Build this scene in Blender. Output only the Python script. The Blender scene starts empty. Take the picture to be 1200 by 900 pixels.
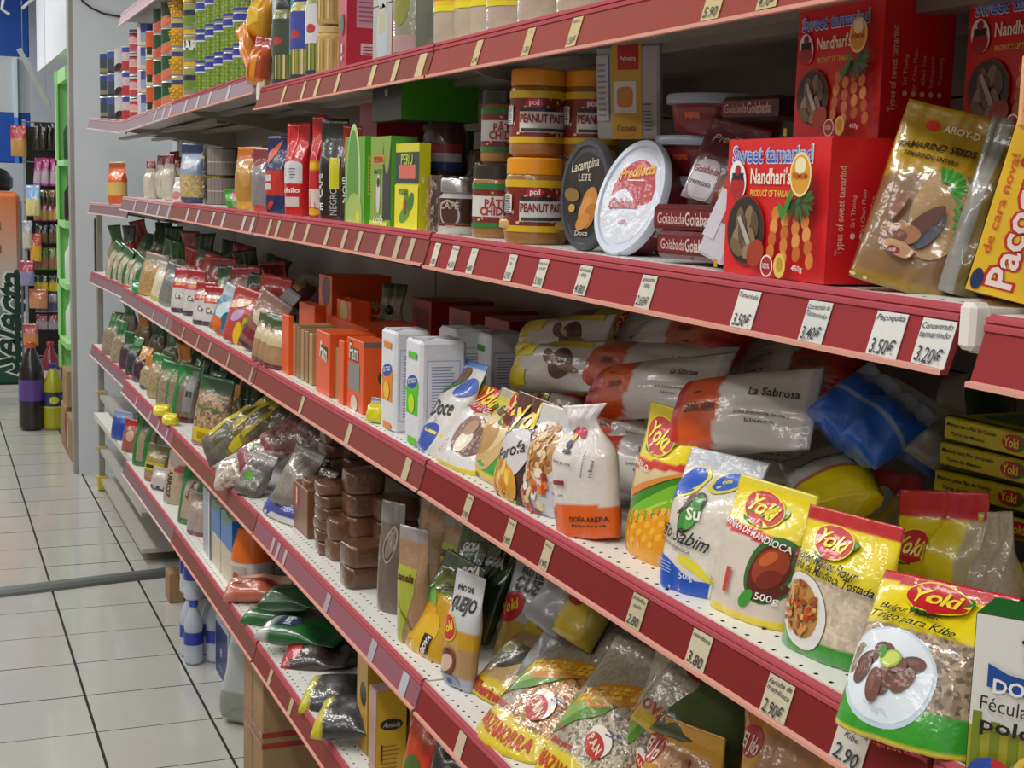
import bpy, bmesh, math, random
import numpy as np
from mathutils import Matrix, Vector
from mathutils.geometry import tessellate_polygon
random.seed(7)
SC = bpy.context.scene; COL = SC.collection
PI = math.pi
# ---------------------------------------------------------------- camera
FPX, YAW, PIT, ROL = 1670.4, .3929, .1374, .0283
CAM = np.array([0., 0., 1.669])
fw = np.array([math.sin(YAW)*math.cos(PIT), math.cos(YAW)*math.cos(PIT), -math.sin(PIT)])
rt = np.array([math.cos(YAW), -math.sin(YAW), 0.]); up = np.cross(rt, fw)
rt, up = rt*math.cos(ROL)+up*math.sin(ROL), -rt*math.sin(ROL)+up*math.cos(ROL)
cd = bpy.data.cameras.new('camera'); cam = bpy.data.objects.new('camera', cd); COL.objects.link(cam)
cd.sensor_width = 36; cd.lens = 36*FPX/1200; cd.clip_start = .02; cd.clip_end = 60
cam.matrix_world = Matrix(((rt[0], up[0], -fw[0], CAM[0]), (rt[1], up[1], -fw[1], CAM[1]), (rt[2], up[2], -fw[2], CAM[2]), (0, 0, 0, 1)))
SC.camera = cam
# ---------------------------------------------------------------- light, world, exposure
SC.view_settings.view_transform = 'Standard'; SC.view_settings.look = 'None'
SC.view_settings.gamma = 1; SC.view_settings.use_curve_mapping = False
SC.view_settings.exposure = -.2
wd = bpy.data.worlds.new('world'); SC.world = wd; wd.use_nodes = True
wd.node_tree.nodes['Background'].inputs[0].default_value = (.8, .86, 1, 1)
wd.node_tree.nodes['Background'].inputs[1].default_value = .03
def area(x, y, z, sx, sy, power, col=(1, .98, .945), rx=0, ry=0):
    l = bpy.data.lights.new('tube_light', 'AREA'); l.shape = 'RECTANGLE'; l.size = sx; l.size_y = sy; l.energy = power; l.color = col
    o = bpy.data.objects.new('tube_light', l); o.location = (x, y, z); o.rotation_euler = (rx, ry, 0); COL.objects.link(o); return o
CEIL = 3.4
LAMPS = [(-.5, -1.0), (-.5, .75), (-.5, 2.5), (-.5, 4.25), (-.5, 6.0), (-.5, 7.75), (-.5, 10.), (-.5, 12.), (-.5, 13.7)]  # the last lamp is added to brighten the far wall
for x, y in LAMPS: area(x, y, CEIL-.1, .26, 1.3, 25 if y < 9 else 48)
for x, y in LAMPS[:6]: area(-2.0, y, CEIL-.1, .26, 1.3, 15)  # second row to the left, added so light reaches deeper into the shelves
# ---------------------------------------------------------------- colour and mesh helpers
def lin(c):
    if isinstance(c, str): c = tuple(int(c[i:i+2], 16) for i in (0, 2, 4))
    a = 0.
    if len(c) == 4: a = c[3]; c = c[:3]
    o = [(v/255/12.92 if v/255 <= .04045 else ((v/255+.055)/1.055)**2.4) for v in c]
    return (o[0], o[1], o[2], a)
def g(c, a):                                            # a colour with grain
    if isinstance(c, str): c = tuple(int(c[i:i+2], 16) for i in (0, 2, 4))
    return (c[0], c[1], c[2], a)
MATS = {}
def mat(key, rough=.5, coat=0., bump=0., bscale=60., metal=0., trans=0., grain=220., spec=.5, ridged=False, alpha=None, fixed=None, emit=0):
    if key in MATS: return MATS[key]
    m = bpy.data.materials.new(key); m.use_nodes = True; nt = m.node_tree; N = nt.nodes; L = nt.links
    b = N['Principled BSDF']
    at = N.new('ShaderNodeAttribute'); at.attribute_name = 'Col'
    tc = N.new('ShaderNodeTexCoord')
    if fixed is None:
        vo = N.new('ShaderNodeTexVoronoi'); vo.inputs['Scale'].default_value = grain
        L.new(tc.outputs['Object'], vo.inputs['Vector'])
        sp = N.new('ShaderNodeSeparateColor'); L.new(vo.outputs['Color'], sp.inputs[0])
        mr = N.new('ShaderNodeMapRange'); mr.inputs['To Min'].default_value = -.75; mr.inputs['To Max'].default_value = .55
        L.new(sp.outputs[0], mr.inputs['Value'])
        mu = N.new('ShaderNodeMath'); mu.operation = 'MULTIPLY'; L.new(mr.outputs[0], mu.inputs[0]); L.new(at.outputs['Alpha'], mu.inputs[1])
        ad = N.new('ShaderNodeMath'); ad.operation = 'ADD'; ad.inputs[1].default_value = 1; L.new(mu.outputs[0], ad.inputs[0])
        vm = N.new('ShaderNodeVectorMath'); vm.operation = 'SCALE'; L.new(at.outputs['Color'], vm.inputs[0]); L.new(ad.outputs[0], vm.inputs['Scale'])
        L.new(vm.outputs[0], b.inputs['Base Color'])
    else:
        b.inputs['Base Color'].default_value = lin(fixed)[:3]+(1,)
    b.inputs['Roughness'].default_value = rough; b.inputs['Metallic'].default_value = metal
    b.inputs['Coat Weight'].default_value = coat; b.inputs['Coat Roughness'].default_value = .08
    b.inputs['Specular IOR Level'].default_value = spec
    if trans: b.inputs['Transmission Weight'].default_value = trans
    if bump:
        nz = N.new('ShaderNodeTexNoise'); nz.inputs['Scale'].default_value = bscale; nz.inputs['Detail'].default_value = 3
        if ridged: nz.noise_type = 'RIDGED_MULTIFRACTAL'
        L.new(tc.outputs['Object'], nz.inputs['Vector'])
        bp = N.new('ShaderNodeBump'); bp.inputs['Strength'].default_value = bump; bp.inputs['Distance'].default_value = .004
        L.new(nz.outputs[0], bp.inputs['Height']); L.new(bp.outputs[0], b.inputs['Normal'])
        L.new(bp.outputs[0], b.inputs['Coat Normal'])
    if alpha is not None:
        tr = N.new('ShaderNodeBsdfTransparent'); mx = N.new('ShaderNodeMixShader'); fr = N.new('ShaderNodeFresnel'); fr.inputs[0].default_value = 1.45
        m2 = N.new('ShaderNodeMath'); m2.operation = 'ADD'; m2.use_clamp = True; m2.inputs[1].default_value = alpha
        L.new(fr.outputs[0], m2.inputs[0]); L.new(m2.outputs[0], mx.inputs[0]); L.new(tr.outputs[0], mx.inputs[1]); L.new(b.outputs[0], mx.inputs[2])
        L.new(mx.outputs[0], N['Material Output'].inputs[0])
        if bump: L.new(bp.outputs[0], fr.inputs['Normal'])
    MATS[key] = m; return m
FILM = mat('plastic_film', .3, .6, .5, 38)
FOIL = mat('foil_film', .26, .8, .6, 30)
CLEARGRAIN = mat('filled_clear_film', .4, .9, .6, 45, grain=240)
COARSE = mat('filled_clear_film_coarse', .4, .9, .6, 45, grain=120)
PAPER = mat('paper', .6, .0, .3, 60)
CARD = mat('card', .38, .15, .05, 30)
PRINT = mat('print', .4, .4, .3, 38)
PLAST = mat('moulded_plastic', .3, .2, .0)
TIN = mat('tin', .25, .0, .15, 40, metal=.9)
CLEAR = mat('clear_film', .12, .0, .8, 35, alpha=.16)
CLEARP = mat('clear_plastic', .1, 0, 0, alpha=.12)
RAILM = mat('rail_plastic', .7, .0, 0, spec=.12)
STEEL = mat('painted_steel', .4, .1, .05, 12)
MATTE = mat('matte', .8)
JUTE = mat('brown_block', .35, .7, .7, 55, grain=150)

def new_obj(name, verts, faces, cols, m, parent=None, smooth=True, corner=False):
    me = bpy.data.meshes.new(name)
    me.from_pydata([tuple(v) for v in verts], [], [tuple(f) for f in faces])
    a = me.color_attributes.new('Col', 'FLOAT_COLOR', 'CORNER' if corner else 'POINT')
    cols = np.asarray(cols, dtype=np.float32)
    if cols.ndim == 1: cols = np.tile(cols, (len(a.data), 1))
    a.data.foreach_set('color', cols.ravel())
    me.materials.append(m)
    if smooth: me.polygons.foreach_set('use_smooth', [True]*len(me.polygons))
    me.update()
    o = bpy.data.objects.new(name, me); COL.objects.link(o)
    if parent: o.parent = parent
    return o
class MB:                                               # collects boxes, prisms, tubes with a colour per face
    def __init__(s): s.v = []; s.f = []; s.c = []
    def add(s, V, F, c):
        n = len(s.v); s.v += [tuple(p) for p in V]; c = lin(c) if not (isinstance(c, tuple) and len(c) == 4 and max(c[:3]) <= 1.0001 and isinstance(c[0], float)) else c
        for f in F: s.f.append(tuple(i+n for i in f)); s.c += [c]*len(f)
        return s
    def box(s, x0, y0, z0, x1, y1, z1, c):
        V = [(x0, y0, z0), (x1, y0, z0), (x1, y1, z0), (x0, y1, z0), (x0, y0, z1), (x1, y0, z1), (x1, y1, z1), (x0, y1, z1)]
        return s.add(V, [(0, 3, 2, 1), (4, 5, 6, 7), (0, 1, 5, 4), (1, 2, 6, 5), (2, 3, 7, 6), (3, 0, 4, 7)], c)
    def bbox(s, x0, y0, z0, x1, y1, z1, c, b=.002):     # box with chamfered edges
        V = []
        for sx, xa in ((-1, x0), (1, x1)):
            for sy, ya in ((-1, y0), (1, y1)):
                for sz, za in ((-1, z0), (1, z1)):
                    V += [(xa, ya-sy*b, za-sz*b), (xa-sx*b, ya, za-sz*b), (xa-sx*b, ya-sy*b, za)]
        bm = bmesh.new(); vs = [bm.verts.new(p) for p in V]
        r = bmesh.ops.convex_hull(bm, input=vs); bmesh.ops.dissolve_limit(bm, angle_limit=.01, verts=bm.verts, edges=bm.edges)
        bm.verts.ensure_lookup_table(); bm.verts.index_update()
        s.add([v.co[:] for v in bm.verts], [[v.index for v in f.verts] for f in bm.faces], c); bm.free(); return s
    def tube(s, pts, r, c, n=8):
        pts = [np.array(p, float) for p in pts]; V = []; F = []
        for i, p in enumerate(pts):
            t = pts[min(i+1, len(pts)-1)]-pts[max(i-1, 0)]; t /= np.linalg.norm(t)+1e-9
            a = np.cross(t, [0, 0, 1.]) if abs(t[2]) < .9 else np.cross(t, [1., 0, 0]); a /= np.linalg.norm(a); b = np.cross(t, a)
            rr = r[i] if hasattr(r, '__len__') else r
            for k in range(n): V.append(p+rr*(a*math.cos(2*PI*k/n)+b*math.sin(2*PI*k/n)))
        for i in range(len(pts)-1):
            for k in range(n): F.append((i*n+k, i*n+(k+1) % n, (i+1)*n+(k+1) % n, (i+1)*n+k))
        F.append(tuple(range(n))[::-1]); F.append(tuple(range((len(pts)-1)*n, len(pts)*n)))
        return s.add(V, F, c)
    def lathe(s, prof, c, n=32, cx=0, cy=0, sx=1, sy=1):   # prof [(r,z,colour?)]
        V = []; 
        for p in prof:
            for k in range(n): a = 2*PI*k/n; V.append((cx+p[0]*sx*math.cos(a), cy+p[0]*sy*math.sin(a), p[1]))
        base = len(s.v); s.v += V
        for i in range(len(prof)-1):
            cc = lin(prof[i+1][2]) if len(prof[i+1]) > 2 else lin(c)
            for k in range(n):
                s.f.append((base+i*n+k, base+i*n+(k+1) % n, base+(i+1)*n+(k+1) % n, base+(i+1)*n+k)); s.c += [cc]*4
        s.f.append(tuple(base+k for k in range(n))[::-1]); s.c += [lin(c)]*n
        cc = lin(prof[-1][2]) if len(prof[-1]) > 2 else lin(c)
        s.f.append(tuple(base+(len(prof)-1)*n+k for k in range(n))); s.c += [cc]*n
        return s
    def out(s, name, m, parent=None, smooth=False): 
        o = new_obj(name, s.v, s.f, np.array(s.c, dtype=np.float32), m, parent, smooth, corner=True)
        if smooth == 'a':
            bm = bmesh.new(); bm.from_mesh(o.data)
            for e in bm.edges:
                if len(e.link_faces) == 2 and e.calc_face_angle(0) > .6: e.smooth = False
            bm.to_mesh(o.data); bm.free()
        return o
def tag(o, label, cat, group=None, kind=None):
    if label: o['label'] = label
    if cat: o['category'] = cat
    if group: o['group'] = group
    if kind: o['kind'] = kind
    return o
def empty(name, loc=(0, 0, 0), rz=0):
    o = bpy.data.objects.new(name, None); o.location = loc; o.rotation_euler = (0, 0, rz); o.empty_display_size = .05; COL.objects.link(o); return o
def dup(o, M=None, label=None, loc=None, rz=None):
    c = o.copy(); COL.objects.link(c)
    if M is not None: c.matrix_world = M
    if loc is not None: c.location = loc
    if rz is not None: c.rotation_euler = (0, 0, rz)
    if label: c['label'] = label
    for ch in list(o.children):
        d = ch.copy(); COL.objects.link(d); d.parent = c
        for gch in list(ch.children):
            e = gch.copy(); COL.objects.link(e); e.parent = d
    return c
# ---------------------------------------------------------------- where a point of the shelf is
D = .772
Z = {1: 1.892, 2: 1.585, 3: 1.2115, 4: .829, 5: .492, 0: 0.}
def ray(px, py): return fw+(px-600)/FPX*rt-(py-450)/FPX*up
def onz(px, py, z): d = ray(px, py); return CAM+d*((z-CAM[2])/d[2])
def onx(px, py, x): d = ray(px, py); return CAM+d*(x/d[0])
def yat(px, x, z):                                      # distance along the shelf at which (x, y, z) shows at px
    lo, hi = .3, 14.
    for _ in range(50):
        mid = (lo+hi)/2; p = np.array([x, mid, z])-CAM; q = 600+FPX*(p@rt)/(p@fw)
        if q > px: lo = mid
        else: hi = mid
    return lo
def ppm(p): return FPX/((np.array(p)-CAM)@fw)            # pixels per metre at p
def frame(o, x, z):
    x = x/np.linalg.norm(x); y = np.cross(z, x); y /= np.linalg.norm(y); z = np.cross(x, y)
    return Matrix(((x[0], y[0], z[0], o[0]), (x[1], y[1], z[1], o[1]), (x[2], y[2], z[2], o[2]), (0, 0, 0, 1)))
def pose(BL, BR, T, z, h=None, lean=None, th=0., over=False):   # stands an item on the shelf: lower corners and middle of the top
    a = onz(BL[0], BL[1], z); b = onz(BR[0], BR[1], z); w = np.linalg.norm(b-a); o = (a+b)/2; u = (b-a)/w
    yh = np.cross([0, 0, 1.], u); o = o+yh*th*.35; o[2] = z+.001
    if not over: o[0] = max(o[0], D+.008+abs(yh[0])*th*.4)
    if lean is None:
        d = ray(*T); p = CAM+d*(((o-CAM)@u)/(d@u)); lean = min(50, max(2, math.degrees(math.atan2((p-o)@yh, p[2]-o[2]))))
    LEAN[0] = lean; L = math.radians(lean); t = np.array([0, 0, math.cos(L)])+yh*math.sin(L); n = np.cross(u, t)
    d = ray(*T); p = CAM+d*(((o-CAM)@n)/(d@n)); hh = np.linalg.norm(p-o); zz = (p-o)/hh
    y = np.cross(zz, u); y /= np.linalg.norm(y)
    return frame(o, np.cross(y, zz), zz), w, h or hh
LEAN = [0]
def stand(x, y, z, rz=-90, lean=0, roll=0):
    return Matrix.Translation((x, y, z)) @ Matrix.Rotation(math.radians(rz), 4, 'Z') @ Matrix.Rotation(math.radians(-lean), 4, 'X') @ Matrix.Rotation(math.radians(roll), 4, 'Y')
def sx(px, d, s, rz=-90, lean=0, roll=0, dz=0): x = D+d; return stand(x, yat(px, x, Z[s]+dz), Z[s]+dz, rz, lean, roll)
# ---------------------------------------------------------------- lettering and printed shapes on a surface
_T = {}
def text2d(s, bold=0., shear=0., cond=1.):
    k = (s, bold, shear, cond)
    if k in _T: return _T[k]
    cu = bpy.data.curves.new('t', 'FONT'); cu.body = s; cu.size = 1; cu.align_x = 'CENTER'; cu.align_y = 'CENTER'; cu.offset = bold; cu.shear = shear; cu.resolution_u = 2
    ob = bpy.data.objects.new('t', cu); COL.objects.link(ob)
    me = ob.to_mesh(); n = len(me.vertices); V = np.zeros(n*3); me.vertices.foreach_get('co', V); V = V.reshape(-1, 3)[:, :2].copy(); V[:, 0] *= cond
    F = [tuple(p.vertices) for p in me.polygons]; ob.to_mesh_clear(); bpy.data.objects.remove(ob); bpy.data.curves.remove(cu)
    if n: V -= (V.max(0)+V.min(0))/2
    _T[k] = (V, F); return _T[k]
class Art:                                              # flat print laid on a surface; coordinates are 0..1 across and up
    def __init__(s, surf, W, H, off=.0007, step=.0002): s.S = surf; s.W = W; s.H = H; s.o = off; s.st = step; s.v = []; s.f = []; s.c = []
    def _put(s, P, F, c):
        P = np.asarray(P, float)
        if len(P) == 0: return s
        V = s.S(P[:, 0]/s.W, P[:, 1]/s.H, s.o); s.o += s.st
        n = len(s.v); s.v += [tuple(q) for q in V]; c = lin(c)
        for f in F: s.f.append(tuple(i+n for i in f)); s.c += [c]*len(f)
        return s
    def rect(s, u0, v0, u1, v1, c, n=None):
        nx = n or max(1, int((u1-u0)*s.W/.006)); ny = n or max(1, int((v1-v0)*s.H/.006))
        P = [(u*s.W, v*s.H) for v in np.linspace(v0, v1, ny+1) for u in np.linspace(u0, u1, nx+1)]
        return s._put(P, [(j*(nx+1)+i, j*(nx+1)+i+1, (j+1)*(nx+1)+i+1, (j+1)*(nx+1)+i) for j in range(ny) for i in range(nx)], c)
    def ell(s, cu, cv, ru, rv, c, rot=0, n=28, e=2., a0=0, a1=360):   # radii as fractions of the width
        P = [(0, 0)]; F = []; rings = 3; full = (a1-a0) >= 360
        m = n if full else n+1
        for r in range(1, rings+1):
            for k in range(m):
                a = math.radians(a0+(a1-a0)*k/n); x = math.copysign(abs(math.cos(a))**(2/e), math.cos(a)); y = math.copysign(abs(math.sin(a))**(2/e), math.sin(a))
                P.append((x*ru*s.W*r/rings, y*rv*s.W*r/rings))
        for k in range(m if full else m-1): F.append((0, 1+k, 1+(k+1) % m))
        for r in range(1, rings):
            for k in range(m if full else m-1):
                a = 1+(r-1)*m; b = 1+r*m; F.append((a+k, b+k, b+(k+1) % m, a+(k+1) % m))
        P = np.array(P); t = math.radians(rot); P = P@np.array([[math.cos(t), math.sin(t)], [-math.sin(t), math.cos(t)]])
        return s._put(P+np.array([cu*s.W, cv*s.H]), F, c)
    def poly(s, pts, c, sub=.008):
        bm = bmesh.new(); vs = [bm.verts.new((p[0]*s.W, p[1]*s.H, 0)) for p in pts]
        for t in tessellate_polygon([[Vector((p[0]*s.W, p[1]*s.H, 0)) for p in pts]]):
            try: bm.faces.new([vs[i] for i in t])
            except Exception: pass
        for _ in range(4):
            es = [e for e in bm.edges if e.calc_length() > sub]
            if not es: break
            bmesh.ops.subdivide_edges(bm, edges=es, cuts=1); bmesh.ops.triangulate(bm, faces=[f for f in bm.faces if len(f.verts) > 3])
        bm.verts.index_update(); bm.verts.ensure_lookup_table()
        P = [v.co[:2] for v in bm.verts]; F = [[v.index for v in f.verts] for f in bm.faces]; bm.free()
        F = [f if _ccw(P, f) else f[::-1] for f in F]
        return s._put(P, F, c)
    def band(s, us, lo, hi, c):
        P = []; 
        for u, a, b in zip(us, lo, hi):
            for t in np.linspace(0, 1, 10): P.append((u*s.W, (a+(b-a)*t)*s.H))
        F = [(i*10+j, (i+1)*10+j, (i+1)*10+j+1, i*10+j+1) for i in range(len(us)-1) for j in range(9)]
        return s._put(P, F, c)
    def text(s, t, cu, cv, size, c, rot=0, bold=.012, shear=0., cond=1., fit=None):   # size = letter height as a fraction of the width; fit = text width fraction
        V, F = text2d(t, bold, shear, cond)
        if len(V) == 0: return s
        k = size*s.W/.72
        V = V*k
        if fit: V = V*np.array([fit*s.W/max(1e-6, V[:, 0].max()-V[:, 0].min()), 1])
        a = math.radians(rot); V = V@np.array([[math.cos(a), math.sin(a)], [-math.sin(a), math.cos(a)]])
        s.o += .00045; s._put(V+np.array([cu*s.W, cv*s.H]), F, c); s.o -= .0003; return s
    def lines(s, u0, u1, v0, v1, n, c, th=.35):          # rows of small print too small to read
        d = (v1-v0)/n
        for i in range(n):
            r = random.Random(i*7+n); s.rect(u0, v0+i*d, u0+(u1-u0)*r.uniform(.75, 1), v0+i*d+d*th, c, n=2); s.o -= s.st
        return s
    def out(s, name, m, parent, label=None):
        o = new_obj(name, s.v, s.f, np.array(s.c, dtype=np.float32), m, parent, True, corner=True)
        if label: o['label'] = label
        return o
def _ccw(P, f):
    a, b, c = P[f[0]], P[f[1]], P[f[2]]; return (b[0]-a[0])*(c[1]-a[1])-(b[1]-a[1])*(c[0]-a[0]) > 0
def plane_surf(o, ex, ey):                              # o corner, ex width vector, ey height vector
    o = np.array(o, float); ex = np.array(ex, float); ey = np.array(ey, float); n = np.cross(ex, ey); n /= np.linalg.norm(n)
    return lambda u, v, off: o+np.outer(u, ex)+np.outer(v, ey)+n*off
def cyl_surf(r, z0, z1, a0=-90., span=180., sx_=1., sy_=1., cx=0, cy=0, rtop=None):   # wraps around a cylinder; u=.5 faces local -y at a0
    def f(u, v, off):
        a = np.radians(a0+(u-.5)*span); rr = r+((rtop or r)-r)*v
        return np.stack([cx+(rr*sx_+off)*np.cos(a), cy+(rr*sy_+off)*np.sin(a), z0+(z1-z0)*v], 1)
    return f
# ---------------------------------------------------------------- bags
def sm(a, b, x): t = np.clip((x-a)/(b-a+1e-9), 0, 1); return t*t*(3-2*t)
def bag(name, W, H, T, M, col, m=None, top='seal', topv=.86, seed=0, nu=20, nv=28, wr=.0025, b0=.55, taper=0., flop=0., neck=.2, bulge=.0, lean=0., back=None, parent=None, bw=1.):
    """a filled pouch: ring after ring from the bottom up; returns (object, surface of the front)"""
    R = np.random.RandomState(seed+11)
    u = np.linspace(-1, 1, nu+1); v = np.concatenate([np.linspace(0, .12, 6), np.linspace(.12, 1, nv-4)[1:]]); nvv = len(v)
    U, V = np.meshgrid(u, v)
    prof = b0+(1-b0)*np.sqrt(np.clip(V/.16, 0, 1)); prof = np.where(V > .5, prof*(1-sm(.5, topv, V)**1.3*.97), prof)
    if top == 'knot': prof = np.maximum(prof, neck*.7*np.exp(-((V-topv)/.1)**2)); prof = np.where(V > topv, np.maximum(.06, neck*.7*(1-(V-topv)/(1-topv))), prof)
    cross = np.clip(1-np.abs(U)**2.6, 0, 1)**.62
    wid = 1-(1-bw)*(1-np.sqrt(np.clip(V/.1, 0, 1)))-taper*V+bulge*np.sin(PI*np.clip(V/topv, 0, 1))
    if top == 'knot': wid = wid*(1-(1-neck)*sm(topv-.3, topv-.02, V))+np.where(V > topv, (V-topv)/(1-topv)*(.75-neck), 0)
    X = W/2*U*wid; hy = T/2*prof*cross+.0004
    def wrk(ph):
        w = np.zeros_like(U)
        for k in range(7):
            a, b_, p = R.uniform(-9, 9), R.uniform(-14, 14), R.uniform(0, 6.28); w += np.sin(a*U+b_*V+p)/7*R.uniform(.5, 1.5)
        for k in range(5):                               # creases fanning from the seal and the foot
            c0 = R.uniform(-.9, .9); s_ = R.uniform(.04, .1); sl = R.uniform(-.6, .6)
            w += -1.5*np.exp(-((U-c0-sl*(V-topv))/s_)**2)*sm(.45, topv, V)*(1 if R.rand() > .3 else -1)
            w += -.45*np.exp(-((U-c0-sl*V)/s_)**2)*(1-sm(0, .22, V))
        return w
    e = np.clip(1-np.abs(U)**6, 0, 1)
    fr = -(hy+wr*wrk(0)*e*(.25+hy/(T/2+1e-9))); bk = (hy+wr*wrk(1)*e*(.25+hy/(T/2+1e-9)))
    bk = np.maximum(bk, fr+.0006)
    drop = flop*np.clip(V-topv*.8, 0, 1)**1.2*H
    Zc = V*H+ (R.uniform(-1, 1)*.012*H*U*V)
    Zc = Zc-np.abs(drop)*.35
    sway = R.uniform(-.01, .01)*np.sin(3*V)
    if top == 'knot': X = X+.04*W*np.sin(9*V+R.uniform(0, 6))*sm(topv-.1, 1, V)
    fr = fr+drop+T/2*0+sway*.3; bk = bk+drop+sway*.3
    tl = math.tan(math.radians(lean)); ft = 1-sm(0, .4, V)
    front = np.stack([X, fr, Zc+fr*tl*ft], -1); rear = np.stack([X, bk, Zc+bk*tl*ft], -1)
    ring = np.concatenate([front, rear[:, -2:0:-1]], 1); n = ring.shape[1]
    Vv = ring.reshape(-1, 3); F = []
    for j in range(nvv-1):
        for i in range(n): F.append((j*n+i, j*n+(i+1) % n, (j+1)*n+(i+1) % n, (j+1)*n+i))
    for base in (0, (nvv-1)*n):
        for i in range(nu):
            a, b_ = base+i, base+i+1; c_, d_ = base+(n-i-1) % n if i else base, base+(n-i) % n
            a2 = base+(n-i) % n; b2 = base+(n-i-1) if i < nu-1 else base+nu
            q = [a, a2, b2, b_]; q2 = []
            for t in q:
                if t not in q2: q2.append(t)
            if len(q2) > 2: F.append(tuple(q2) if base == 0 else tuple(q2[::-1]))
    if callable(col):
        cc = np.zeros((nvv, n, 4)); us = (u+1)/2
        uu = np.concatenate([us, us[-2:0:-1]]); side = np.concatenate([np.zeros(nu+1), np.ones(n-nu-1)])
        for j in range(nvv):
            for i in range(n): cc[j, i] = lin(col(uu[i], v[j], side[i]))
        cc = cc.reshape(-1, 4)
    else: cc = np.array(lin(col))
    o = new_obj(name, Vv, F, cc, m or FILM, parent)
    if M is not None: o.matrix_world = M
    du = np.gradient(front, axis=1); dv = np.gradient(front, axis=0); nn = np.cross(du, dv); nn /= np.linalg.norm(nn, axis=-1, keepdims=True)+1e-12
    def surf(a, b_, off):
        a = np.clip(np.asarray(a, float), 0, 1)*nu; b_ = np.interp(np.clip(b_, 0, 1), v, np.arange(nvv))
        i = np.minimum(a.astype(int), nu-1); j = np.minimum(b_.astype(int), nvv-2); fa = (a-i)[:, None]; fb = (b_-j)[:, None]
        def bl(G): return G[j, i]*(1-fa)*(1-fb)+G[j, i+1]*fa*(1-fb)+G[j+1, i]*(1-fa)*fb+G[j+1, i+1]*fa*fb
        N_ = bl(nn); return bl(front)+N_/(np.linalg.norm(N_, axis=1, keepdims=True)+1e-9)*off
    return o, surf
def pbag(name, BL, BR, T, s, th, col, lean=None, over=False, h=None, wk=1., label=None, cat='bag', group=None, dz=0, **kw):
    M, w, hh = pose(BL, BR, T, Z[s]+dz, h, lean, th, over)
    o, S = bag(name, w*wk, hh, th, M, col, lean=LEAN[0], **kw); tag(o, label, cat, group)
    PB.append((label[:50], round(w*wk, 3), round(hh, 3)))
    return o, Art(S, w*wk, hh), w*wk, hh
PB = []
def carton(name, W, Dp, H, M, c, m=None, b=.0012, side=None, topc=None):
    mb = MB(); mb.bbox(-W/2, 0, 0, W/2, Dp, H, c, b)
    o = mb.out(name, m or CARD)
    if M is not None: o.matrix_world = M
    fr = plane_surf((-W/2, 0, 0), (W, 0, 0), (0, 0, H)); sd = plane_surf((W/2, 0, 0), (0, Dp, 0), (0, 0, H)); tp = plane_surf((-W/2, 0, H), (W, 0, 0), (0, Dp, 0)); sl = plane_surf((-W/2, Dp, 0), (0, -Dp, 0), (0, 0, H))
    return o, Art(fr, W, H), Art(sd, Dp, H), Art(tp, W, Dp), Art(sl, Dp, H)
# ---------------------------------------------------------------- setting
def flatmat(key, c, rough=.5, noise=0., nscale=6., coat=0., bump=0.):
    m = bpy.data.materials.new(key); m.use_nodes = True; nt = m.node_tree; N = nt.nodes; L = nt.links; b = N['Principled BSDF']
    b.inputs['Roughness'].default_value = rough; b.inputs['Coat Weight'].default_value = coat
    tc = N.new('ShaderNodeTexCoord'); nz = N.new('ShaderNodeTexNoise'); nz.inputs['Scale'].default_value = nscale; nz.inputs['Detail'].default_value = 5
    L.new(tc.outputs['Object'], nz.inputs['Vector'])
    rp = N.new('ShaderNodeValToRGB'); c0 = lin(c); rp.color_ramp.elements[0].position = .3; rp.color_ramp.elements[1].position = .7
    rp.color_ramp.elements[0].color = tuple(x*(1-noise) for x in c0[:3])+(1,); rp.color_ramp.elements[1].color = tuple(min(1, x*(1+noise*.5)) for x in c0[:3])+(1,)
    L.new(nz.outputs[0], rp.inputs[0]); L.new(rp.outputs[0], b.inputs['Base Color'])
    if bump:
        bp = N.new('ShaderNodeBump'); bp.inputs['Strength'].default_value = bump; bp.inputs['Distance'].default_value = .003; L.new(nz.outputs[0], bp.inputs['Height']); L.new(bp.outputs[0], b.inputs['Normal'])
    return m
def slab(name, x0, y0, z0, x1, y1, z1, m, kind='structure'):
    o = MB().box(x0, y0, z0, x1, y1, z1, 'ffffff').out(name, m); o['kind'] = kind; return o
WALLM = flatmat('wall_paint', 'd2d8de', .55, .05, 3, 0, .1)
GROUT = flatmat('grout', '2c2a26', .9, .2, 40)
TILEM = flatmat('floor_tile', 'c4c4be', .16, .07, 2.2, .3)
floor = slab('floor', -2.6, -2.5, -.06, 3.2, 15, -.004, GROUT)
TX, TY = .3462, .3275; X0, Y0 = .445, 4.279
tb = MB().bbox(0, 0, -.0055, TX-.0062, TY-.003, 0, 'ffffff', .0012)
tp = tb.out('tile', TILEM, floor); first = True; tp.data.materials.append(GROUT)
for f_ in tp.data.polygons:
    if abs(f_.normal.z) < .9: f_.material_index = 1
for i in range(-4, 3):
    for j in range(-4, 27):
        x = X0+i*TX+.0031; y = Y0+j*TY+.0015
        o = tp if first else tp.copy()
        if not first: COL.objects.link(o)
        first = False; o.location = (x, y, random.uniform(-.0004, .0002)); o.rotation_euler = (random.uniform(-1, 1)*.0012, random.uniform(-1, 1)*.0012, 0)
slab('floor', -2.6, Y0-4*TY-6, -.004, 3.2, Y0-4*TY, -.0002, TILEM); bpy.data.objects['floor.001']['label'] = 'tiled floor behind the camera'
slab('floor', -2.6, Y0-4*TY, -.004, X0-4*TX, 15, -.0002, TILEM)
slab('floor', X0+3*TX, Y0-4*TY, -.004, 3.2, 15, -.0002, TILEM)
slab('ceiling', -2.6, -2.5, CEIL, 3.2, 15, CEIL+.1, flatmat('ceiling_paint', 'c4c2bc', .8, .04))
slab('wall_left', -2.7, -2.5, 0, -2.6, 15, CEIL, flatmat('far_side', '8f8478', .7, .1))
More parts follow.
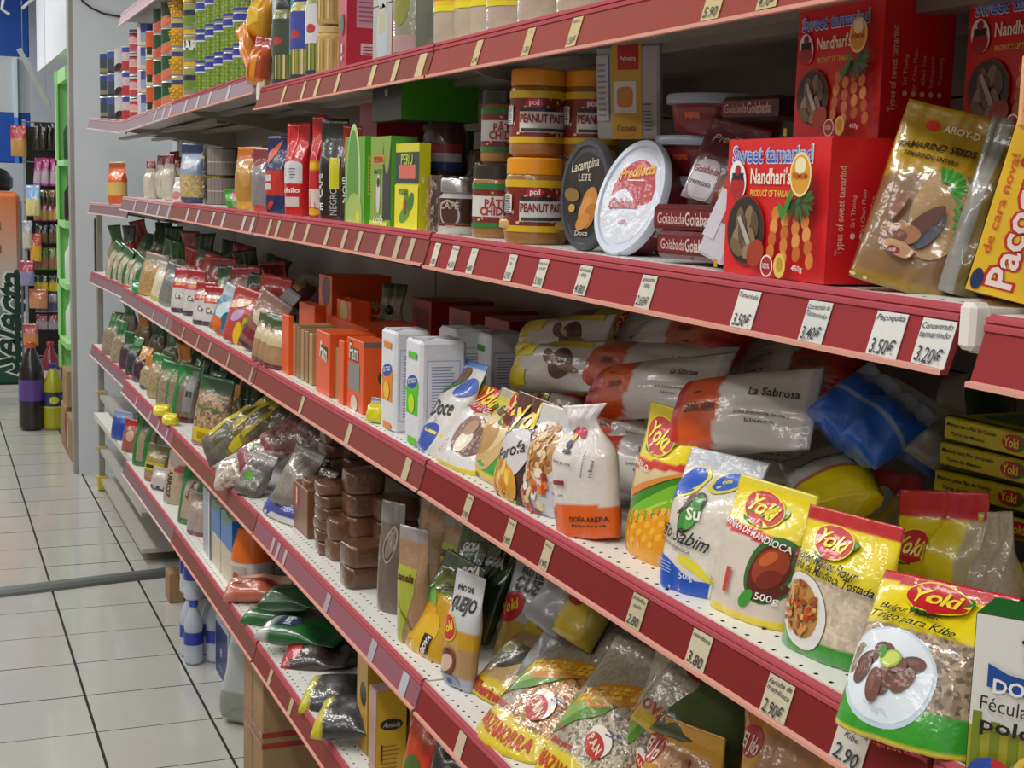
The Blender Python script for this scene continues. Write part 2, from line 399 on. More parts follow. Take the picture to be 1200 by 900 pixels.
slab('wall_back', -2.6, -2.6, 0, 3.2, -2.5, CEIL, WALLM)
slab('wall_right', 1.30, -2.5, 0, 1.40, 8.3, CEIL, WALLM)
slab('wall_end', .775, 8.2, 0, 1.34, 8.3, CEIL, WALLM)          # the white wall the shelves run up to
slab('trim_1', .752, 8.2, 0, .775, 8.32, CEIL, flatmat('trim_grey', '9b9894', .5, .1))
slab('wall_far', -2.6, 14.9, 0, 3.2, 15, CEIL, WALLM)
slab('wall_right_far', 1.9, 8.3, 0, 2.0, 15, CEIL, WALLM)
# metal threshold across the aisle
a = onz(0, 696, 0); b_ = onz(205, 671, 0); dx = b_-a; dx /= np.linalg.norm(dx)
th = MB(); L_ = 3.0; n = 8
P = [(-.055, 0), (-.048, .012), (-.024, .021), (.024, .021), (.048, .012), (.055, 0)]
V = [(0, p[0], p[1]) for p in P]+[(L_, p[0], p[1]) for p in P]
th.add(V, [(i, i+6, i+7, i+1) for i in range(5)]+[(0, 1, 2, 3, 4, 5), (11, 10, 9, 8, 7, 6)], '9aa2a4')
o = th.out('threshold_strip', mat('brushed_metal', .3, 0, .1, 90, metal=.85)); o.matrix_world = frame(b_-dx*L_, dx, np.array([0, 0, 1.]))
tag(o, 'grey metal threshold strip laid across the tiled aisle floor', 'threshold')
for sname, (x, y) in list(zip(['first', 'second', 'third', 'fourth', 'fifth', 'sixth', 'seventh', 'eighth', 'ninth'], LAMPS))+[(n_+' of the added row', (-2.0, p_[1])) for n_, p_ in zip(['first', 'second', 'third', 'fourth', 'fifth', 'sixth'], LAMPS)]:
    e = empty('ceiling_light', (x, y, CEIL-.075)); tag(e, 'white batten ceiling light, %s along the aisle from the camera end' % sname, 'ceiling light', 'batten lights over the aisle')
    MB().bbox(-.09, -.64, .03, .09, .64, .074, 'e9e9e6', .006).out('housing', STEEL, e)
    for k in (-1, 1): MB().tube([(k*.04, -.6, .015), (k*.04, .6, .015)], .012, 'ffffff').out('lamp_tube', PLAST, e)

# ---------------------------------------------------------------- shelving
RED = '9a383c'; PINK = 'b4525c'; LIP = 'dca090'
def rail_obj(parent, y0, y1, z0, z1, X, c=RED, ht=.052, tilt=.011, top=PINK, lip=LIP):
    """price rail along a shelf edge: ridged top band, tilted face, pale bottom lip"""
    prof = [(.004, .002, 'f2ece6'), (-.001, .003, 'e8dcd8'), (-.006, 0, top), (-.0065, -.003, top), (-.005, -.0045, 'a04048'), (-.008, -.006, top), (-.008, -.010, top), (-.0065, -.0115, c), (-.0065-tilt, -ht+.003, c), (-.0115-tilt, -ht+.002, lip), (-.0115-tilt, -ht-.002, lip), (-.004-tilt, -ht-.002, lip), (-.001, -.013, c), (.004, -.012, c)]
    V = []; 
    for yy, zz in ((y0+.004, z0), (y1-.004, z1)):
        for p in prof: V.append((X+p[0], yy, zz+p[1]))
    k = len(prof); mb = MB()
    for i in range(k): mb.add([V[i], V[(i+1) % k], V[k+(i+1) % k], V[k+i]], [(0, 1, 2, 3)], prof[(i+1) % k][2])
    mb.add(V[:k], [tuple(range(k))], c); mb.add(V[k:], [tuple(range(k))[::-1]], c)
    return mb.out('price_rail', RAILM, parent)
def shelf_plate(parent, y0, y1, z0, z1, X, dep, name='shelf', holes=True):
    mb = MB(); W = 'f1f0ea'
    def zz(y): return z0+(z1-z0)*(y-y0)/(y1-y0)
    th = .03; Xb = X+dep
    # underside, ends and back, folded front
    hx = [X+.012, X+.040] if holes else []
    def q(xa, xb, ya, yb, dz=0, c=W): mb.add([(xa, ya, zz(ya)+dz), (xb, ya, zz(ya)+dz), (xb, yb, zz(yb)+dz), (xa, yb, zz(yb)+dz)], [(0, 1, 2, 3)], c)
    x_ = X
    if holes:
        pitch = .025; n = int((y1-y0-.02)/pitch); ys = y0+.01+(np.arange(n)+.5)*(y1-y0-.02)/n
        for h0 in hx:
            q(x_, h0, y0, y1); h1 = h0+.0045; off = 0 if h0 == hx[0] else pitch/2
            ya = y0
            for yc in ys:
                a, b2 = yc-.0026+off*.98, yc+.0026+off*.98
                if b2 > y1-.002: break
                q(h0, h1, ya, a); ya = b2
                V = [(h0, a, zz(a)), (h1, a, zz(a)), (h1, b2, zz(b2)), (h0, b2, zz(b2))]; V += [(p[0], p[1], p[2]-.012) for p in V]
                mb.add(V, [(0, 4, 5, 1), (1, 5, 6, 2), (2, 6, 7, 3), (3, 7, 4, 0), (4, 7, 6, 5)], '2a2624')  # darkness inside the hole painted on its walls and floor
            q(h0, h1, ya, y1); x_ = h1
    q(x_, Xb, y0, y1)
    z0_, z1_ = z0-th, z1-th
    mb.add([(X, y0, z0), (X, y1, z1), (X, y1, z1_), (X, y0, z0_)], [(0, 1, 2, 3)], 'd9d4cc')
    mb.add([(X, y0, z0_), (X, y1, z1_), (Xb, y1, z1_), (Xb, y0, z0_)], [(0, 1, 2, 3)], '8c8278')  # shade under the white plate put into its colour
    mb.add([(X, y0, z0), (X, y0, z0_), (Xb, y0, z0_), (Xb, y0, z0)], [(0, 1, 2, 3)], 'd9d4cc'); mb.add([(X, y1, z1), (X, y1, z1_), (Xb, y1, z1_), (Xb, y1, z1)], [(3, 2, 1, 0)], 'd9d4cc')
    mb.add([(Xb, y0, z0), (Xb, y1, z1), (Xb, y1, z1_), (Xb, y0, z0_)], [(0, 3, 2, 1)], 'd9d4cc')
    # stiffening channel under the plate
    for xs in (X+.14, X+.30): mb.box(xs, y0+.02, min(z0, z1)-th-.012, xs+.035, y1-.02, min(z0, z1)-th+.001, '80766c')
    o = mb.out(name, STEEL, parent); return o
def price_tag(rail_parent, px, X, z, w=.034, h=.044, c='ddd6c2', txt=(), ht=.052, tilt=.011, Y=None, off=.0016, pz=None):
    """card slipped on the tilted rail face"""
    y = Y if Y is not None else yat(px, X-.014, z-.03)
    n0 = np.array([X-.0065, 0, z-.0115]); n1 = np.array([X-.0065-tilt, 0, z-ht+.003]); d = n1-n0; L = np.linalg.norm(d); d /= L
    nrm = np.array([d[2], 0, -d[0]]); nrm = -nrm if nrm[0] > 0 else nrm
    h = min(h, L*.99); o0 = n1-d*h
    o = np.array([o0[0], y+w/2, o0[2]])+nrm*off; ex = np.array([0, -w, 0]); ey = -d*h
    r = random.Random(int(y*1000)); o = o+d*h  # lower left corner
    skew = r.uniform(-.0012, .0012); 
    mb = MB(); t = nrm*.0006
    V = [o, o+ex+np.array([0, 0, skew]), o+ex+ey, o+ey]; V2 = [v-t for v in V]
    mb.add(V+V2, [(0, 1, 2, 3), (7, 6, 5, 4), (0, 4, 5, 1), (1, 5, 6, 2), (2, 6, 7, 3), (3, 7, 4, 0)], c)
    S = plane_surf(o, ex, ey); A = Art(S, w, h, .0003)
    ink = '26303a'
    for i, tx in enumerate(txt[:-1]): A.text(tx, .5, .86-.19*i, .13, ink, rot=r.uniform(-4, 3), bold=.004, shear=.3, fit=min(.9, .11*len(tx)))
    if txt: A.text(txt[-1], .5, .22, .32, ink, rot=r.uniform(-3, 3), bold=.008, shear=.15, fit=.78)
    n = len(mb.v); mb.v += A.v; mb.f += [tuple(i+n for i in f) for f in A.f]; mb.c += A.c
    return mb.out('price_tag', PAPER, rail_parent)
YB = [-.389, .911, 2.211, 3.511, 4.811, 6.111, 7.62]
#    per bay: shelf level -> (z at near end, z at far end, front x, rail colour)
LAV_SHEEN = '846a70'  # lavender reflection on the far rails, put into their colour
LV = [
 {1: (1.892, 1.892), 2: (1.578, 1.578), 3: (1.21, 1.21), 4: (.829, .829), 5: (.492, .492)},
 {1: (1.894, 1.892), 2: (1.583, 1.588), 3: (1.2115, 1.2125), 4: (.829, .829), 5: (.492, .492)},
 {1: (1.892, 1.890), 2: (1.590, 1.588), 3: (1.2125, 1.211), 4: (.831, .827), 5: (.492, .490)},
 {1: (1.930, 1.915), 2: (1.588, 1.586), 3: (1.211, 1.209), 4: (.827, .823), 5: (.492, .488)},
 {1: (1.914, 1.893), 2: (1.585, 1.583), 3: (1.209, 1.207), 4: (.823, .820), 5: (.488, .470)},
 {1: (1.893, 1.955), 2: (1.548, 1.528), 3: (1.207, 1.175), 4: (.820, .800), 5: (.470, .440)}]
BACK = D+.46
UNITS = []
where = ['nearest the camera, mostly out of view', 'holding tamarind boxes and big flour bags', 'second bay holding flour bricks and panela blocks', 'third bay, orange cartons on its middle level', 'fourth bay, black striped cans on it', 'far bay against the white wall']
TOPX = {}
for b in range(6):
    y0, y1 = YB[b], YB[b+1]
    u = empty('shelving_unit', (D+.23, (y0+y1)/2, 0)); tag(u, 'white steel shelving unit with red price rails, %s' % where[b], 'shelf unit', 'shelving units in a row'); UNITS.append(u)
    inv = Matrix.Translation((-(D+.23), -(y0+y1)/2, 0))
    kids = []
    mb = MB(); 
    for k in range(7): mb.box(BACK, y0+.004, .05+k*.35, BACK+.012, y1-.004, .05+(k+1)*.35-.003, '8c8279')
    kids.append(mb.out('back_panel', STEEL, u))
    mb = MB(); mb.box(BACK+.012, y0+.004, 0, BACK+.05, y0+.03, 2.5, 'c9c4bc'); kids.append(mb.out('upright', STEEL, u))
    if b == 5: mb = MB(); mb.box(BACK+.012, y1-.03, 0, BACK+.05, y1-.004, 2.5, 'c9c4bc'); kids.append(mb.out('upright', STEEL, u))
    for s, (za, zb) in LV[b].items():
        X = D if b < 5 else D+.028
        holes = b in (1, 2, 3) and s in (2, 3, 4, 5)
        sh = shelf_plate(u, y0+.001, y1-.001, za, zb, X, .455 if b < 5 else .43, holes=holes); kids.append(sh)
        TOPX[(b, s)] = sh
        RD = {1: '964840', 2: '943438', 3: '7c2626', 4: '86302e', 5: '90403a'}[s]
        c = (RD if b < 2 else '85443e') if b < 3 else ('805048' if b == 3 else LAV_SHEEN);  # farthest rails carry the reflected lavender as colour
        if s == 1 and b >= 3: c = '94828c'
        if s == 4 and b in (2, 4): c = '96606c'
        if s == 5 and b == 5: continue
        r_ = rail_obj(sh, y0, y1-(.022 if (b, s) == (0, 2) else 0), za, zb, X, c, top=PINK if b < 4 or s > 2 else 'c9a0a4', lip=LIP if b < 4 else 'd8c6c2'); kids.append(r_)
        for yy, zz in ((y0, za), (y1, zb)):                       # shelf brackets under both ends
            k = MB(); V = [(X+.05, yy-.0, zz-.031), (BACK, yy, zz-.031), (BACK, yy, zz-.10), (X+.08, yy, zz-.045)]
            sgn = 1 if yy == y0 else -1
            V2 = [(p[0], p[1]+.003*sgn, p[2]) for p in V]; k.add(V+V2, [(0, 1, 2, 3), (7, 6, 5, 4), (0, 4, 5, 1), (1, 5, 6, 2), (2, 6, 7, 3), (3, 7, 4, 0)], '9c9288'); kids.append(k.out('bracket', STEEL, sh))
    if b in (3, 4):
        sh = shelf_plate(u, y0+.001, y1-.001, 2.32, 2.32, D, .43, holes=False); rr = rail_obj(sh, y0, y1, 2.32, 2.32, D, 'c3a6b4', top='d8c8cc', lip='e2d4d6'); kids += [sh, rr]  # rail here also coloured with the lavender reflection
    if b == 1 or b == 0: pass
    for k in kids: 
        if k.parent is u: k.matrix_parent_inverse = inv
# white plastic joint blocks where rails meet
for (Y, s, b) in ((.911, 2, 0), (3.511, 1, 2)):
    MB().bbox(D-.014, Y-.020, Z[s]-.034, D+.006, Y-.001, Z[s]+.004 if s == 2 else Z[s]+.036, 'ece9e0', .004).out('joint_cover', PLAST, TOPX[(b, s)])
# far unit: front post with yellow clamps and low boards
u = UNITS[5]; inv = Matrix.Translation((-(D+.23), -(YB[5]+YB[6])/2, 0))
Yp = 7.74
k = [MB().bbox(.835, Yp-.02, .03, .865, Yp+.02, 1.5, '8d8a84', .003).out('front_post', STEEL, u)]
for zz in (.035, .23, .53): k.append(MB().bbox(.826, Yp-.03, zz-.03 if zz < .1 else zz-.012, .88, Yp+.03, zz+.045 if zz < .1 else zz+.012, 'c9b23a' if zz < .1 else 'b9a878', .004).out('yellow_clamp', PLAST, u))
for zz in (.05, .21, .50): k.append(MB().box(.84, YB[5]+.05, zz, BACK, Yp, zz+.02, 'b5b1a8').out('low_board', STEEL, u))
pts = [(.83, Yp, 1.1), (.83, Yp, 1.44), (.845, Yp, 1.475), (.88, Yp, 1.49), (1.10, Yp, 1.49), (1.14, Yp, 1.475), (1.155, Yp, 1.44), (1.155, Yp, 1.1)]
k.append(MB().tube(pts, .006, '33302e').out('bent_frame', STEEL, u))
for o in k: o.matrix_parent_inverse = inv
# ---------------------------------------------------------------- third level: flour bags
YEL = 'f2dc12'; YRED = 'c81824'; YGRN = '2f9a28'
def yoki(A, cu, cv, r, rot=-8, txt='Yoki'):
    k = A.W/A.H
    A.ell(cu+.10*r/.2*.5, cv-.07*r/.2*k*.5, r*.90, r*.34, '1f7a26', rot+28)
    A.ell(cu, cv, r*1.02, r*.56, 'f0e020', rot, e=2); A.ell(cu, cv, r*.97, r*.52, YRED, rot, e=2)
    A.poly([(cu-.45*r, cv-.35*r*k), (cu+.5*r, cv-.35*r*k), (cu+.1*r, cv-.62*r*k)], YRED)
    A.text(txt, cu, cv, r*.52, 'f6e63a', rot=rot+4, bold=.03, shear=.15, fit=r*1.5)
def food(A, cu, cv, r, cols, n, sz, seed=0, rv=None):
    R = random.Random(seed)
    for i in range(n):
        a = R.uniform(0, 6.28); q = r*math.sqrt(R.random()); A.ell(cu+q*math.cos(a), cv+q*math.sin(a)*(rv or 1)*A.W/A.H, sz*R.uniform(.6, 1.2), sz*R.uniform(.4, .8), R.choice(cols), R.uniform(0, 180), n=9); A.o -= A.st*.8
    A.o += A.st*2
# bulgur
def c(u, v, s): 
    if s > .5: return g('b09a80', .6)
    if v < .035: return 'e6d23a'
    if v < .235-.03*u: return '2f9e22'
    if v < .60+.03*(1-u): return g('a88f76', .9)
    if v < .935-.03*u: return YEL
    return 'cc2630'
o, A, w, h = pbag('flour_bag', (967, 850), (1130, 900), (1116, 684), 3, .05, c, over=True, m=CLEARGRAIN, seed=3, nu=40, nv=56, b0=.75, bw=1, dz=0, label='bulgur wheat bag with a plate of brown kibbeh on green, overhanging the shelf edge', group='yellow-topped flour bags', topv=.93)
_o = A.S; A.S = lambda u, v, off: _o(u, v-.035, off)
A.ell(.34, .38, .37, .29, 'c6d6e4', -14); A.ell(.34, .385, .345, .265, 'dfeaf2', -14)
for (x, y, a) in ((.18, .42, 30), (.29, .49, -10), (.52, .44, 8), (.17, .36, 70), (.36, .34, 90), (.48, .35, 40), (.30, .30, 100), (.40, .42, 0)): A.ell(x, y, .088, .055, '5e3426' if a % 20 else '6e3c2a', a); A.ell(x-.01, y+.01, .05, .02, '7c4a36', a, n=12)
A.ell(.37, .44, .075, .058, '9ab82c', 30); A.ell(.37, .44, .06, .045, 'c8d858', 30); A.ell(.30, .47, .03, .05, '3f8a2a', 10, n=10)
A.S = _o
yoki(A, .47, .85, .24, -5); A.text('Bulgur Wheat', .36, .705, .048, '1c1c18', rot=-3, bold=.012, shear=.25, fit=.44); A.text('Trigo para Kibe', .42, .635, .052, '1c1c18', rot=-4, bold=.012, shear=.25, fit=.62)
A.text('Trigo para Kibe', .55, .018, .02, 'c8342a', fit=.35)
A.out('printed_front', PRINT, o)
# toasted cassava flour
def c(u, v, s):
    if s > .5: return g('c9b59c', .3)
    if v < .15-.02*u: return '2c9626'
    if v < .52: return g('d8c7ae', .25)
    if v < .90-.0*u: return YEL
    return 'c92a30'
o, A, w, h = pbag('flour_bag', (903, 752), (1010, 797), (1003, 604), 3, .05, c, seed=5, nu=36, nv=52, b0=.75, m=CLEARGRAIN, label='toasted cassava flour bag with farofa on a white oval plate above a green foot', group='yellow-topped flour bags', topv=.92)
A.ell(.31, .29, .32, .25, '4a4440', -38); A.ell(.31, .29, .315, .245, 'e8e4e2', -38); A.ell(.30, .30, .24, .18, 'b98a4a', -38); food(A, .30, .30, .19, ['c8702a', 'd89a4c', 'a85a20', 'e0b060', '8a4a1c', 'c43a1c'], 60, .032, 4)
yoki(A, .42, .78, .23, -12); A.text('Toasted Manioc Flour', .44, .63, .07, '1c1c18', rot=-5, bold=.015, shear=.2, fit=.70); A.text('Farinha de Mandioca Tostada', .50, .565, .064, '1c1c18', rot=-5, bold=.015, shear=.2, fit=.86)
A.out('printed_front', PRINT, o)
# cassava starch
def c(u, v, s):
    if s > .5: return g('d8d0c4', .1)
    if v < .05: return 'e6cf1e'
    if v < .60-.06*u: return 'dccfc2'
    if v < .68-.06*u: return 'cf2c34'
    if v < .96: return YEL
    return 'e8d84a'
o, A, w, h = pbag('flour_bag', (820, 708), (910, 744), (913, 568), 3, .05, c, seed=8, nu=32, nv=52, b0=.75, label='yellow and white cassava flour bag with a red band and roast meat picture', group='yellow-topped flour bags', topv=.93)
A.ell(.80, .40, .30, .24, '2c6a2a', 60); A.ell(.80, .38, .26, .20, '5e1a10', 60); A.ell(.78, .42, .19, .13, '9a3a1a', 50); A.ell(.76, .47, .1, .05, 'c8632a', 40); A.ell(.80, .33, .12, .07, '7a2414', 30); A.ell(.62, .17, .09, .05, '3a9a34', 50)
yoki(A, .47, .80, .27, -14); A.text('FARINHA DE MANDIOCA', .50, .615, .058, 'f4ece4', rot=-7, bold=.012, fit=.88); A.text('500g', .82, .20, .055, 'f0ece8', fit=.2); A.rect(.34, .17, .40, .33, 'c84038'); A.lines(.06, .2, .16, .22, 4, '7a6a60')
A.out('printed_front', PRINT, o)
# blue and white bag with the parrot
def c(u, v, s):
    if v > .86: return 'c8ccd4'
    return g('e4ddd2', .08)
o, A, w, h = pbag('flour_bag', (762, 682), (838, 708), (850, 528), 3, .06, c, seed=13, nu=32, nv=52, b0=.8, wr=.004, taper=-.18, label='white flour bag with blue swirls top and foot and a green parrot', topv=.86, flop=.25, bw=.95)
A.band(np.linspace(0, 1, 14), [0]*14, [.21+.02*math.sin(6*t)-.13*t if t < .75 else .11-.03*(t-.75) for t in np.linspace(0, 1, 14)], '1f56c0')
A.band(np.linspace(.45, .98, 12), [.20-.24*t+.0 for t in np.linspace(.0, .5, 12)], [.245-.24*t+.02*math.sin(9*t) for t in np.linspace(.0, .5, 12)], 'e8dc3c')
A.ell(.24, .74, .21, .17, 'e8dc50', 60); A.ell(.22, .74, .19, .15, '1f5ac4', 60); A.poly([(.06, .68), (.2, .64), (.02, .56)], '1f5ac4'); A.ell(.66, .78, .20, .13, 'e0d64c', 30); A.ell(.66, .79, .17, .11, '2a62c6', 30); A.text('des', .64, .79, .07, 'e8e060', rot=20)
A.ell(.46, .52, .12, .24, '20331c', -14); A.ell(.46, .52, .10, .22, '3e8a34', -14); A.ell(.40, .62, .10, .04, '6a2a1a', 40); A.ell(.50, .48, .06, .12, '57a83e', -14); A.ell(.38, .55, .12, .025, '3a2a1a', 50, n=12); A.text('Su', .52, .52, .13, 'f4f4ee', rot=10, bold=.03)
A.text('Pão Sabim', .40, .36, .15, '2c2c2c', rot=-6, bold=.01, shear=.4, fit=.80); A.text('FÉCULA DE MANDIOCA', .34, .29, .035, '2c2c2c', rot=-8, fit=.5); A.text('500g', .60, .12, .06, 'd8e4f4'); A.lines(.1, .45, .12, .19, 4, '9ab4e0')
A.out('printed_front', PRINT, o)
# corn meal bag leaning
def c(u, v, s):
    if s > .5: return 'd8bc60'
    if v > .62+.05*u: return YEL
    if v > .545+.08*u: return 'd02c2c'
    return 'e3cd9c'
o, A, w, h = pbag('flour_bag', (730, 645), (770, 667), (792, 478), 3, .05, c, wk=1.45, seed=21, nu=32, nv=52, b0=.7, label='narrow corn meal bag with green husk and orange kernels on its front', topv=.95, bw=.8)
A.band(np.linspace(.16, 1, 12), [.22+.42*t-.1*math.sin(3*t) for t in np.linspace(0, 1, 12)], [.33+.30*t for t in np.linspace(0, 1, 12)], '3a8c1e')
A.band(np.linspace(.14, 1, 12), [.13+.30*t for t in np.linspace(0, 1, 12)], [.24+.34*t for t in np.linspace(0, 1, 12)], '7cc02c'); A.band(np.linspace(.2, 1, 10), [.20+.26*t for t in np.linspace(0, 1, 10)], [.215+.27*t for t in np.linspace(0, 1, 10)], 'b4dc50')
A.band(np.linspace(.14, 1, 12), [.0]*12, [.14+.24*t for t in np.linspace(0, 1, 12)], 'e8a01c')
for i in range(8):
    for j in range(6): A.ell(.22+.1*i, .04+.042*j+.02*i*.9, .042, .03, 'f6b82c' if (i+j) % 2 else 'ee9a14', 30, n=8); A.o -= A.st
A.o += A.st*3
A.band(np.linspace(.2, .95, 10), [.36+.24*t for t in np.linspace(0, 1, 10)], [.42+.2*t for t in np.linspace(0, 1, 10)], 'e08a3a')
yoki(A, .42, .80, .30, -16); A.text('AMARELO', .3, .60, .06, 'f8e8d8', rot=-8, fit=.42); A.out('printed_front', PRINT, o)
# tied white and orange bag
def c(u, v, s):
    if v < .26-.05*abs(u-.5): return 'e2631c'
    if v > .86: return 'd6cdd0'
    return g('e2dcd6', .04)
o, A, w, h = pbag('flour_bag', (643, 622), (714, 640), (683, 474), 3, .06, c, seed=34, nu=32, nv=48, b0=.85, top='knot', neck=.48, label='white flour bag with a bright orange foot and pinched clear top', topv=.9, wr=.003)
A.text('DOÑA AREPA', .70, .15, .06, '3a1c10', bold=.02, fit=.5); A.text('harina', .7, .10, .035, '3a1c10', fit=.45); A.text('PAN', .15, .18, .05, '7a2c10', rot=-80)
A.ell(.46, .79, .09, .08, 'c22840'); A.ell(.62, .785, .06, .075, 'c23048'); A.ell(.36, .80, .035, .03, '222222', n=8); A.ell(.45, .74, .08, .045, 'e8c83a', 30); A.ell(.42, .70, .07, .05, '2a3a60'); A.rect(.34, .635, .5, .665, '3c3c44'); A.text('Harina de maíz', .36, .57, .04, '202024', rot=-8, fit=.34); A.text('La Buena', .80, .52, .045, '30303a', rot=80, fit=.2); A.text('blanca extra fina', .70, .55, .03, '30303a', rot=80, fit=.3)
A.rect(.2, .40, .42, .435, '8a2038'); A.text('1kg', .18, .33, .04, '30303a'); A.text('pura', .36, .32, .035, '30303a'); A.out('printed_front', PRINT, o)
# farofa bag on its right
def c(u, v, s): return g('cfd2d8', .05) if v < .9 else 'd8d4ce'
o, A, w, h = pbag('flour_bag', (603, 592), (650, 612), (660, 478), 3, .045, c, seed=41, nu=28, nv=44, b0=.5, label='silvery flour bag showing a plate of toasted farofa, next to the orange-footed one')
A.ell(.45, .55, .38, .50, 'e6dccc', 70); A.ell(.47, .58, .30, .40, 'b88850', 70); food(A, .47, .58, .28, ['d8a868', 'c08040', 'e8c890', 'a86030'], 50, .05, 5, 1.3); food(A, .55, .2, .3, ['c83a22', 'e8cfa0', '8a2a1a', 'd87a30', 'f0e8d8'], 30, .07, 6)
A.out('printed_front', PRINT, o)
# dark bag
def c(u, v, s):
    if v < .08: return '3a2220'
    if v > .72: return '5e2a22'
    return '3c1f20'
o, A, w, h = pbag('flour_bag', (566, 574), (612, 600), (632, 466), 3, .045, c, seed=44, nu=28, nv=44, b0=.5, label='dark brown flour bag with a yellow script name and golden food picture')
A.text('Yoki', .5, .80, .26, 'f0d83a', rot=14, bold=.03, shear=.2, fit=.8); A.ell(.45, .42, .38, .24, 'd8d4d8', 20); A.text('Farofa', .45, .45, .13, '3c2020', rot=20, fit=.6); A.ell(.4, .17, .36, .16, 'd89a28', -10); food(A, .4, .17, .28, ['f0b83a', 'd88a20', 'f6cc5c'], 16, .08, 7, .5); A.text('PRONTA', .6, .04, .08, 'e8c83a', rot=-16, fit=.5)
A.out('printed_front', PRINT, o)
def c(u, v, s):
    if v < .06: return '4a3020' if u < .5 else 'c89a1c'
    if v < .1: return 'd8c42a'
    if v < .34+.05*u: return '35a838'
    if v < .66: return 'e0d4c4'
    if v > .9: return 'b8b09c'
    return 'dccd28'
o, A, w, h = pbag('flour_bag', (541, 548), (586, 578), (612, 462), 3, .045, c, seed=46, nu=28, nv=44, b0=.5, label='flour bag with green foot and pale bowl picture, left of the dark brown one')
A.ell(.5, .53, .34, .30, 'd8b070', 20); A.ell(.5, .56, .28, .2, 'e4c890', 20); A.ell(.42, .42, .2, .12, 'c09048', 20); yoki(A, .6, .83, .28, -10); A.text('farinha', .5, .71, .08, '3a3020', rot=-8, fit=.5); A.out('printed_front', PRINT, o)
def c(u, v, s):
    if v < .05: return 'e2cc1c'
    if v < .66-.0*u: return 'e4e2e4'
    if v < .77: return 'b83428'
    return YEL
o, A, w, h = pbag('flour_bag', (500, 538), (546, 560), (588, 458), 3, .05, c, seed=48, nu=32, nv=48, b0=.6, label='cassava starch bag with peeled cassava pieces and mushrooms-like slices pictured', topv=.95)
o['label'] = 'white and yellow starch bag picturing sliced cassava roots'
for (x, y, r_, cc) in ((.62, .58, .18, '8a5a3c'), (.8, .56, .17, '9a6a48'), (.62, .6, .14, 'cdb898'), (.82, .6, .12, 'd8c8a8'), (.6, .40, .26, '7a4630'), (.78, .34, .2, '6a3a28'), (.62, .30, .14, 'e8dcc4'), (.6, .29, .09, 'f2ead6'), (.62, .45, .12, 'a87a58')): A.ell(x, y, r_, r_*.7, cc, 20)
A.ell(.45, .86, .30, .2, YRED, -6); A.text('Yoki', .45, .86, .2, 'f6e63a', rot=-2, bold=.03, shear=.15, fit=.44); A.text('POLVILHO DOCE', .36, .715, .07, 'f0dccc', rot=-4, fit=.7); A.ell(.74, .84, .15, .06, '2a7a20', 20); A.text('500g', .3, .2, .05, 'b03030', rot=70); A.out('printed_front', PRINT, o)
def c(u, v, s): return '4c8ad8' if v > .93 else g('dedbd8', .04)
o, A, w, h = pbag('flour_bag', (482, 522), (512, 540), (556, 424), 3, .05, c, seed=50, nu=28, nv=40, b0=.6, label='white flour bag with a handwritten-style name and blue corner patches')
A.ell(.40, .10, .40, .17, '1f4cae', 24); A.band(np.linspace(0, 1, 8), [.2]*8, [.225]*8, 'e8d860'); A.text('Pão Doce', .40, .42, .2, '26262a', rot=10, shear=.3, fit=.9); A.lines(.1, .7, .30, .36, 4, '8a8a90'); A.ell(.36, .72, .26, .12, '3f7a2c', 35); A.ell(.3, .80, .22, .1, '2a56b8', 35); A.ell(.45, .84, .16, .09, '7a4a1c', 30); A.ell(.8, .72, .2, .14, '2450b4', 10); A.out('printed_front', PRINT, o)
# row of yellow bag tops behind
for i, (BL, BR, T, lb) in enumerate([((566, 520), (606, 535), (628, 447), 'yellow flour bag directly behind the green-footed one'), ((612, 505), (660, 518), (672, 436), 'yellow and red flour bag leaning behind, partly under a white bag'), ((590, 490), (630, 500), (640, 424), 'clear and blue starch bag at the back of the flour row')]):
    def c(u, v, s, i=i):
        if i == 2: return '2450b4' if .7 < v < .92 and u > .3 else 'a8b4c4'
        return YEL if v > .66 else ('c03430' if v > .6 else 'd8d0c0')
    o, A, w, h = pbag('flour_bag', BL, BR, T, 3, .05, c, seed=60+i, label=lb)
    if i < 2: A.ell(.5, .82, .32, .22, YRED, 0); A.text('Yoki', .5, .82, .22, 'f6e63a', bold=.03, fit=.46)
    else: A.rect(.45, .78, .85, .86, 'e8dc50'); A.text('de sinal', .65, .82, .06, '26309a', fit=.35)
    A.out('printed_front', PRINT, o)
# ---- paper flour bricks standing upright
def brick(px, d, w, dd, h, lb, tagc, rz=-90, s=3, dz=0):
    Mx = sx(px, d, s, rz, dz=dz)
    o, A, B, Tp, L = carton('flour_pack', w, dd, h, None, 'dcdde4', PAPER, .006)
    me = o.data; R = np.random.RandomState(int(px)); o.matrix_world = Mx; tag(o, lb, 'flour pack', 'white paper flour packs')
    # side with the nutrition table
    for X in (B,): 
        X.rect(.14, .12, .86, .82, 'aeb2cc'); X.rect(.16, .13, .84, .81, 'dcdde6'); X.lines(.24, .8, .16, .78, 22, '8a90b4')
    A.rect(.14, .30, .86, .52, tagc); A.poly([(.1, .52), (.35, .64), (.55, .56), (.9, .62), (.9, .5), (.1, .5)], tagc); A.ell(.5, .6, .34, .14, '3450a8', 10); A.text('DE TRIGO', .5, .61, .1, 'f0f0f4', rot=10, fit=.5); A.rect(.25, .82, .8, .88, tagc); A.ell(.5, .4, .2, .2, 'e8c040' if tagc[0] != '5' else 'b8e020'); A.rect(.3, .03, .85, .09, tagc)
    Tp.rect(.3, 0, .36, 1, 'b8b8c4'); Tp.poly([(.05, .05), (.5, .45), (.95, .05)], 'cacad4'); Tp.poly([(.05, .95), (.5, .55), (.95, .95)], 'cacad4')
    A.out('printed_front', PAPER, o); B.out('printed_side', PAPER, o); Tp.out('folded_top', PAPER, o)
    return o
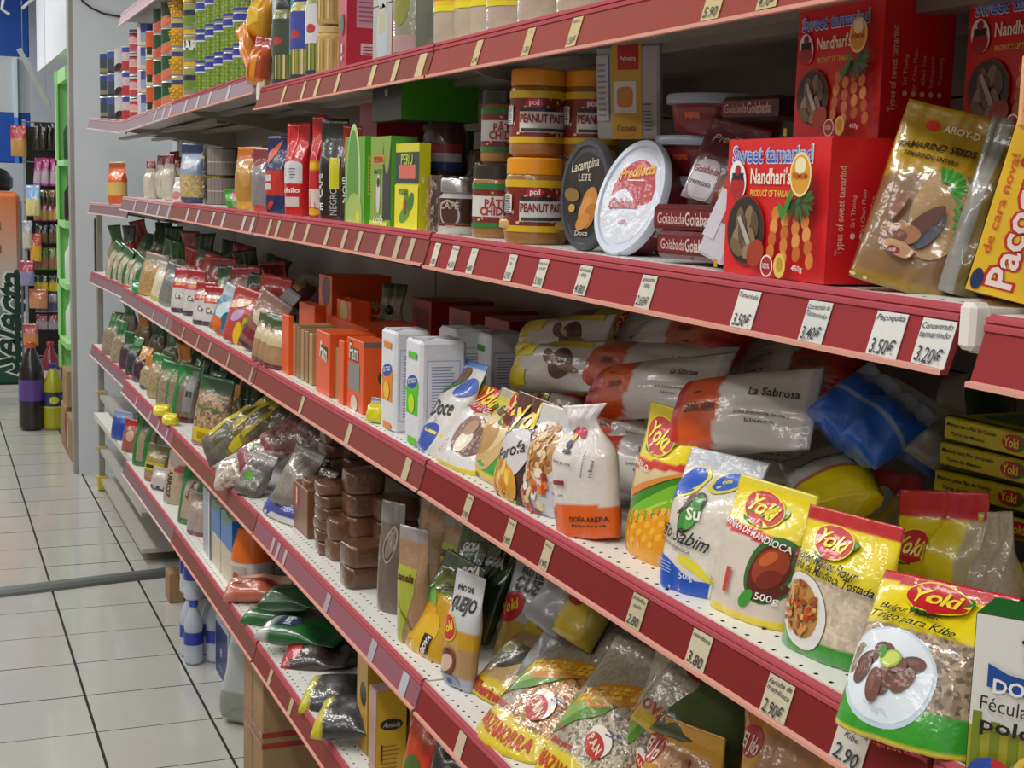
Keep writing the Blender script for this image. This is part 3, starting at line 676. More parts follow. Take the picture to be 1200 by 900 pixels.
brick(453, .02, .085, .07, .19, 'white paper flour pack with orange labels, left of the green-labelled one', 'e0842c')
brick(482, .015, .085, .085, .19, 'white paper flour pack with bright green labels standing at the shelf edge', '58c424')
brick(520, .14, .085, .085, .19, 'white paper flour pack standing behind the green-labelled one', '4c9434')
brick(560, .19, .085, .08, .185, 'white paper flour pack third from the orange cartons', '4c9434')
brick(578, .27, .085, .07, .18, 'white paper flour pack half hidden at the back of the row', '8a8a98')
# ---- lying white flour bags with orange ends
def lie(name, A_, B_, w, th, z, col, label, m=FILM, seed=0, group=None, up_=(0, 0, 1), cat='bag', h=None, **kw):
    """bag lying down: foot at A_, top at B_ (pixels with heights above the shelf), front turned up"""
    a = onz(A_[0], A_[1], z) if len(A_) == 2 else np.array(A_); b = onz(B_[0], B_[1], z) if len(B_) == 2 else np.array(B_)
    zz = b-a; L = np.linalg.norm(zz); zz /= L
    y = -np.array(up_, float); y -= zz*(y@zz); y /= np.linalg.norm(y); x = np.cross(y, zz)
    M = Matrix(((x[0], y[0], zz[0], a[0]), (x[1], y[1], zz[1], a[1]), (x[2], y[2], zz[2], a[2]), (0, 0, 0, 1)))
    o, S = bag(name, w, h or L, th, M, col, m, seed=seed, **kw); tag(o, label, cat, group); return o, Art(S, w, h or L)
def harina(A_, B_, z, label, seed, flip=False, end='d8541c', w=.10, th=.055, tilt=(-.75, -.45, .5), h=None):
    def c(u, v, s):
        if v < .12: return 'c4241c'
        if v < .36+.05*math.sin(3*u): return end
        if v > .93: return 'b8b4bc'
        return g('d9d5d0', .03)
    o, A = lie('flour_bag', A_, B_, w, th, z, c, label, seed=seed, up_=tilt, group='white and orange flour bags lying down', b0=.6, topv=.94, nu=24, nv=36, wr=.003, h=h)
    A.text('DOÑA AREPA', .5, .28, .1, '3a1a10', rot=90, bold=.02, fit=.45); A.lines(.3, .32, .2, .36, 1, '3a1a10'); A.text('La Sabrosa', .35, .75, .1, '30303a', rot=90, fit=.55); A.text('harina precocida de maíz', .62, .70, .04, '50505a', rot=90, fit=.6); A.text('blanca', .70, .70, .04, '50505a', rot=90, fit=.3)
    A.out('printed_front', PRINT, o)
    return o
z3 = Z[3]
def P3(px, py, d): return tuple(onx(px, py, D+d))
harina(P3(800, 492, .10), P3(958, 478, .16), 0, 'white flour bag with orange left end, largest lying crosswise on the pile', 101, w=.105, th=.06)
harina(P3(702, 462, .16), P3(850, 448, .17), 0, 'lying flour bag with a red tied end above the yellow corn bag', 102, w=.09)
harina(P3(690, 428, .22), P3(848, 440, .2), 0, 'lying flour bag with white band round its red end, second from the top', 110, w=.09)
harina(P3(690, 500, .14), P3(800, 512, .2), 0, 'lying flour bag with red end just right of the orange-footed bag', 103, w=.09)
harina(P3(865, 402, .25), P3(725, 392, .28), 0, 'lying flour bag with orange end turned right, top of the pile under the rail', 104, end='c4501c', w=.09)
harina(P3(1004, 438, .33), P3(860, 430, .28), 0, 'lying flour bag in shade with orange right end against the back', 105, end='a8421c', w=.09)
harina(P3(885, 398, .35), P3(985, 405, .36), 0, 'flour bag showing only a red-orange end at the back under the rail', 106, w=.08)
harina(P3(830, 538, .17), P3(950, 525, .22), 0, 'lying flour bag at the bottom of the pile behind the parrot bag', 107, w=.09)
harina(P3(692, 540, .12), P3(800, 545, .18), 0, 'flour bag with glossy red end low behind the orange-footed bag', 108, end='c02418', w=.09)
harina(P3(880, 470, .30), P3(1000, 465, .34), 0, 'white lying flour bag low at the back beside the blue bag', 109, w=.09)
# white packs with mushrooms picture
for i, (a, b, lb) in enumerate([(P3(618, 402, .22), P3(712, 396, .24), 'white starch pack with brown root picture and yellow tags, upper of two'), (P3(612, 432, .17), P3(700, 430, .2), 'white starch pack with yellow tags, lower of two'), ]):
    def c(u, v, s): return 'd2cdc8' if v > .12 else 'dcc92c'
    o, A = lie('starch_pack', a, b, .088, .05, z3+.10-.06*i, c, lb, seed=120+i, up_=(-.8, -.4, .4), cat='pack', b0=.8, topv=.97)
    A.ell(.5, .66, .30, .30, '4a2c1e', 70); A.ell(.38, .52, .24, .12, '5e3a26', 60); A.ell(.58, .74, .26, .07, '8a6248', 80); A.ell(.44, .60, .16, .05, 'b8987c', 60); A.rect(.1, .12, .35, .3, 'e4d428'); A.rect(.62, .1, .9, .26, 'e4d428'); A.rect(.05, .42, .16, .9, 'd8c02a'); A.out('printed_front', PRINT, o)
o, A = lie('starch_pack', P3(670, 390, .33), P3(790, 384, .36), .09, .05, z3+.16, lambda u, v, s: 'd8c428' if v > .3 else '7a4a2c', 'yellow and brown pack lying at the very back below the rail', seed=125, cat='pack', up_=(-.8, -.4, .4))
yoki(A, .5, .6, .3); A.out('printed_front', PRINT, o)
# blue crumpled bag
def c(u, v, s):
    if v > .80: return '9aa4b4'
    if .40 < v < .45: return '8aa4d0'
    if v < .42: return '1c62cc'
    return '1a5cc4'
o, A = lie('flour_bag', P3(985, 515, .16), P3(1060, 455, .24), .11, .07, z3+.10, c, 'bright blue plastic bag slumped on the pile near the back', seed=131, up_=(-.65, -.55, .6), b0=.6, topv=.9, wr=.016, nu=28, nv=36)
o, A = lie('flour_bag', P3(1050, 535, .24), P3(1095, 470, .28), .11, .06, z3+.07, lambda u, v, s: g('b4aca4', .1) if v > .1 else '2c50a0', 'crumpled white and grey bag behind the blue bag', seed=132, up_=(-.6, -.6, .5), b0=.7, wr=.009)
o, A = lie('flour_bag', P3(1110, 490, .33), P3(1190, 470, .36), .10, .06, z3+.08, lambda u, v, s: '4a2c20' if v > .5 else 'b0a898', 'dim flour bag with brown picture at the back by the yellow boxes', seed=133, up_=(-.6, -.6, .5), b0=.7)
A.ell(.4, .7, .3, .2, '2c3c1c'); A.out('printed_front', PRINT, o)
o, A = lie('flour_bag', P3(985, 600, .16), P3(960, 528, .21), .10, .05, z3+.06, lambda u, v, s: YEL if v < .35 else ('c83038' if v < .42 else g('c4c0bc', .05)), 'grey clear-topped bag with black outlined name, below the blue bag', seed=134, up_=(-.6, -.6, .5), b0=.7, h=.14)
A.text('rústica', .5, .68, .14, '1c1c1c', rot=-6, bold=.05, fit=.66); A.text('rústica', .5, .68, .14, 'e8e4e0', rot=-6, bold=.005, fit=.64); A.out('printed_front', PRINT, o)
# yellow bags behind the toasted flour
def c(u, v, s):
    if v > .8: return 'cc2834'
    if v > .3: return YEL if u < .8 else 'c8b890'
    return g('c8b89c', .2)
o, A, w, h = pbag('flour_bag', (1050, 735), (1128, 770), (1105, 575), 3, .06, c, wk=1.35, seed=140, nu=28, nv=40, dz=.0, wr=.005, label='yellow flour bag with a broad red top standing behind the toasted flour')
yoki(A, .35, .62, .22); A.out('printed_front', PRINT, o)
o, A, w, h = pbag('flour_bag', (985, 668), (1050, 700), (1040, 550), 3, .055, c, wk=1.2, seed=141, label='yellow flour bag with folded red corner between two larger yellow bags', wr=.005)
A.ell(.5, .72, .2, .12, 'f0e8dc'); yoki(A, .3, .5, .22); A.out('printed_front', PRINT, o)
o, A, w, h = pbag('flour_bag', (935, 650), (1000, 680), (985, 545), 3, .055, lambda u, v, s: YEL if v > .35 else 'd8ccb8', seed=142, label='yellow flour bag whose top shows behind the white cassava flour bag')
A.band(np.linspace(0, 1, 6), [.82, .8, .77, .74, .72, .7], [.9, .87, .84, .81, .79, .77], 'c82c30'); A.ell(.62, .7, .1, .07, '2a7a2a'); A.out('printed_front', PRINT, o)
o, A, w, h = pbag('flour_bag', (1130, 770), (1180, 800), (1162, 600), 3, .05, lambda u, v, s: g('c0ae98', .2) if u > .35 else 'd8c83a', seed=143, m=CLEARGRAIN, label='clear-sided bag between the red-topped bag and the yellow boxes', wr=.005)
o, A, w, h = pbag('flour_bag', (880, 640), (925, 665), (905, 530), 3, .05, lambda u, v, s: g('d8d0c8', .05) if v < .7 else '2c5cb4', seed=144, label='white bag with a blue and yellow swirl behind the parrot bag')
A.ell(.4, .8, .3, .14, 'e8dc50', 20); A.ell(.4, .81, .25, .1, '1f4cb0', 20); A.out('printed_front', PRINT, o)
o, A, w, h = pbag('flour_bag', (1185, 790), (1290, 830), (1215, 655), 3, .06, lambda u, v, s: YEL if v > .55 else g('a08a72', .8), seed=145, m=CLEARGRAIN, label='bulgur bag cut by the right edge of the view above the white carton')
A.text('Bulgur', .25, .78, .07, '1c1c18', shear=.2, fit=.3); A.text('Trigo para', .28, .70, .07, '1c1c18', shear=.2, fit=.42); A.out('printed_front', PRINT, o)
# yellow cartons stacked flat
for i, lb in enumerate(['lowest', 'second from the bottom', 'third from the bottom', 'topmost']):
    o, A, B, Tp, L = carton('manioc_carton', .19, .10, .024, None, 'd9c71e', CARD, .002)
    rz = [-76, -80, -84, -88][i]; q = onx([1098, 1094, 1100, 1106][i], [598, 562, 530, 500][i], D+.25-.008*i); q[2] -= .012
    c_, s_ = math.cos(math.radians(rz)), math.sin(math.radians(rz))
    o.matrix_world = stand(q[0]+.095*c_, q[1]+.095*s_, q[2], rz); tag(o, 'yellow carton with a red oval name lying flat, %s of its stack' % lb, 'carton', 'yellow cartons stacked flat')
    A.text('Mistura para Pão de Queijo', .22, .66, .022, '2c2a18', bold=.02, fit=.38); A.text('Tarte de Manioc', .2, .30, .020, '2c2a18', bold=.02, fit=.26); A.ell(.55, .5, .085, .045, '2a7a26', 4); A.ell(.53, .52, .072, .042, YRED, 4); A.text('Yoki', .53, .52, .05, 'f6e63a', bold=.03, fit=.11)
    Tp.rect(.0, 0, 1, .12, '3a7a26'); Tp.rect(.1, .3, .9, .9, '4a8a2c'); A.out('printed_edge', PRINT, o); Tp.out('printed_top', PRINT, o)
MB().bbox(D+.2, .75, Z[3]+.0, D+.36, .98, Z[3]+.04, '7a2c22', .01).out('flour_pack', FILM)['label'] = 'dim reddish pack lying under the yellow carton stack'
bpy.data.objects[COL.objects[-1].name]['category'] = 'pack'
# white carton at the right edge
p = onz(1129, 940, Z[3]); rz = -56
o, A, B, Tp, L = carton('starch_carton', .115, .05, .150, None, 'e4e2da', CARD, .0015)
c_, s_ = math.cos(math.radians(rz)), math.sin(math.radians(rz)); o.matrix_world = stand(p[0]+.0575*c_, p[1]+.0575*s_, Z[3], rz); tag(o, 'white and green cassava starch carton with blue name ribbon at the right edge', 'carton')
A.rect(0, 0, 1, 1, 'e6e4dc'); A.rect(0, .0, 1, .42, 'a8a02c'); 
for i in range(8): A.rect(.02+.12*i, .0, .08+.12*i, .5-.04*(i % 3), '7a8a20')
A.o += .0003
A.band(np.linspace(.1, 1, 8), [.64, .63, .62, .61, .61, .61, .61, .61], [.76, .72, .71, .71, .71, .71, .71, .71], '1c4c9c'); A.text('DON RAMÓN', .56, .66, .095, 'f2f0e8', bold=.025, fit=.84)
A.ell(.42, .83, .16, .10, 'b04420', 90); A.ell(.42, .90, .12, .035, '4a1c14'); A.rect(.34, .76, .40, .82, '1c2a20'); A.rect(.46, .76, .52, .82, '1c2a20')
A.text('Fécula de mandioca', .56, .545, .10, '26262a', bold=.0, fit=.98, rot=-2); A.text('polcada', .38, .43, .10, '1c1c1c', bold=.02, rot=-3, fit=.6); A.rect(.6, .45, .95, .49, '2c8a50')
A.ell(.62, .18, .36, .24, '8a8a90'); A.ell(.64, .24, .33, .19, 'f0c84a'); A.ell(.64, .25, .28, .15, 'e4a82c'); A.ell(.17, .16, .16, .16, 'c8283a', a0=-30, a1=90); A.ell(.17, .16, .16, .16, '2a50b0', a0=90, a1=210); A.ell(.17, .16, .16, .16, '3a9a3a', a0=210, a1=330); A.ell(.17, .16, .09, .09, 'f0eee8'); A.rect(.55, .02, .62, .12, 'f0c040'); A.rect(.66, .02, .72, .10, 'f0c040')
Tp.rect(0, 0, 1, 1, '1f6a30'); L.rect(0, 0, 1, 1, '4a7a30'); A.out('printed_front', CARD, o); Tp.out('printed_top', CARD, o); L.out('printed_side', CARD, o)
# ---------------------------------------------------------------- second level
S2 = Z[2]
def tamarind(y_far, w, x, z, label, near=True):
    Mx = stand(x, y_far-w/2, z, -90)
    o, A, B, Tp, L = carton('tamarind_box', w, .085, .138, None, 'd41a20', CARD, .001); o.matrix_world = Mx; tag(o, label, 'box', 'red sweet tamarind boxes')
    A.rect(0, 0, 1, 1, 'd81c22'); A.text('Sweet tamarind', .45, .885, .095, 'f0f0f8', bold=.05, fit=.80); A.text('Sweet tamarind', .45, .885, .09, '3a58c0', bold=.018, fit=.78); A.text('Sweet tamarind', .455, .895, .085, '9ab0e8', bold=.0, fit=.77)
    A.text("Nandhari's", .46, .73, .085, 'f4ecd8', bold=.02, cond=.8, fit=.40); A.text('PRODUCT OF THAILAND', .48, .605, .035, 'e8d048', bold=.015, fit=.42)
    A.ell(.13, .70, .085, .11, 'f4f0f0', 20); A.ell(.13, .66, .075, .075, 'b01c24'); A.rect(.07, .70, .19, .75, '2a2426'); A.ell(.13, .77, .03, .03, 'a02020')
    A.ell(.24, .33, .195, .195, 'a01418'); A.ell(.24, .33, .185, .185, '2c2624')
    for k, (cx, cy, aa) in enumerate([(.18, .40, 80), (.27, .42, 70), (.34, .38, 100), (.16, .28, 60), (.24, .25, 95), (.32, .26, 110), (.22, .34, 85), (.30, .18, 20), (.17, .20, 150)]): A.ell(cx, cy, .075, .04, ['7a6248', '8a7256', '5e4a38', '96826a'][k % 4], aa)
    A.poly([(.17, .42), (.20, .44), (.32, .24), (.28, .22)], 'b8aea4')
    for k in range(4):
        cx = .58+.10*k
        for q in range(4): A.ell(cx+.02*q*(k-1)*.5-.02, .46-.09*q-.04*(k % 2), .042, .036, ['d8823a', 'e49a4c', 'c86a28'][(k+q) % 3], 70)
    A.ell(.40, .17, .09, .07, 'a83a20', 30)
    for k in range(14): aa = math.radians(200+k*17); A.ell(.80+.09*math.cos(aa), .56+.06*math.sin(aa), .07, .014, '2f6a2a' if k % 3 else '5a2a20', math.degrees(aa), n=8)
    A.ell(.66, .48, .05, .02, '3a8a34', -60); A.ell(.72, .54, .09, .02, '3a8a34', 60)
    A.ell(.83, .74, .098, .115, 'f2e2a0'); A.ell(.83, .74, .085, .10, 'e0a030'); A.ell(.83, .80, .05, .045, 'f4e8c0'); A.text('PREMIUM', .83, .73, .03, 'b83a20', fit=.13)
    A.ell(.56, .09, .06, .06, 'f0e8e0'); A.ell(.56, .09, .05, .05, 'b01c20'); A.text('100%', .56, .09, .03, 'f0e8e0', fit=.07); A.ell(.69, .10, .055, .065, 'e8cc60'); A.ell(.69, .11, .03, .04, 'c89a30'); A.text('450g', .86, .09, .03, 'f0e8e0', fit=.1); A.rect(.02, .04, .06, .1, 'c89a30')
    B.rect(0, 0, 1, 1, 'd81c22'); B.text('Types of sweet tamarind', .16, .50, .095, 'e8b8a0', rot=90, bold=.01, fit=.98)
    for k, tt in enumerate(['Sri Thong', 'Sri Chan Phao', 'Khan Tee', 'Inthaphum', 'Prakaitong']): B.text(tt, .32+.12*k, .50, .055, 'e8a090', rot=90, fit=[.36, .48, .34, .38, .32][k]); B.ell(.32+.12*k, .33 if k else .33, .035, .035, 'f0c8c0', n=10)
    A.out('printed_front', CARD, o); B.out('printed_side', CARD, o); return o
Y1 = yat(848, D+.012, S2); Y2 = yat(966, D+.012, S2); tamarind(Y1, Y1-Y2, D+.012, S2+.0012, 'red sweet tamarind box standing at the shelf edge, the lower front one')
q1 = onx(925, 165, D+.10); q2 = onx(1062, 165, D+.10); tamarind(q1[1], .150, D+.105, S2+.141, 'red sweet tamarind box raised above and behind, round window at its left')
o = carton('tamarind_box', .15, .085, .138, None, 'd41a20', CARD)[0]; o.matrix_world = stand(D+.105, q1[1]-.075, S2+.001); tag(o, 'red tamarind box hidden under the raised one, only an edge showing', 'box', 'red sweet tamarind boxes')
q3 = onx(1134, 60, D+.16); tamarind(q3[1], .15, D+.16, S2+.141, 'dim red tamarind box on the right, half cut by the golden bag')
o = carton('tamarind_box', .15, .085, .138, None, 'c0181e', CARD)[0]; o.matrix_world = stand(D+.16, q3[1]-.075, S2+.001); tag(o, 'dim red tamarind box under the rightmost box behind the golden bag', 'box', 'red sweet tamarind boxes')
# golden bag
def c(u, v, s):
    if v < .07: return '9a7c28'
    if v < .56+.12*u: return '8a6844'
    return 'b08c1e'
w, h = .098, .172
o, S = bag('tamarind_bag', w, h, .04, stand(D+.052, yat(1054, D+.052, S2), S2+.001, -46, 14, 13), c, FOIL, seed=201, nu=32, nv=48, b0=.6, topv=.93, wr=.003, lean=14); tag(o, 'golden foil bag of tamarind picturing brown pods and green leaves', 'bag'); A = Art(S, w, h)
A.text('AROY-D', .58, .885, .07, 'e8dcb8', bold=.03, fit=.34); A.ell(.3, .885, .07, .05, 'd8352c'); A.text('TAMARIND SEEDS', .42, .765, .07, '2c1c10', bold=.02, shear=.2, rot=4, fit=.72); A.text('TAMARINDO ENTERO', .40, .70, .045, '2c1c10', bold=.02, fit=.52)
A.ell(.66, .42, .26, .42, 'b08a58', 0); 
for k in range(12): aa = math.radians(-40+k*14); A.ell(.62+.12*math.cos(aa), .57+.05*math.sin(aa), .08, .018, '2f8a24' if k % 2 else '47a838', math.degrees(aa), n=10)
for k in range(8): A.ell(.78+.01*k, .50-.022*k, .05, .016, '3a9430', -50+(k % 2)*100, n=8)
A.ell(.62, .33, .10, .20, '3c3c4c', -20); A.ell(.56, .36, .22, .07, '6a3a2c', 55); A.ell(.40, .27, .16, .09, 'b07a54', 10); A.ell(.34, .24, .12, .07, '7a4a34', 30); A.ell(.42, .20, .14, .06, 'c89a70', -10); A.ell(.30, .40, .15, .05, '8a5638', 75); A.ell(.38, .19, .05, .03, '8a2a2a'); A.ell(.1, .03, .03, .012, 'd8c890'); A.ell(.22, .03, .03, .012, 'd8c890')
A.out('printed_front', FOIL, o)
o, S = bag('tamarind_bag', .038, .16, .04, stand(D+.075, yat(1122, D+.075, S2), S2+.001, -50, 10, 12), lambda u, v, s: '8c8c86' if u < .5 else '6a5618', FOIL, seed=203, lean=10); tag(o, 'grey-edged foil bag squeezed in behind the golden tamarind bag', 'bag')
# yellow candy boxes
o, A, B, Tp, L = carton('candy_box', .055, .10, .175, None, 'e8b418', FILM, .003)
o.matrix_world = stand(D+.035, yat(1170, D+.035, S2), S2+.006, -48, 6, 12); tag(o, 'yellow candy pack with big white sideways lettering at the right edge', 'pack')
A.rect(0, 0, 1, 1, 'ecc01c'); A.text('Paçoquita', .50, .42, .42, 'c42a1c', rot=90, bold=.07, fit=2.45); A.text('Paçoquita', .50, .42, .38, 'f4e4e0', rot=90, bold=.02, fit=2.4); A.text('de cara nova!', .13, .42, .13, 'd8561c', rot=90, bold=.01, fit=1.5); A.ell(.12, .06, .09, .16, '1c2a5c'); A.rect(.6, .90, .95, .96, '2c2c34'); A.out('printed_front', PRINT, o)
L.rect(0, 0, 1, 1, '5a4a20'); L.out('printed_side', PRINT, o)
o, A, B, Tp, L = carton('candy_box', .055, .10, .06, None, 'e8a468', FILM, .004); q = onx(1232, 152, D+.03); o.matrix_world = stand(q[0], q[1], q[2], -60); tag(o, 'small orange and yellow candy pack balanced on the lettered one', 'pack'); A.text('Paçoq', .5, .5, .3, 'c42a5c', rot=60, bold=.04, fit=.9); A.ell(.4, .8, .3, .06, '2c2c34'); A.out('printed_front', PRINT, o)
def candyjar(px, py, d, lb):
    q = onx(px, py, D+d); e = empty('candy_jar', (q[0], q[1], S2)); tag(e, lb, 'jar')
    MB().lathe([(.03, 0, 'c8d0dc'), (.036, .004, 'c8d0dc'), (.036, .012, 'b4bccc'), (.034, .014, '6a3420'), (.034, .10, '6a3420'), (.030, .11, 'a87848'), (.030, .13, 'e0b050')], 'c8d0dc').out('jar', PLAST, e, 'a')
    A = Art(cyl_surf(.0342, .03, .10, -100, 200), .1, .07); A.rect(0, 0, 1, 1, 'e8a03c'); A.text('Paçoca', .4, .6, .2, 'f4ece4', bold=.04, rot=10, fit=.5); A.ell(.45, .3, .15, .1, '6a3018'); A.out('label', PRINT, e)
candyjar(1262, 350, .05, 'clear candy jar with orange label cut by the right edge')
# white-capped slice pack leaning against the tamarind box
o, A, B, Tp, L = carton('guava_pack', .038, .022, .085, None, 'cfd0dc', FILM, .004)
o.matrix_world = stand(D+.022, yat(829, D+.022, S2), S2+.012, -62, 5, 22); tag(o, 'wedge-like white guava pack leaning against the red box', 'pack')
A.rect(.0, .5, 1, 1, 'b8503c'); A.rect(0, .25, .4, .9, 'd8d8e4'); A.out('printed_front', PRINT, o)
# small bricks of guava paste
def pastebrick(px, py, d, w, h, dd, lb, rz=-82, c_='5e1a20', grp='dark red guava paste bricks'):
    q = onx(px, py, D+d); o, A, B, Tp, L = carton('guava_brick', w, dd, h, None, c_, FILM, .005); r = math.radians(rz)
    o.matrix_world = stand(q[0]+w/2*math.cos(r), q[1]+w/2*math.sin(r), q[2], rz); tag(o, lb, 'pack', grp)
    A.rect(.04, .25, .96, .8, '7a2028'); A.text('Goiabada', .3, .52, .11, 'd8b0ac', fit=.4); A.text('Goiabada', .72, .52, .13, 'd8c0bc', bold=.02, fit=.42); Tp.rect(.1, .1, .9, .9, '6a2026'); A.out('printed_front', PRINT, o); return o
pastebrick(768, 301, .03, .115, .032, .06, 'dark red guava brick lying at the shelf edge, lower of two')
pastebrick(763, 272, .03, .12, .034, .065, 'dark red guava brick lying on another, beside the leaning white tub', -78)
pastebrick(843, 143, .14, .10, .03, .05, 'dark guava brick lying high on the stacked tubs', -80, '4a1a1c')
# dark red pouch leaning
def c(u, v, s): return '5a1c22' if v > .45 else ('8a8086' if u < .6 else '7a3430')
q = onx(832, 240, D+.10); o, S = bag('guava_pouch', .085, .105, .028, stand(q[0], q[1], q[2], -55, 18, 14), c, seed=205, b0=.4, lean=18); tag(o, 'dark red pouch with a white label patch leaning on the tubs', 'pouch'); A = Art(S, .085, .105)
A.ell(.34, .25, .28, .22, 'b8b4bc', 90, e=3); A.ell(.34, .26, .26, .20, 'c4c0c8', 90, e=3); A.text('Goiabada', .33, .35, .1, '9a3038', fit=.42, shear=.2); A.text('cremosa', .3, .2, .07, '4a3a3c', fit=.4); A.ell(.78, .36, .1, .07, 'c0392c', 80); A.ell(.74, .2, .12, .07, 'b0a050', 60); A.text('Predileta', .5, .76, .13, 'c8a8a4', rot=6, fit=.62, shear=.2); A.out('printed_front', PRINT, o)
# tubs
def tub(name, r, h, ov, side, lidc, M, lb, grp=None, lidart=None, sideart=None, m=PLAST, cat='tub', rim=.004):
    e = empty(name); tag(e, lb, cat, grp)
    MB().lathe([(r*.84, 0, side), (r*.88, .004, side), (r*.97, h-.012, side), (r*.97, h-.010, side)], side, n=40, sy=ov).out('tub_body', m, e, 'a')
    MB().lathe([(r*.97, h-.013, lidc), (r+rim, h-.012, lidc), (r+rim, h-.003, lidc), (r+rim*.5, h, lidc), (r*.93, h, lidc), (r*.91, h-.003, lidc), (.001, h-.003, lidc)], lidc, n=40, sy=ov).out('lid', PLAST, e, 'a')
    if lidart:
        A = Art(lambda u, v, off: np.stack([(np.asarray(u)-.5)*2*r*.9, (np.asarray(v)-.5)*2*r*.9*ov, np.zeros(len(u))+h-.003+off], 1), 2*r*.9, 2*r*.9*ov, .0005); lidart(A); A.out('lid_print', PRINT, e)
    if sideart: A = Art(cyl_surf(r*.85, .006, h-.016, -90, 200, 1, ov, rtop=r*.965), r*3, h-.02, .0005); sideart(A); A.out('side_label', PRINT, e)
    if M is not None: e.matrix_world = M
    return e
def sidered(A): A.rect(0, .05, 1, .95, '8a2a34'); A.lines(.3, .75, .2, .8, 5, 'c89a9c'); A.text('Goiabada', .62, .7, .05, 'e0c0bc', fit=.2); A.rect(.12, .3, .22, .75, 'c85a34')
zz = S2
for k, (pxc, lb) in enumerate([(826, 'lowest'), (830, 'second from the shelf'), (834, 'third from the shelf'), (846, 'topmost')]):
    y = yat(pxc, D+.19, S2); tub('guava_tub', .080, .051, .8, '7a1c24', 'a8b4c8', Matrix.Translation((D+.19, y, S2+.001+.0515*k)), 'oval guava tub with grey-blue lid, %s of the stack' % lb, 'stacked guava tubs', None, sidered)
# leaning white tub, lid to the aisle
def lidart(A):
    A.ell(.5, .5, .46, .46*.72, 'd8dee8'); A.ell(.56, .64, .34, .24, 'b02c38', 20); A.poly([(.16, .50), (.5, .56), (.5, .42), (.86, .46), (.8, .22), (.5, .1), (.2, .25)], 'd4dce8'); A.text('Predilecta', .56, .72, .12, 'e8a040', rot=6, bold=.04, shear=.2, fit=.44); A.rect(.42, .62, .66, .64, 'e8d8d0'); A.text('Goiabada', .42, .42, .11, 'c03848', rot=2, bold=.01, shear=.3, fit=.36); A.rect(.26, .36, .6, .37, 'c03848'); A.text('600g', .4, .22, .04, 'c06070')
def leantub(name, BL, T, axis, r, h, ov, side, lidc, lb, lidart, sideart, dpt):
    """tub on its side: lid centre seen at the pixel T, lid normal along axis, long side up"""
    n = np.array(axis, float); n /= np.linalg.norm(n); c0 = onx(T[0], T[1], D+dpt)
    upv = np.array([BL[0], BL[1], BL[2]], float); x = upv-n*(upv@n); x /= np.linalg.norm(x)   # local x = long axis
    y = np.cross(n, x); o = c0-n*h
    M = Matrix(((x[0], y[0], n[0], o[0]), (x[1], y[1], n[1], o[1]), (x[2], y[2], n[2], o[2]), (0, 0, 0, 1)))
    return tub(name, r, h, ov, side, lidc, M, lb, None, lidart, sideart)
def rotart(f):                                            # print turned so that up on the lid is the long axis
    def g_(A):
        W, H, S = A.W, A.H, A.S; B = Art(lambda u, v, off: S(np.asarray(v), 1-np.asarray(u), off), H, W, A.o, A.st); f(B); A.v, A.f, A.c = B.v, B.f, B.c
    return g_
def lidart2(A):
    A.ell(.5, .5, .49, .62, 'd4dae6'); A.band(np.linspace(.14, .9, 12), [.50+.08*math.sin(6*t) for t in np.linspace(0, 1, 12)], [.50+.5*math.sqrt(max(0, .25-(t-.5)**2))*1.5 for t in np.linspace(0.02, .98, 12)], 'b02c38')
    A.text('Predilecta', .52, .76, .15, 'e8a040', rot=8, bold=.04, shear=.2, fit=.62); A.rect(.38, .66, .68, .675, 'e8d8d0'); A.text('Goiabada', .42, .44, .15, 'c03848', rot=4, bold=.02, shear=.3, fit=.52); A.rect(.22, .385, .7, .392, 'c03848'); A.text('600g', .5, .24, .06, 'c06070')
leantub('guava_tub', (.33, .1, 1), (737, 230), (-.90, -.27, .33), .074, .05, .76, '7a2430', 'd0d8e8', 'oval guava tub leaning on its side with white lid facing the aisle', rotart(lidart2), lambda A: (A.rect(0, .05, 1, .95, '7a2430'), A.rect(.3, .3, .42, .8, 'c8c0c0'), A.lines(.31, .41, .32, .78, 6, '3a3a3a')), .062)
def blacklid(A):
    A.ell(.5, .5, .49, .62, '2c2826'); A.text('Lacampina', .46, .80, .15, 'd8ccb8', rot=8, shear=.3, fit=.66); A.text('LETE', .48, .68, .1, 'c8bca8', bold=.02, fit=.3)
    A.ell(.62, .42, .24, .16, 'c8863c', 60); A.ell(.55, .34, .22, .14, 'd89448', 55); A.ell(.64, .28, .2, .12, 'b87430', 60); A.ell(.5, .22, .18, .1, 'd08a40', 30); A.ell(.2, .5, .1, .18, '8a6a34', 80); A.ell(.22, .36, .08, .06, 'c89a4c'); A.text('Doce', .5, .10, .07, 'd8ccb8', fit=.3)
leantub('black_tin', (.12, .05, 1), (684, 228), (-.95, -.20, .06), .071, .042, .72, '201c20', '4a4c52', 'round-ended black tin on its side picturing orange slices', rotart(blacklid), lambda A: (A.rect(0, .05, 1, .95, '1c1a20'), A.text('Lacampina', .5, .6, .1, 'd8d0c0', fit=.3)), .045)
tub('caramel_tub', .052, .036, .9, 'a8793c', 'c89a54', Matrix.Translation((D+.066, yat(628, D+.066, S2), S2+.001)), 'low caramel-coloured tub in front of the lower peanut butter jars', None, None, None)
tub('black_tin', .05, .034, .9, '2a2426', '5a4a3c', Matrix.Translation((D+.20, yat(738, D+.20, S2), S2+.05)), 'dark tin lying flat beneath the yellow hanging packet')
tub('dark_tub', .05, .048, .9, '2a2426', '3a3432', Matrix.Translation((D+.20, yat(738, D+.20, S2), S2+.001)), 'dark tub supporting the flat dark tin')
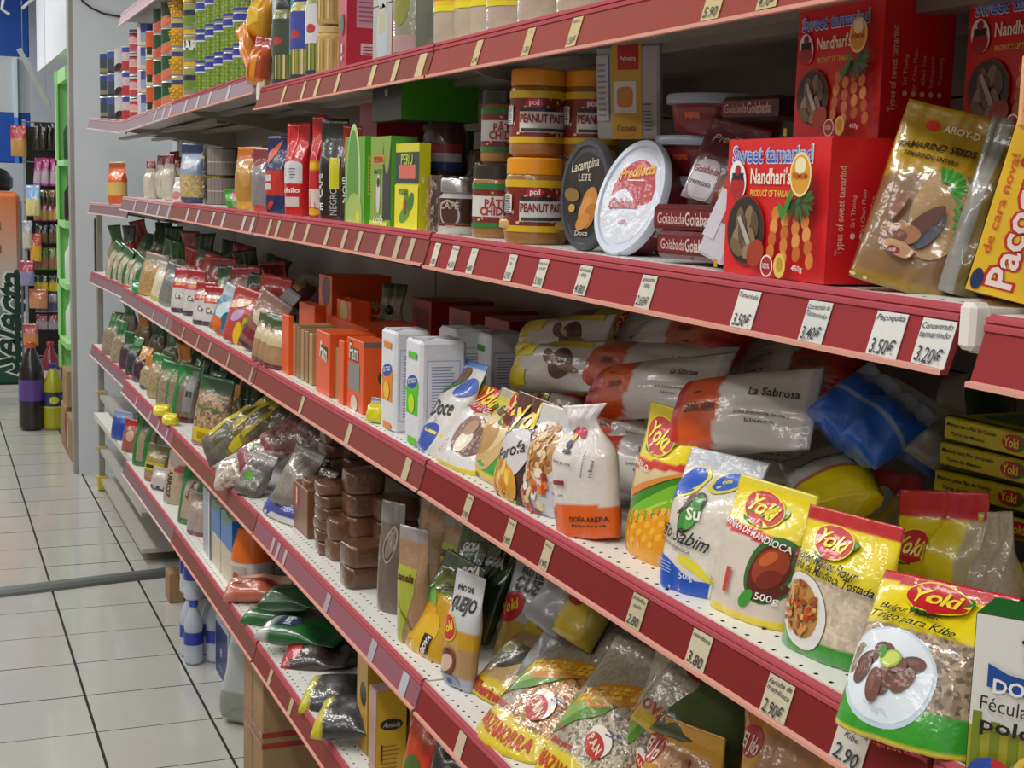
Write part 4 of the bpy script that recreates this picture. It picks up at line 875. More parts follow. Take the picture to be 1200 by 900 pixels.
# yellow packet between clear flaps
o, A, B, Tp, L = carton('cheese_packet', .105, .012, .125, None, 'a9a4a4', FILM, .003)
M = frame(onx(735, 163, D+.12), np.array([.5, -1, 0.]), np.array([.10, -.38, 1.])); o.matrix_world = M; tag(o, 'upright packet with yellow middle strip and grey side flaps above black tins', 'packet')
A.rect(.26, 0, .74, 1, 'c8962a'); A.rect(.36, .74, .70, 1, 'b4222a'); A.text('Palmeira', .53, .86, .06, 'e8dcd0', fit=.25); A.rect(.30, .28, .66, .62, 'd4ccc0'); A.ell(.48, .45, .13, .13, 'c87a2c', e=4); A.text('Cocada', .5, .12, .08, '8a4a20', fit=.3); A.rect(.03, .2, .22, .9, 'b8b4b8'); A.lines(.05, .2, .25, .85, 10, '8a8488'); A.lines(.78, .92, .1, .4, 8, '5a5458'); A.out('printed_front', PRINT, o)
# peanut butter jars
def peanut(px, d, dz, lb, rot=0, green=False):
    r, h = (.0415, .118) if not green else (.038, .11)
    e = empty('peanut_butter_jar', (D+d, yat(px, D+d, S2+dz), S2+dz)); e.rotation_euler[2] = math.radians(rot-40); tag(e, lb, 'jar', 'peanut butter jars')
    MB().lathe([(r*.85, 0), (r*.97, .004), (r, .012), (r*.985, .016), (r*.985, h*.84), (r*.96, h*.86), (r*.86, h*.9), (r*.86, h*.93)], '9a6a34', n=36).out('jar', FILM, e, 'a')
    MB().lathe([(r*.95, h*.865, 'e08a14'), (r*.98, h*.87, 'e8941a') , (r*.98, h*1.05, 'e8941a'), (r*.93, h*1.07, 'e8941a')] if not green else [(r*.95, h*.865, '2a2624'), (r*.98, h*.87, '2a2624'), (r*.98, h*1.05, '34302c'), (r*.93, h*1.07, '34302c')], 'e8941a' if not green else '2a2624', n=36).out('lid', PLAST, e, 'a')
    A = Art(cyl_surf(r*.985, h*.17, h*.80, -90, 220), r*3.8, h*.63, .0005); W_ = 'd8b020' if not green else '2c7a3a'
    A.rect(0, 0, 1, 1, '7a2420'); R = random.Random(3)
    for _ in range(90): A.ell(R.random(), R.uniform(.12, .88), .02, .012, R.choice(['d8a86a', 'e8c890', '6a1c1c', 'a84a34', 'e0b070']), R.uniform(0, 180), n=7); A.o -= A.st
    A.o += A.st*2; A.rect(0, 0, 1, .12, W_); A.rect(0, .86, 1, 1, W_)
    if not green:
        A.rect(.40, .20, .92, .60, 'd8d4d0'); A.ell(.54, .76, .08, .045, 'c8202c'); A.text('pcd', .54, .76, .05, 'f4e8e8', bold=.03, fit=.09); A.rect(.42, .60, .74, .68, '2c2c2c'); A.text('PEANUT PASTE', .64, .47, .075, '8a1c1c', bold=.03, fit=.46); A.rect(.42, .22, .9, .28, '3a3a3a'); A.rect(.20, .36, .32, .72, 'd8d8d8'); A.lines(.21, .31, .38, .70, 9, '2a2a2a', .5); A.rect(.02, .3, .16, .7, 'd8d4d0'); A.text('PÂTE', .09, .58, .06, 'a8282c', bold=.02, fit=.12); A.text('CHIDE', .09, .42, .06, 'a8282c', bold=.02, fit=.12)
    else:
        A.rect(.25, .25, .8, .72, 'd8d4d0'); A.text('PÂTE', .58, .58, .09, 'a8282c', bold=.03, fit=.24); A.text('CHIDE', .56, .38, .09, 'a8282c', bold=.03, fit=.30)
    A.out('label', PRINT, e); return e
peanut(624, .055, 0, 'orange-lidded peanut butter jar standing on the shelf, right lower one', 10)
peanut(629, .07, .128, 'orange-lidded peanut butter jar on top of the front stack')
peanut(692, .14, .128, 'orange-lidded peanut butter jar behind and right of the front stack, in shade', 6)
peanut(690, .15, 0, 'peanut butter jar under the shaded one, hidden by the black tin', 6)
peanut(580, .075, 0, 'peanut paste jar with black lid and green bands on the shelf', 0, True)
peanut(590, .105, .12, 'peanut paste jar with black lid and green bands, upper one', 0, True)
# glass jars with silver lids
def silverjar(px, d, dz, r, h, lb, art=True):
    e = empty('glass_jar', (D+d, yat(px, D+d, S2+dz), S2+dz)); e.rotation_euler[2] = math.radians(-50); tag(e, lb, 'jar', 'silver-lidded jars')
    MB().lathe([(r*.9, 0, 'b8b4b0'), (r, .006, 'b8b4b0'), (r, h*.18, 'c8c4c0'), (r, h*.19, '2c1c1c'), (r, h*.66, '3a2622'), (r*.8, h*.74, 'b0aca8'), (r*.8, h*.76, 'b0aca8')], 'b8b4b0', n=32).out('jar', FOIL, e, 'a')
    MB().lathe([(r*.86, h*.76), (r*.9, h*.77), (r*.9, h*.97), (r*.85, h)], 'c4c4c4', n=32).out('lid', TIN, e, 'a')
    A = Art(cyl_surf(r, h*.2, h*.64, -90, 200), r*3.4, h*.44, .0004); A.ell(.5, .45, .16, .2, 'b8a89c', 20); A.ell(.5, .45, .13, .17, '4a2c24', 20); A.text('CAFÉ', .5, .8, .1, 'c8b8a8', fit=.3); A.rect(0, 0, 1, .08, '8a3a2c'); A.out('label', PRINT, e)
silverjar(537, .05, 0, .034, .095, 'silver-lidded glass coffee jar on the shelf left of the peanut butter'); silverjar(541, .075, .0, .03, .098, 'second silver-lidded jar just behind the first')
silverjar(519, .075, 0, .03, .095, 'silver-lidded coffee jar beside the brown patterned block', )
# dark jar and bag in the shade
e = empty('coffee_jar', (D+.15, yat(520, D+.15, S2), S2+.10)); tag(e, 'large brown glass jar in shade above the patterned block', 'jar'); MB().lathe([(.036, 0), (.042, .01), (.042, .075), (.034, .10), (.034, .104)], '5e3c28').out('jar', FOIL, e, 'a'); MB().lathe([(.036, .104), (.036, .13)], '7a5a44').out('lid', PLAST, e, 'a')
A = Art(cyl_surf(.0425, .01, .06, -110, 90), .06, .05); A.rect(0, .66, 1, 1, 'a83038'); A.rect(0, .33, 1, .66, 'c8c4c8'); A.rect(0, 0, 1, .33, '2c3a8a'); A.out('label', PRINT, e)
carton('coffee_box', .10, .10, .10, None, '2a2422', CARD)[0].matrix_world = stand(D+.15, yat(520, D+.15, S2), S2, -90); tag(COL.objects[-1], 'dark carton carrying the large brown jar', 'box')
o, S = bag('coffee_bag', .075, .15, .05, sx(556, .17, 2), lambda u, v, s: '4a3028' if v > .5 else '2a1c1c', FOIL, seed=231); tag(o, 'dark coffee bag standing in shade left of the peanut jars', 'bag')
o, S = bag('coffee_bag', .09, .18, .05, sx(500, .24, 2), lambda u, v, s: '1c3a1c' if v > .7 else '202020', FOIL, seed=233); tag(o, 'dark green bag at the back behind the brown jar', 'bag')
# patterned brown block
o, A, B, Tp, L = carton('coffee_block', .075, .06, .10, sx(508, .03, 2), '7a5648', FILM, .003); tag(o, 'brown vacuum coffee block covered with cream script', 'pack')
R = random.Random(8)
for X in (A, B):
    X.rect(.3 if X is A else 0, 0, 1, 1, '3a221e')
    for k in range(26): X.text(R.choice('SCEGRUO'), R.uniform(.08, .92), R.uniform(.06, .94), R.uniform(.12, .2), 'b8988a', rot=R.uniform(0, 180), shear=.3)
A.out('printed_front', PRINT, o); B.out('printed_side', PRINT, o)
# tea boxes
def teabox(pxl, pxr, d, hpx, c_, lb, art, side, dp=.06, dz=0., name='tea_box', hh=None):
    x = D+d; ya, yb = yat(pxl, x, S2+dz), yat(pxr, x, S2+dz); w = ya-yb; h = hh or hpx/ppm((x, ya, S2))
    o, A, B, Tp, L = carton(name, w, dp, h, stand(x, (ya+yb)/2, S2+dz), c_, CARD, .001); tag(o, lb, 'box'); art(A)
    B.rect(0, 0, 1, 1, side[0]); side[1](B) if len(side) > 1 else None
    if A.v: A.out('printed_front', CARD, o)
    B.out('printed_side', CARD, o); return o
def a1(A): A.rect(0, .9, 1, 1, 'd8d02c'); A.rect(0, .55, 1, .9, '243c34'); A.rect(.16, .60, .86, .76, 'd8685a'); A.text('PERU', .5, .82, .14, 'b8c83a', bold=.03, fit=.5); A.rect(0, 0, 1, .53, 'e8e01c'); A.ell(.5, .3, .12, .2, '6a8a1c'); A.ell(.45, .2, .25, .1, '5a9a2c', 20); A.ell(.7, .34, .16, .1, '3a7a2c', 40); A.rect(.44, .2, .52, .36, '9a2c1c'); A.text('mate', .4, .46, .12, '4a6a1c', fit=.4)
teabox(463, 490, .02, 100, 'd8d020', 'tall yellow tea box with dark green top beside the brown block', a1, ['c8c41c'], .02)
def a2(A): A.rect(0, 0, 1, 1, '86a83a'); A.band(np.linspace(.62, 1, 6), [.1]*6, [.95, .7, .6, .6, .7, .95], '2c2c34'); A.rect(.1, .70, .7, .80, 'd88a2c'); A.text('YERBA', .4, .75, .09, '7a3a1c', fit=.5); A.ell(.42, .38, .10, .3, 'd8ccc4'); A.ell(.42, .5, .07, .07, '2c2420'); A.text('MATE', .4, .62, .07, '2c3a1c', fit=.36); A.text('cola', .45, .1, .12, 'e8e8d0', fit=.5, shear=.3); A.rect(0, 0, .9, .08, 'c8d828')
teabox(434, 457, .02, 104, '6a9a34', 'green tea box with a woman figure panel, next to the yellow box', a2, ['5aa83a', lambda B: (B.rect(.3, .1, .8, .85, 'c8d8b8'), B.ell(.5, .05, .2, .1, 'e8f0e0'))], .05)
def a3(A): A.rect(0, 0, 1, 1, '6aa832'); A.rect(.1, .72, .75, .8, 'd8902c'); A.ell(.45, .42, .36, .9, 'b8d890', 0, e=2); A.ell(.42, .42, .3, .82, '5a9a30'); A.ell(.5, .12, .4, .3, 'a8c060'); A.ell(.7, .1, .1, .1, 'd8d028')
teabox(404, 427, .02, 100, '6ab030', 'light green tea box with a white hook shape, left of the figure box', a3, ['5cb828', lambda B: (B.rect(.1, .35, .85, .78, 'b0c838'), B.lines(.15, .8, .38, .75, 10, '4a8a20'))], .05)
teabox(436, 470, .04, 0, '2e3032', 'big black and green carton lying on top of the green tea boxes', lambda A: A.rect(.45, .55, .55, .7, 'a8a8a8'), ['3c8a1c'], .15, dz=.20, hh=.085)
teabox(455, 500, .20, 0, '2c5a1c', 'green carton supporting the black and green one at the back', lambda A: None, ['2c6a1c'], .1, dz=0, hh=.195)
def a4(A): A.rect(0, 0, 1, 1, '1c1818')
teabox(420, 440, .10, 0, 'a81c20', 'red carton behind the light green tea box', lambda A: None, ['b81c20'], .10, hh=.25)
# upright packs, left part of level two
def upack(name, px, d, w, h, th, colf, lb, art=None, rz=-52, lean=0, m=FILM, seed=0, cat='bag', s=2, dz=0, grp=None, **kw):
    w *= .78; o, S = bag(name, w, h, th, sx(px, d, s, rz, lean, dz=dz), colf, m, lean=lean, seed=seed or int(px), **kw); tag(o, lb, cat, grp)
    if art: A = Art(S, w, h); art(A); A.out('printed_front', PRINT, o)
    return o
upack('coffee_pack', 392, .03, .09, .215, .05, lambda u, v, s: '1e1e20' if v > .05 else '5a1c1c', 'matt black coffee brick with yellow strip and vertical white lettering', lambda A: (A.rect(.55, .32, .85, .62, 'd8d020'), A.text('CAFÉ', .2, .35, .2, 'd8d4d0', rot=90, bold=.03, fit=.7), A.text('NEGRO', .7, .2, .2, 'b8b4b0', rot=90, fit=.8), A.text('TE', .2, .15, .2, 'e8e4e0', bold=.03)), nu=14, nv=20, b0=.9)
upack('coffee_pack', 412, .05, .06, .20, .05, lambda u, v, s: 'b01c20' if v > .7 else '2a1a1c', 'narrow red-topped dark coffee pack behind the matt black brick', lambda A: A.text('NOIR', .5, .35, .3, 'd8d4d0', rot=90, fit=1.2), b0=.9)
upack('coffee_pack', 374, .03, .05, .225, .05, lambda u, v, s: 'c42428' if v > .55 else ('e8c028' if v > .5 else 'c82c2c'), 'slim red coffee pack with a small yellow flash, beside the black brick', lambda A: (A.rect(.1, .12, .9, .3, 'e8d8d0'), A.ell(.5, .08, .4, .2, 'e8b020')), b0=.9)
upack('coffee_pack', 350, .03, .085, .215, .055, lambda u, v, s: 'cc2026', 'ribbed red coffee pack with a white rounded label', lambda A: (A.rect(.12, .36, .88, .55, 'd8d8dc'), A.ell(.5, .55, .38, .15, 'd8d8dc'), A.lines(.25, .75, .42, .54, 4, '6a6a70'), A.text('chilo', .5, .29, .17, 'e8e4e0', bold=.03, fit=.66), A.rect(.25, .12, .8, .22, 'd8c8c8'), A.rect(.1, .58, .13, .95, 'e85a5c'), A.rect(.48, .62, .51, .97, 'f06a6c')), b0=.9)
upack('coffee_pack', 327, .03, .09, .19, .05, lambda u, v, s: 'c8342c' if .25 < v < .55 else '26305e', 'navy and red coffee pack with pale square print', lambda A: (A.rect(.1, .43, .45, .51, 'd8c8c8'), A.rect(.1, .32, .45, .40, 'd8c8c8'), A.poly([(.1, .8), (.7, .95), (.5, .8), (.2, .65)], 'd8685a'), A.ell(.4, .13, .2, .1, 'c83a34', 45)), b0=.7)
upack('sweet_bag', 311, .05, .10, .165, .05, lambda u, v, s: '8a8488' if v < .7 else '8a3a44', 'silvery bag with wine-red tip, left of the navy pack', lambda A: A.ell(.5, .06, .4, .12, 'c82c30'), m=FOIL)
upack('sweet_bag', 291, .05, .11, .175, .06, lambda u, v, s: 'b8863c' if .15 < v < .8 else ('c86a20' if v > .8 else 'e0a83c'), 'golden brown sweets bag with orange open top', lambda A: (A.ell(.25, .1, .2, .14, 'e8b02c'), A.ell(.6, .5, .2, .3, 'c89a50', 20), A.ell(.8, .85, .2, .12, '6a2430')), flop=.2)
for dz, lb in ((0, 'lower of two'), (.091, 'upper of two')):
    e = empty('striped_can', (D+.11, yat(259, D+.11, S2), S2+dz)); e.rotation_euler[2] = math.radians(-50); tag(e, 'black, grey and gold can with a yellow rim, %s stacked' % lb, 'can', 'black and gold cans')
    MB().lathe([(.054, 0), (.056, .003), (.056, .086), (.054, .09)], '2a2624', n=32).out('can_body', FOIL, e, 'a'); MB().lathe([(.055, .0875), (.0568, .088), (.0568, .0905), (.055, .091), (.05, .0895)], 'c8b83a', n=32).out('rim', TIN, e, 'a')
    A = Art(cyl_surf(.056, .004, .085, -90, 200), .195, .081, .0006); A.rect(.45, 0, .95, 1, '8a827c'); A.rect(.45, .48, .95, .52, 'c8c0b8')
    for k in range(8): A.rect(.47+.06*k, 0, .475+.06*k, 1, '6a625c')
    A.text('B', .25, .25, .08, 'd8a83a', bold=.03); A.ell(.3, .8, .04, .02, 'd8b050', 40); A.ell(.26, .7, .04, .02, 'd8b050', -40); A.ell(.36, .66, .04, .02, 'd8b050', 10); A.rect(0, .1, .44, .13, 'c8a04a'); A.out('label', PRINT, e)
MB().lathe([(.05, 0), (.05, .165), (.045, .17)], '6a5c34').out('striped_can', FOIL, None, 'a').location = (D+.2, yat(304, D+.2, S2), S2); tag(COL.objects[-1], 'yellow-rimmed can in shade behind the golden brown bag', 'can')
upack('greens_packet', 280, .03, .09, .06, .04, lambda u, v, s: '3ca028' if u < .55 else '9ab08a', 'small bright green packet slumped before the striped cans', lambda A: A.ell(.5, .8, .12, .1, 'd86a9a'), lean=-20)
upack('grain_bag', 226, .05, .12, .195, .06, lambda u, v, s: '1c2c5c' if v > .82 or v < .12 else ('8a9cba' if v > .48 else g('c8b078', .5)), 'blue-topped bag of pale grain with dark blue foot, left of the cans', lambda A: (A.ell(.5, .65, .3, .16, 'c8ccd8', 10), A.rect(.05, .15, .1, .45, '22284a')), m=CLEARGRAIN)
upack('rice_bag', 213, .05, .11, .085, .05, lambda u, v, s: 'dcd4d2', 'small white bag with pink print slumped left of the blue-topped bag', lambda A: A.ell(.4, .25, .25, .14, 'c87a84'), lean=10)
for i, (px, hh) in enumerate([(177, .145), (190, .165), (199, .165), (206, .15)]):
    upack('rice_bag', px, .05+.04*(i % 2), .08, hh, .05, lambda u, v, s: g('cdc3b4', .1) if v < .8 else '7a1c2a', 'pale rice bag tied with wine-red plastic, %s of four in the far row' % ['leftmost', 'second', 'third', 'rightmost'][i], top='knot', neck=.75, topv=.78, wr=.005, grp='red-tied rice bags', m=CLEARGRAIN, seed=300+i)
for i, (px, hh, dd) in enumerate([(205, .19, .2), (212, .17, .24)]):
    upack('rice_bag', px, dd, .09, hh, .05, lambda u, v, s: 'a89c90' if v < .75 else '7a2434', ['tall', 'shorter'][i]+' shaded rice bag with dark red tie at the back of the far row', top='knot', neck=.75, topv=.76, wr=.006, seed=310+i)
upack('snack_bag', 138, .05, .13, .19, .07, lambda u, v, s: 'e0602a' if v < .22 or .52 < v < .85 else ('d8b86a' if v < .52 else '9a5a2c'), dz=-.045, lb='orange and yellow snack bag at the far left end of the shelf', top='seal')
# ---------------------------------------------------------------- generic row items
def rowbag(s, px, hpx, w, cols, lb, d=.04, th=.05, rz=-52, art=None, knot=False, grp=None, cat='bag', name='dried_food_bag', grain=None, lean=8, dz=0., roll=0, **kw):
    w *= 1.0; x = D+d; y = yat(px, x, Z[s]); h = hpx/ppm((x, y, Z[s]))
    f, m_, t = cols
    def c(u, v, q):
        if v < kw2['f']: return f
        if v > kw2['t']: return t
        return g(m_, grain) if grain else m_
    kw2 = {'f': kw.pop('fv', .12), 't': kw.pop('tv', .66 if knot else .78)}
    lev = LVz(s, y)
    o, S = bag(name, w, h, th, stand(x, y, lev+dz+.001, rz, lean, roll), c, CLEARGRAIN if grain and grain < .8 else (COARSE if grain else FILM), lean=lean, seed=int(px*7+s), top='knot' if knot else 'seal', neck=.62, topv=.74 if knot else .88, wr=.006 if knot else .004, flop=random.uniform(-.5, .5) if knot else 0, nu=14, nv=18, **kw)
    tag(o, lb, cat, grp)
    if art: A = Art(S, w, h, .0009, .0003); art(A); A.out('printed_front', PRINT, o)
    return o
def LVz(s, y):
    for b in range(6):
        if YB[b] <= y < YB[b+1]: za, zb = LV[b][s]; return za+(zb-za)*(y-YB[b])/(YB[b+1]-YB[b])
    return Z[s]
ORD = ['first', 'second', 'third', 'fourth', 'fifth', 'sixth', 'seventh', 'eighth', 'ninth', 'tenth', 'eleventh', 'twelfth', 'thirteenth', 'fourteenth', 'fifteenth', 'sixteenth']
# ---- third level, far part
for i, (px, w) in enumerate([(130, .10), (137, .09), (144, .09), (151, .09), (158, .09)]):
    rowbag(3, px, 44-1*i, w, ('c8c0a8', 'b8ae92', '2c5a34'), 'green-edged clear bag leaning right, %s from the white wall' % ORD[i], rz=-75, roll=14, art=lambda A: (A.rect(.02, .05, .2, .95, '2f6a3a'), A.rect(.8, .05, .95, .9, '3a7a48'), A.ell(.5, .4, .2, .2, 'd0c8b4')), grain=.3, d=.03+.02*(i % 2), grp='green-edged clear bags')
rowbag(3, 166, 16, .10, ('1c7a4a', '2a9a5c', '2a8a50'), 'small shiny green packet lying at the edge by the tan bag', d=.02, lean=0)
rowbag(3, 176, 50, .13, ('c89a4c', 'b8925a', '8a8478'), 'tan grain bag with clear top, left of the yellow-edged bag', grain=.5, roll=8)
rowbag(3, 187, 46, .09, ('c8c030', 'd8d4b8', 'b8b4a0'), 'white bag with a bright yellow corner', roll=10)
rowbag(3, 199, 50, .12, ('8a8a84', '7c7a78', '6a6a68'), 'grey powder bag with clear glossy top', grain=.3, roll=12)
for i, px in enumerate([212, 226, 238, 248]):
    rowbag(3, px, [52, 54, 50, 46][i], .085, ('3a2034', 'd2cccc', 'a02028'), 'white tube-like bag with red collar and purple foot, %s from left' % ORD[i], art=lambda A: (A.rect(0, .55, 1, .68, 'b8282c'), A.rect(.3, .6, .8, .66, 'd88a28'), A.ell(.55, .36, .22, .1, 'e8e4e0'), A.text('Ca', .55, .36, .2, '3a2034')), d=.04+.02*(i % 2), grp='white tube bags with red collars')
rowbag(3, 262, 58, .13, ('b8542c', '4a8ab0', 'b0b8bc'), 'turquoise and orange picture bag leaning left against the mixed pile', roll=22, art=lambda A: (A.ell(.4, .5, .3, .2, 'c8dce0', 30), A.ell(.6, .35, .2, .2, '2a6a8a'), A.ell(.3, .2, .2, .15, 'd86a2c')))
rowbag(3, 281, 66, .13, ('b83434', 'c04a44', 'a8382c'), 'red and blue patterned sweets bag with a lime green panel', roll=12, art=lambda A: (A.ell(.4, .5, .2, .1, 'c8a8d0', 40), A.rect(.6, .1, .9, .5, 'a8c028'), A.ell(.5, .2, .1, .25, 'e8c020'), A.ell(.3, .7, .3, .1, 'd8b090', 20), A.ell(.75, .35, .12, .1, '3a6a2c')))
rowbag(3, 296, 72, .12, ('5a2430', '8a5a4c', '8a6a60'), 'foil bag with maroon stripe lying against the orange panel', roll=25, art=lambda A: (A.rect(0, .2, 1, .35, '7a1c30'), A.ell(.5, .6, .3, .2, 'c8b8a0')))
for i, (px, py, dd) in enumerate([(225, 308, .16), (250, 312, .2), (272, 318, .2), (236, 292, .28), (262, 300, .3), (290, 316, .22), (305, 330, .16), (318, 345, .12), (300, 300, .33), (330, 330, .22), (345, 322, .26), (180, 292, .2), (196, 296, .22), (212, 302, .26)]):
    a = onx(px, py+20, D+dd); r = random.Random(i); mid, top = [('b02830', 'c8c4c4'), ('c83a34', '2c6a9a'), ('a82430', 'd8a8a0'), ('2c4a30', '1c3a24'), ('7a2430', '2a3a2c'), ('c0302c', 'd8d0c8'), ('c8463c', 'c8b87a'), ('8a3a54', 'b8b8bc'), ('c8c0b8', '8a2024'), ('a8242c', 'b8b0ac'), ('6a2a40', 'a8a0a0'), ('7a3440', '2c4a30'), ('8a3440', '3a5a34'), ('2c5234', '203c28')][i]
    a[2] = max(a[2]-.02, LVz(3, a[1])+.03)
    o, S = bag('sweets_bag', .12, .15, .05, Matrix.Translation(tuple(a)) @ Matrix.Rotation(math.radians(-70+r.uniform(-25, 25)), 4, 'Z') @ Matrix.Rotation(math.radians(-35-r.uniform(0, 25)), 4, 'X') @ Matrix.Rotation(r.uniform(-.7, .7), 4, 'Y') @ Matrix.Translation((0, 0, -.05)), lambda u, v, s: top if v > .7 or v < .12 else mid, FILM, seed=400+i, nu=14, nv=16, wr=.006, b0=.3)
    A = Art(S, .12, .15, .0009, .0003); A.ell(.5, .5, .3, .2, r.choice(['e8e0d8', 'd8b060', '3a6ab0', 'e8d030', 'c8c8d0']), 30); A.rect(.15, .25, .8, .32, r.choice(['2a4a8a', 'e8e0d8', '8a1c24', '2c8a4a'])); A.out('printed_front', PRINT, o)
    tag(o, ['red bag with white seal lying on the pile behind the white tube bags', 'red and blue sweets bag in the pile behind the collared tubes', 'wine red bag with pinkish end in the heap', 'dark green bag at the back left of the heap', 'maroon bag with dark ends at the back of the heap', 'red bag with pale end above the lime-panelled bag', 'orange-red bag with cream ends right of the heap', 'mauve foil bag beside the first orange panel', 'white bag with dark red end lying highest at the back', 'crimson bag with grey ends behind the orange panels', 'plum foil bag just left of the tall orange carton', 'wine-red tied bag behind the tan grain bag', 'wine-red and green bag behind the yellow-cornered bag', 'deep green bag behind the grey powder bag'][i], 'bag', 'heap of sweets bags')
for i in range(14):
    px = 136+i*13.5; cs = [('4a5a38', '8a8a6c', '2a5a30'), ('a82c30', 'c8c0bc', '9a2028'), ('8a3038', 'b8342c', '2c4a2c'), ('c8b8a8', 'a82c2c', 'c03030'), ('3a5a80', 'b84a3c', '8a2028')][i % 5 if i > 4 else (0, 2)[i % 2]]
    rowbag(3, px, 58+i*1.2, .12, cs, '%s bag in the second row, %s from wall, middle level' % (['red and white', 'wine red', 'green-tied', 'blue-edged'][i % 4] if i > 4 else ['green-topped', 'red-topped'][i % 2], ORD[i]), d=.13+.02*(i % 2), knot=i < 7, roll=random.uniform(-8, 14), grp='second row of small bags', art=(lambda A: A.ell(.5, .45, .3, .16, 'd8d0c8', 20)) if i % 2 else None)
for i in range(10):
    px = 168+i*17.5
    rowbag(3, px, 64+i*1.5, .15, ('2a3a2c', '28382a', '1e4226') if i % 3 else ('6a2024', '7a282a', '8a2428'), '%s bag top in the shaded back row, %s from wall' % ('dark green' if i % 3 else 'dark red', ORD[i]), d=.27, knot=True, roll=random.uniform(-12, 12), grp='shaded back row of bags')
# orange cartons
OR = 'e4561a'
def ocarton(pxl, pxr, d, hpx, lb, art=None, side=None, dp=.05, dz=0., rz=-90, wm=None, c_=OR, hh=None, s=3, label2='carton', grp='orange cartons'):
    x = D+d; ya, yb = yat(pxl, x, Z[s]+dz), yat(pxr, x, Z[s]+dz); w = wm or ya-yb; h = hh or hpx/ppm((x, ya, Z[s]))
    o, A, B, Tp, L = carton('display_carton', w, dp, h, stand(x, (ya+yb)/2, LVz(s, (ya+yb)/2)+dz+.001, rz), c_, CARD, .001); tag(o, lb, label2, grp)
    if art: art(A); A.out('printed_front', CARD, o)
    if side: side(B); B.out('printed_side', CARD, o)
    return o
def osl(A): A.rect(.3, .6, .85, .78, '2a3424'); A.text('Fam', .58, .69, .3, 'e8e0c0', bold=.03, rot=-8, fit=.5)
ocarton(330, 338, .02, 68, 'narrow upright orange panel, leftmost of the orange cartons', dp=.012)
ocarton(370, 386, .02, 72, 'orange display carton with a lettered panel in the middle of the orange group', osl, lambda B: B.rect(0, 0, 1, 1, OR), dp=.10)
ocarton(396, 402, .02, 74, 'thin orange divider right of the middle display carton', dp=.012)
ocarton(406, 425, .025, 82, 'orange carton with grey window standing nearest the white flour packs', lambda A: (A.rect(.12, .28, .80, .66, '8a8684'), A.text('Fam', .45, .82, .3, '2a3424', bold=.05, fit=.55), A.text('Fam', .45, .82, .28, 'e8e4d0', bold=.01, fit=.5), A.ell(.5, .1, .2, .14, 'd8ccb8')), lambda B: (B.ell(.8, .5, .25, .3, '2c4a24'), B.rect(.0, .93, 1, 1, '6a6664')), dp=.055)
ocarton(350, 368, .12, 0, 'orange tray behind the narrow panel holding brown packets', hh=.15, dp=.03)
ocarton(385, 430, .15, 0, 'low orange carton laid flat behind the display cartons', dp=.15, hh=.13)
ocarton(373, 388, .20, 0, 'tall orange carton with lettering standing at the back', lambda A: (A.ell(.55, .8, .3, .3, '4a1c14'), A.rect(.2, .3, .7, .42, 'c8a060')), lambda B: (B.text('Fammajo', .55, .66, .16, 'e0d0a8', rot=-3, bold=.03, fit=.66)), dp=.16, hh=.215)
ocarton(394, 410, .16, 0, 'small orange carton with picture top, front of the tall one', lambda A: (A.ell(.5, .85, .3, .2, 'c8b878')), dp=.05, hh=.175)
for k, px in enumerate([342, 347, 352, 357, 362, 389, 393, 403]):
    ocarton(px, px+3.5, .03, 60, 'thin tan cracker packet standing in the orange trays, %s from left' % ORD[k], dp=.09, c_=['b08a5c', '8a6a44', 'a8845a', '94764c'][k % 4], grp='tan cracker packets', label2='packet')
for k, px in enumerate([311, 319, 325]):
    rowbag(3, px, 58, .09, ('6a2430', 'a8845c', '4a5a30'), 'slim snack packet with maroon foot before the first orange panel, %s of three' % ORD[k], d=.02, roll=6, art=lambda A: A.rect(.1, .45, .9, .7, 'c8b890'))
# green and white tall bag, red boxes at the back
rowbag(3, 452, 105, .10, ('4a5a44', 'a8a89a', '3a4c34'), 'tall clear bag with green leaf print at the back, right of the orange cartons', d=.26, knot=True, grain=.2, tv=.86, art=lambda A: (A.ell(.5, .7, .2, .12, '2c4a2a'), A.ell(.4, .55, .15, .1, '3a5a34')))
for i, (a_, b_) in enumerate([(488, 497), (532, 540), (575, 583)]):
    ocarton(a_, b_, .26, 0, ['dark red carton with a window at the back, leftmost of three', 'dark red carton at the back, middle of three', 'dark red carton at the back, rightmost of three'][i], (lambda A: (A.rect(.2, .55, .8, .9, '3a1418'), A.ell(.5, .2, .3, .3, 'b88a3c'))) , lambda B: B.text('Nandhari', .5, .7, .14, 'a85a54', rot=6, fit=.7), dp=.15, hh=.20, c_='8a1418', wm=.13, grp='dark red cartons at the back')
rowbag(3, 443, 28, .05, ('c8c020', 'd8d020', '8a8a8a'), 'yellow packet edge showing between the orange carton and the first flour pack', d=.03, rz=-60)
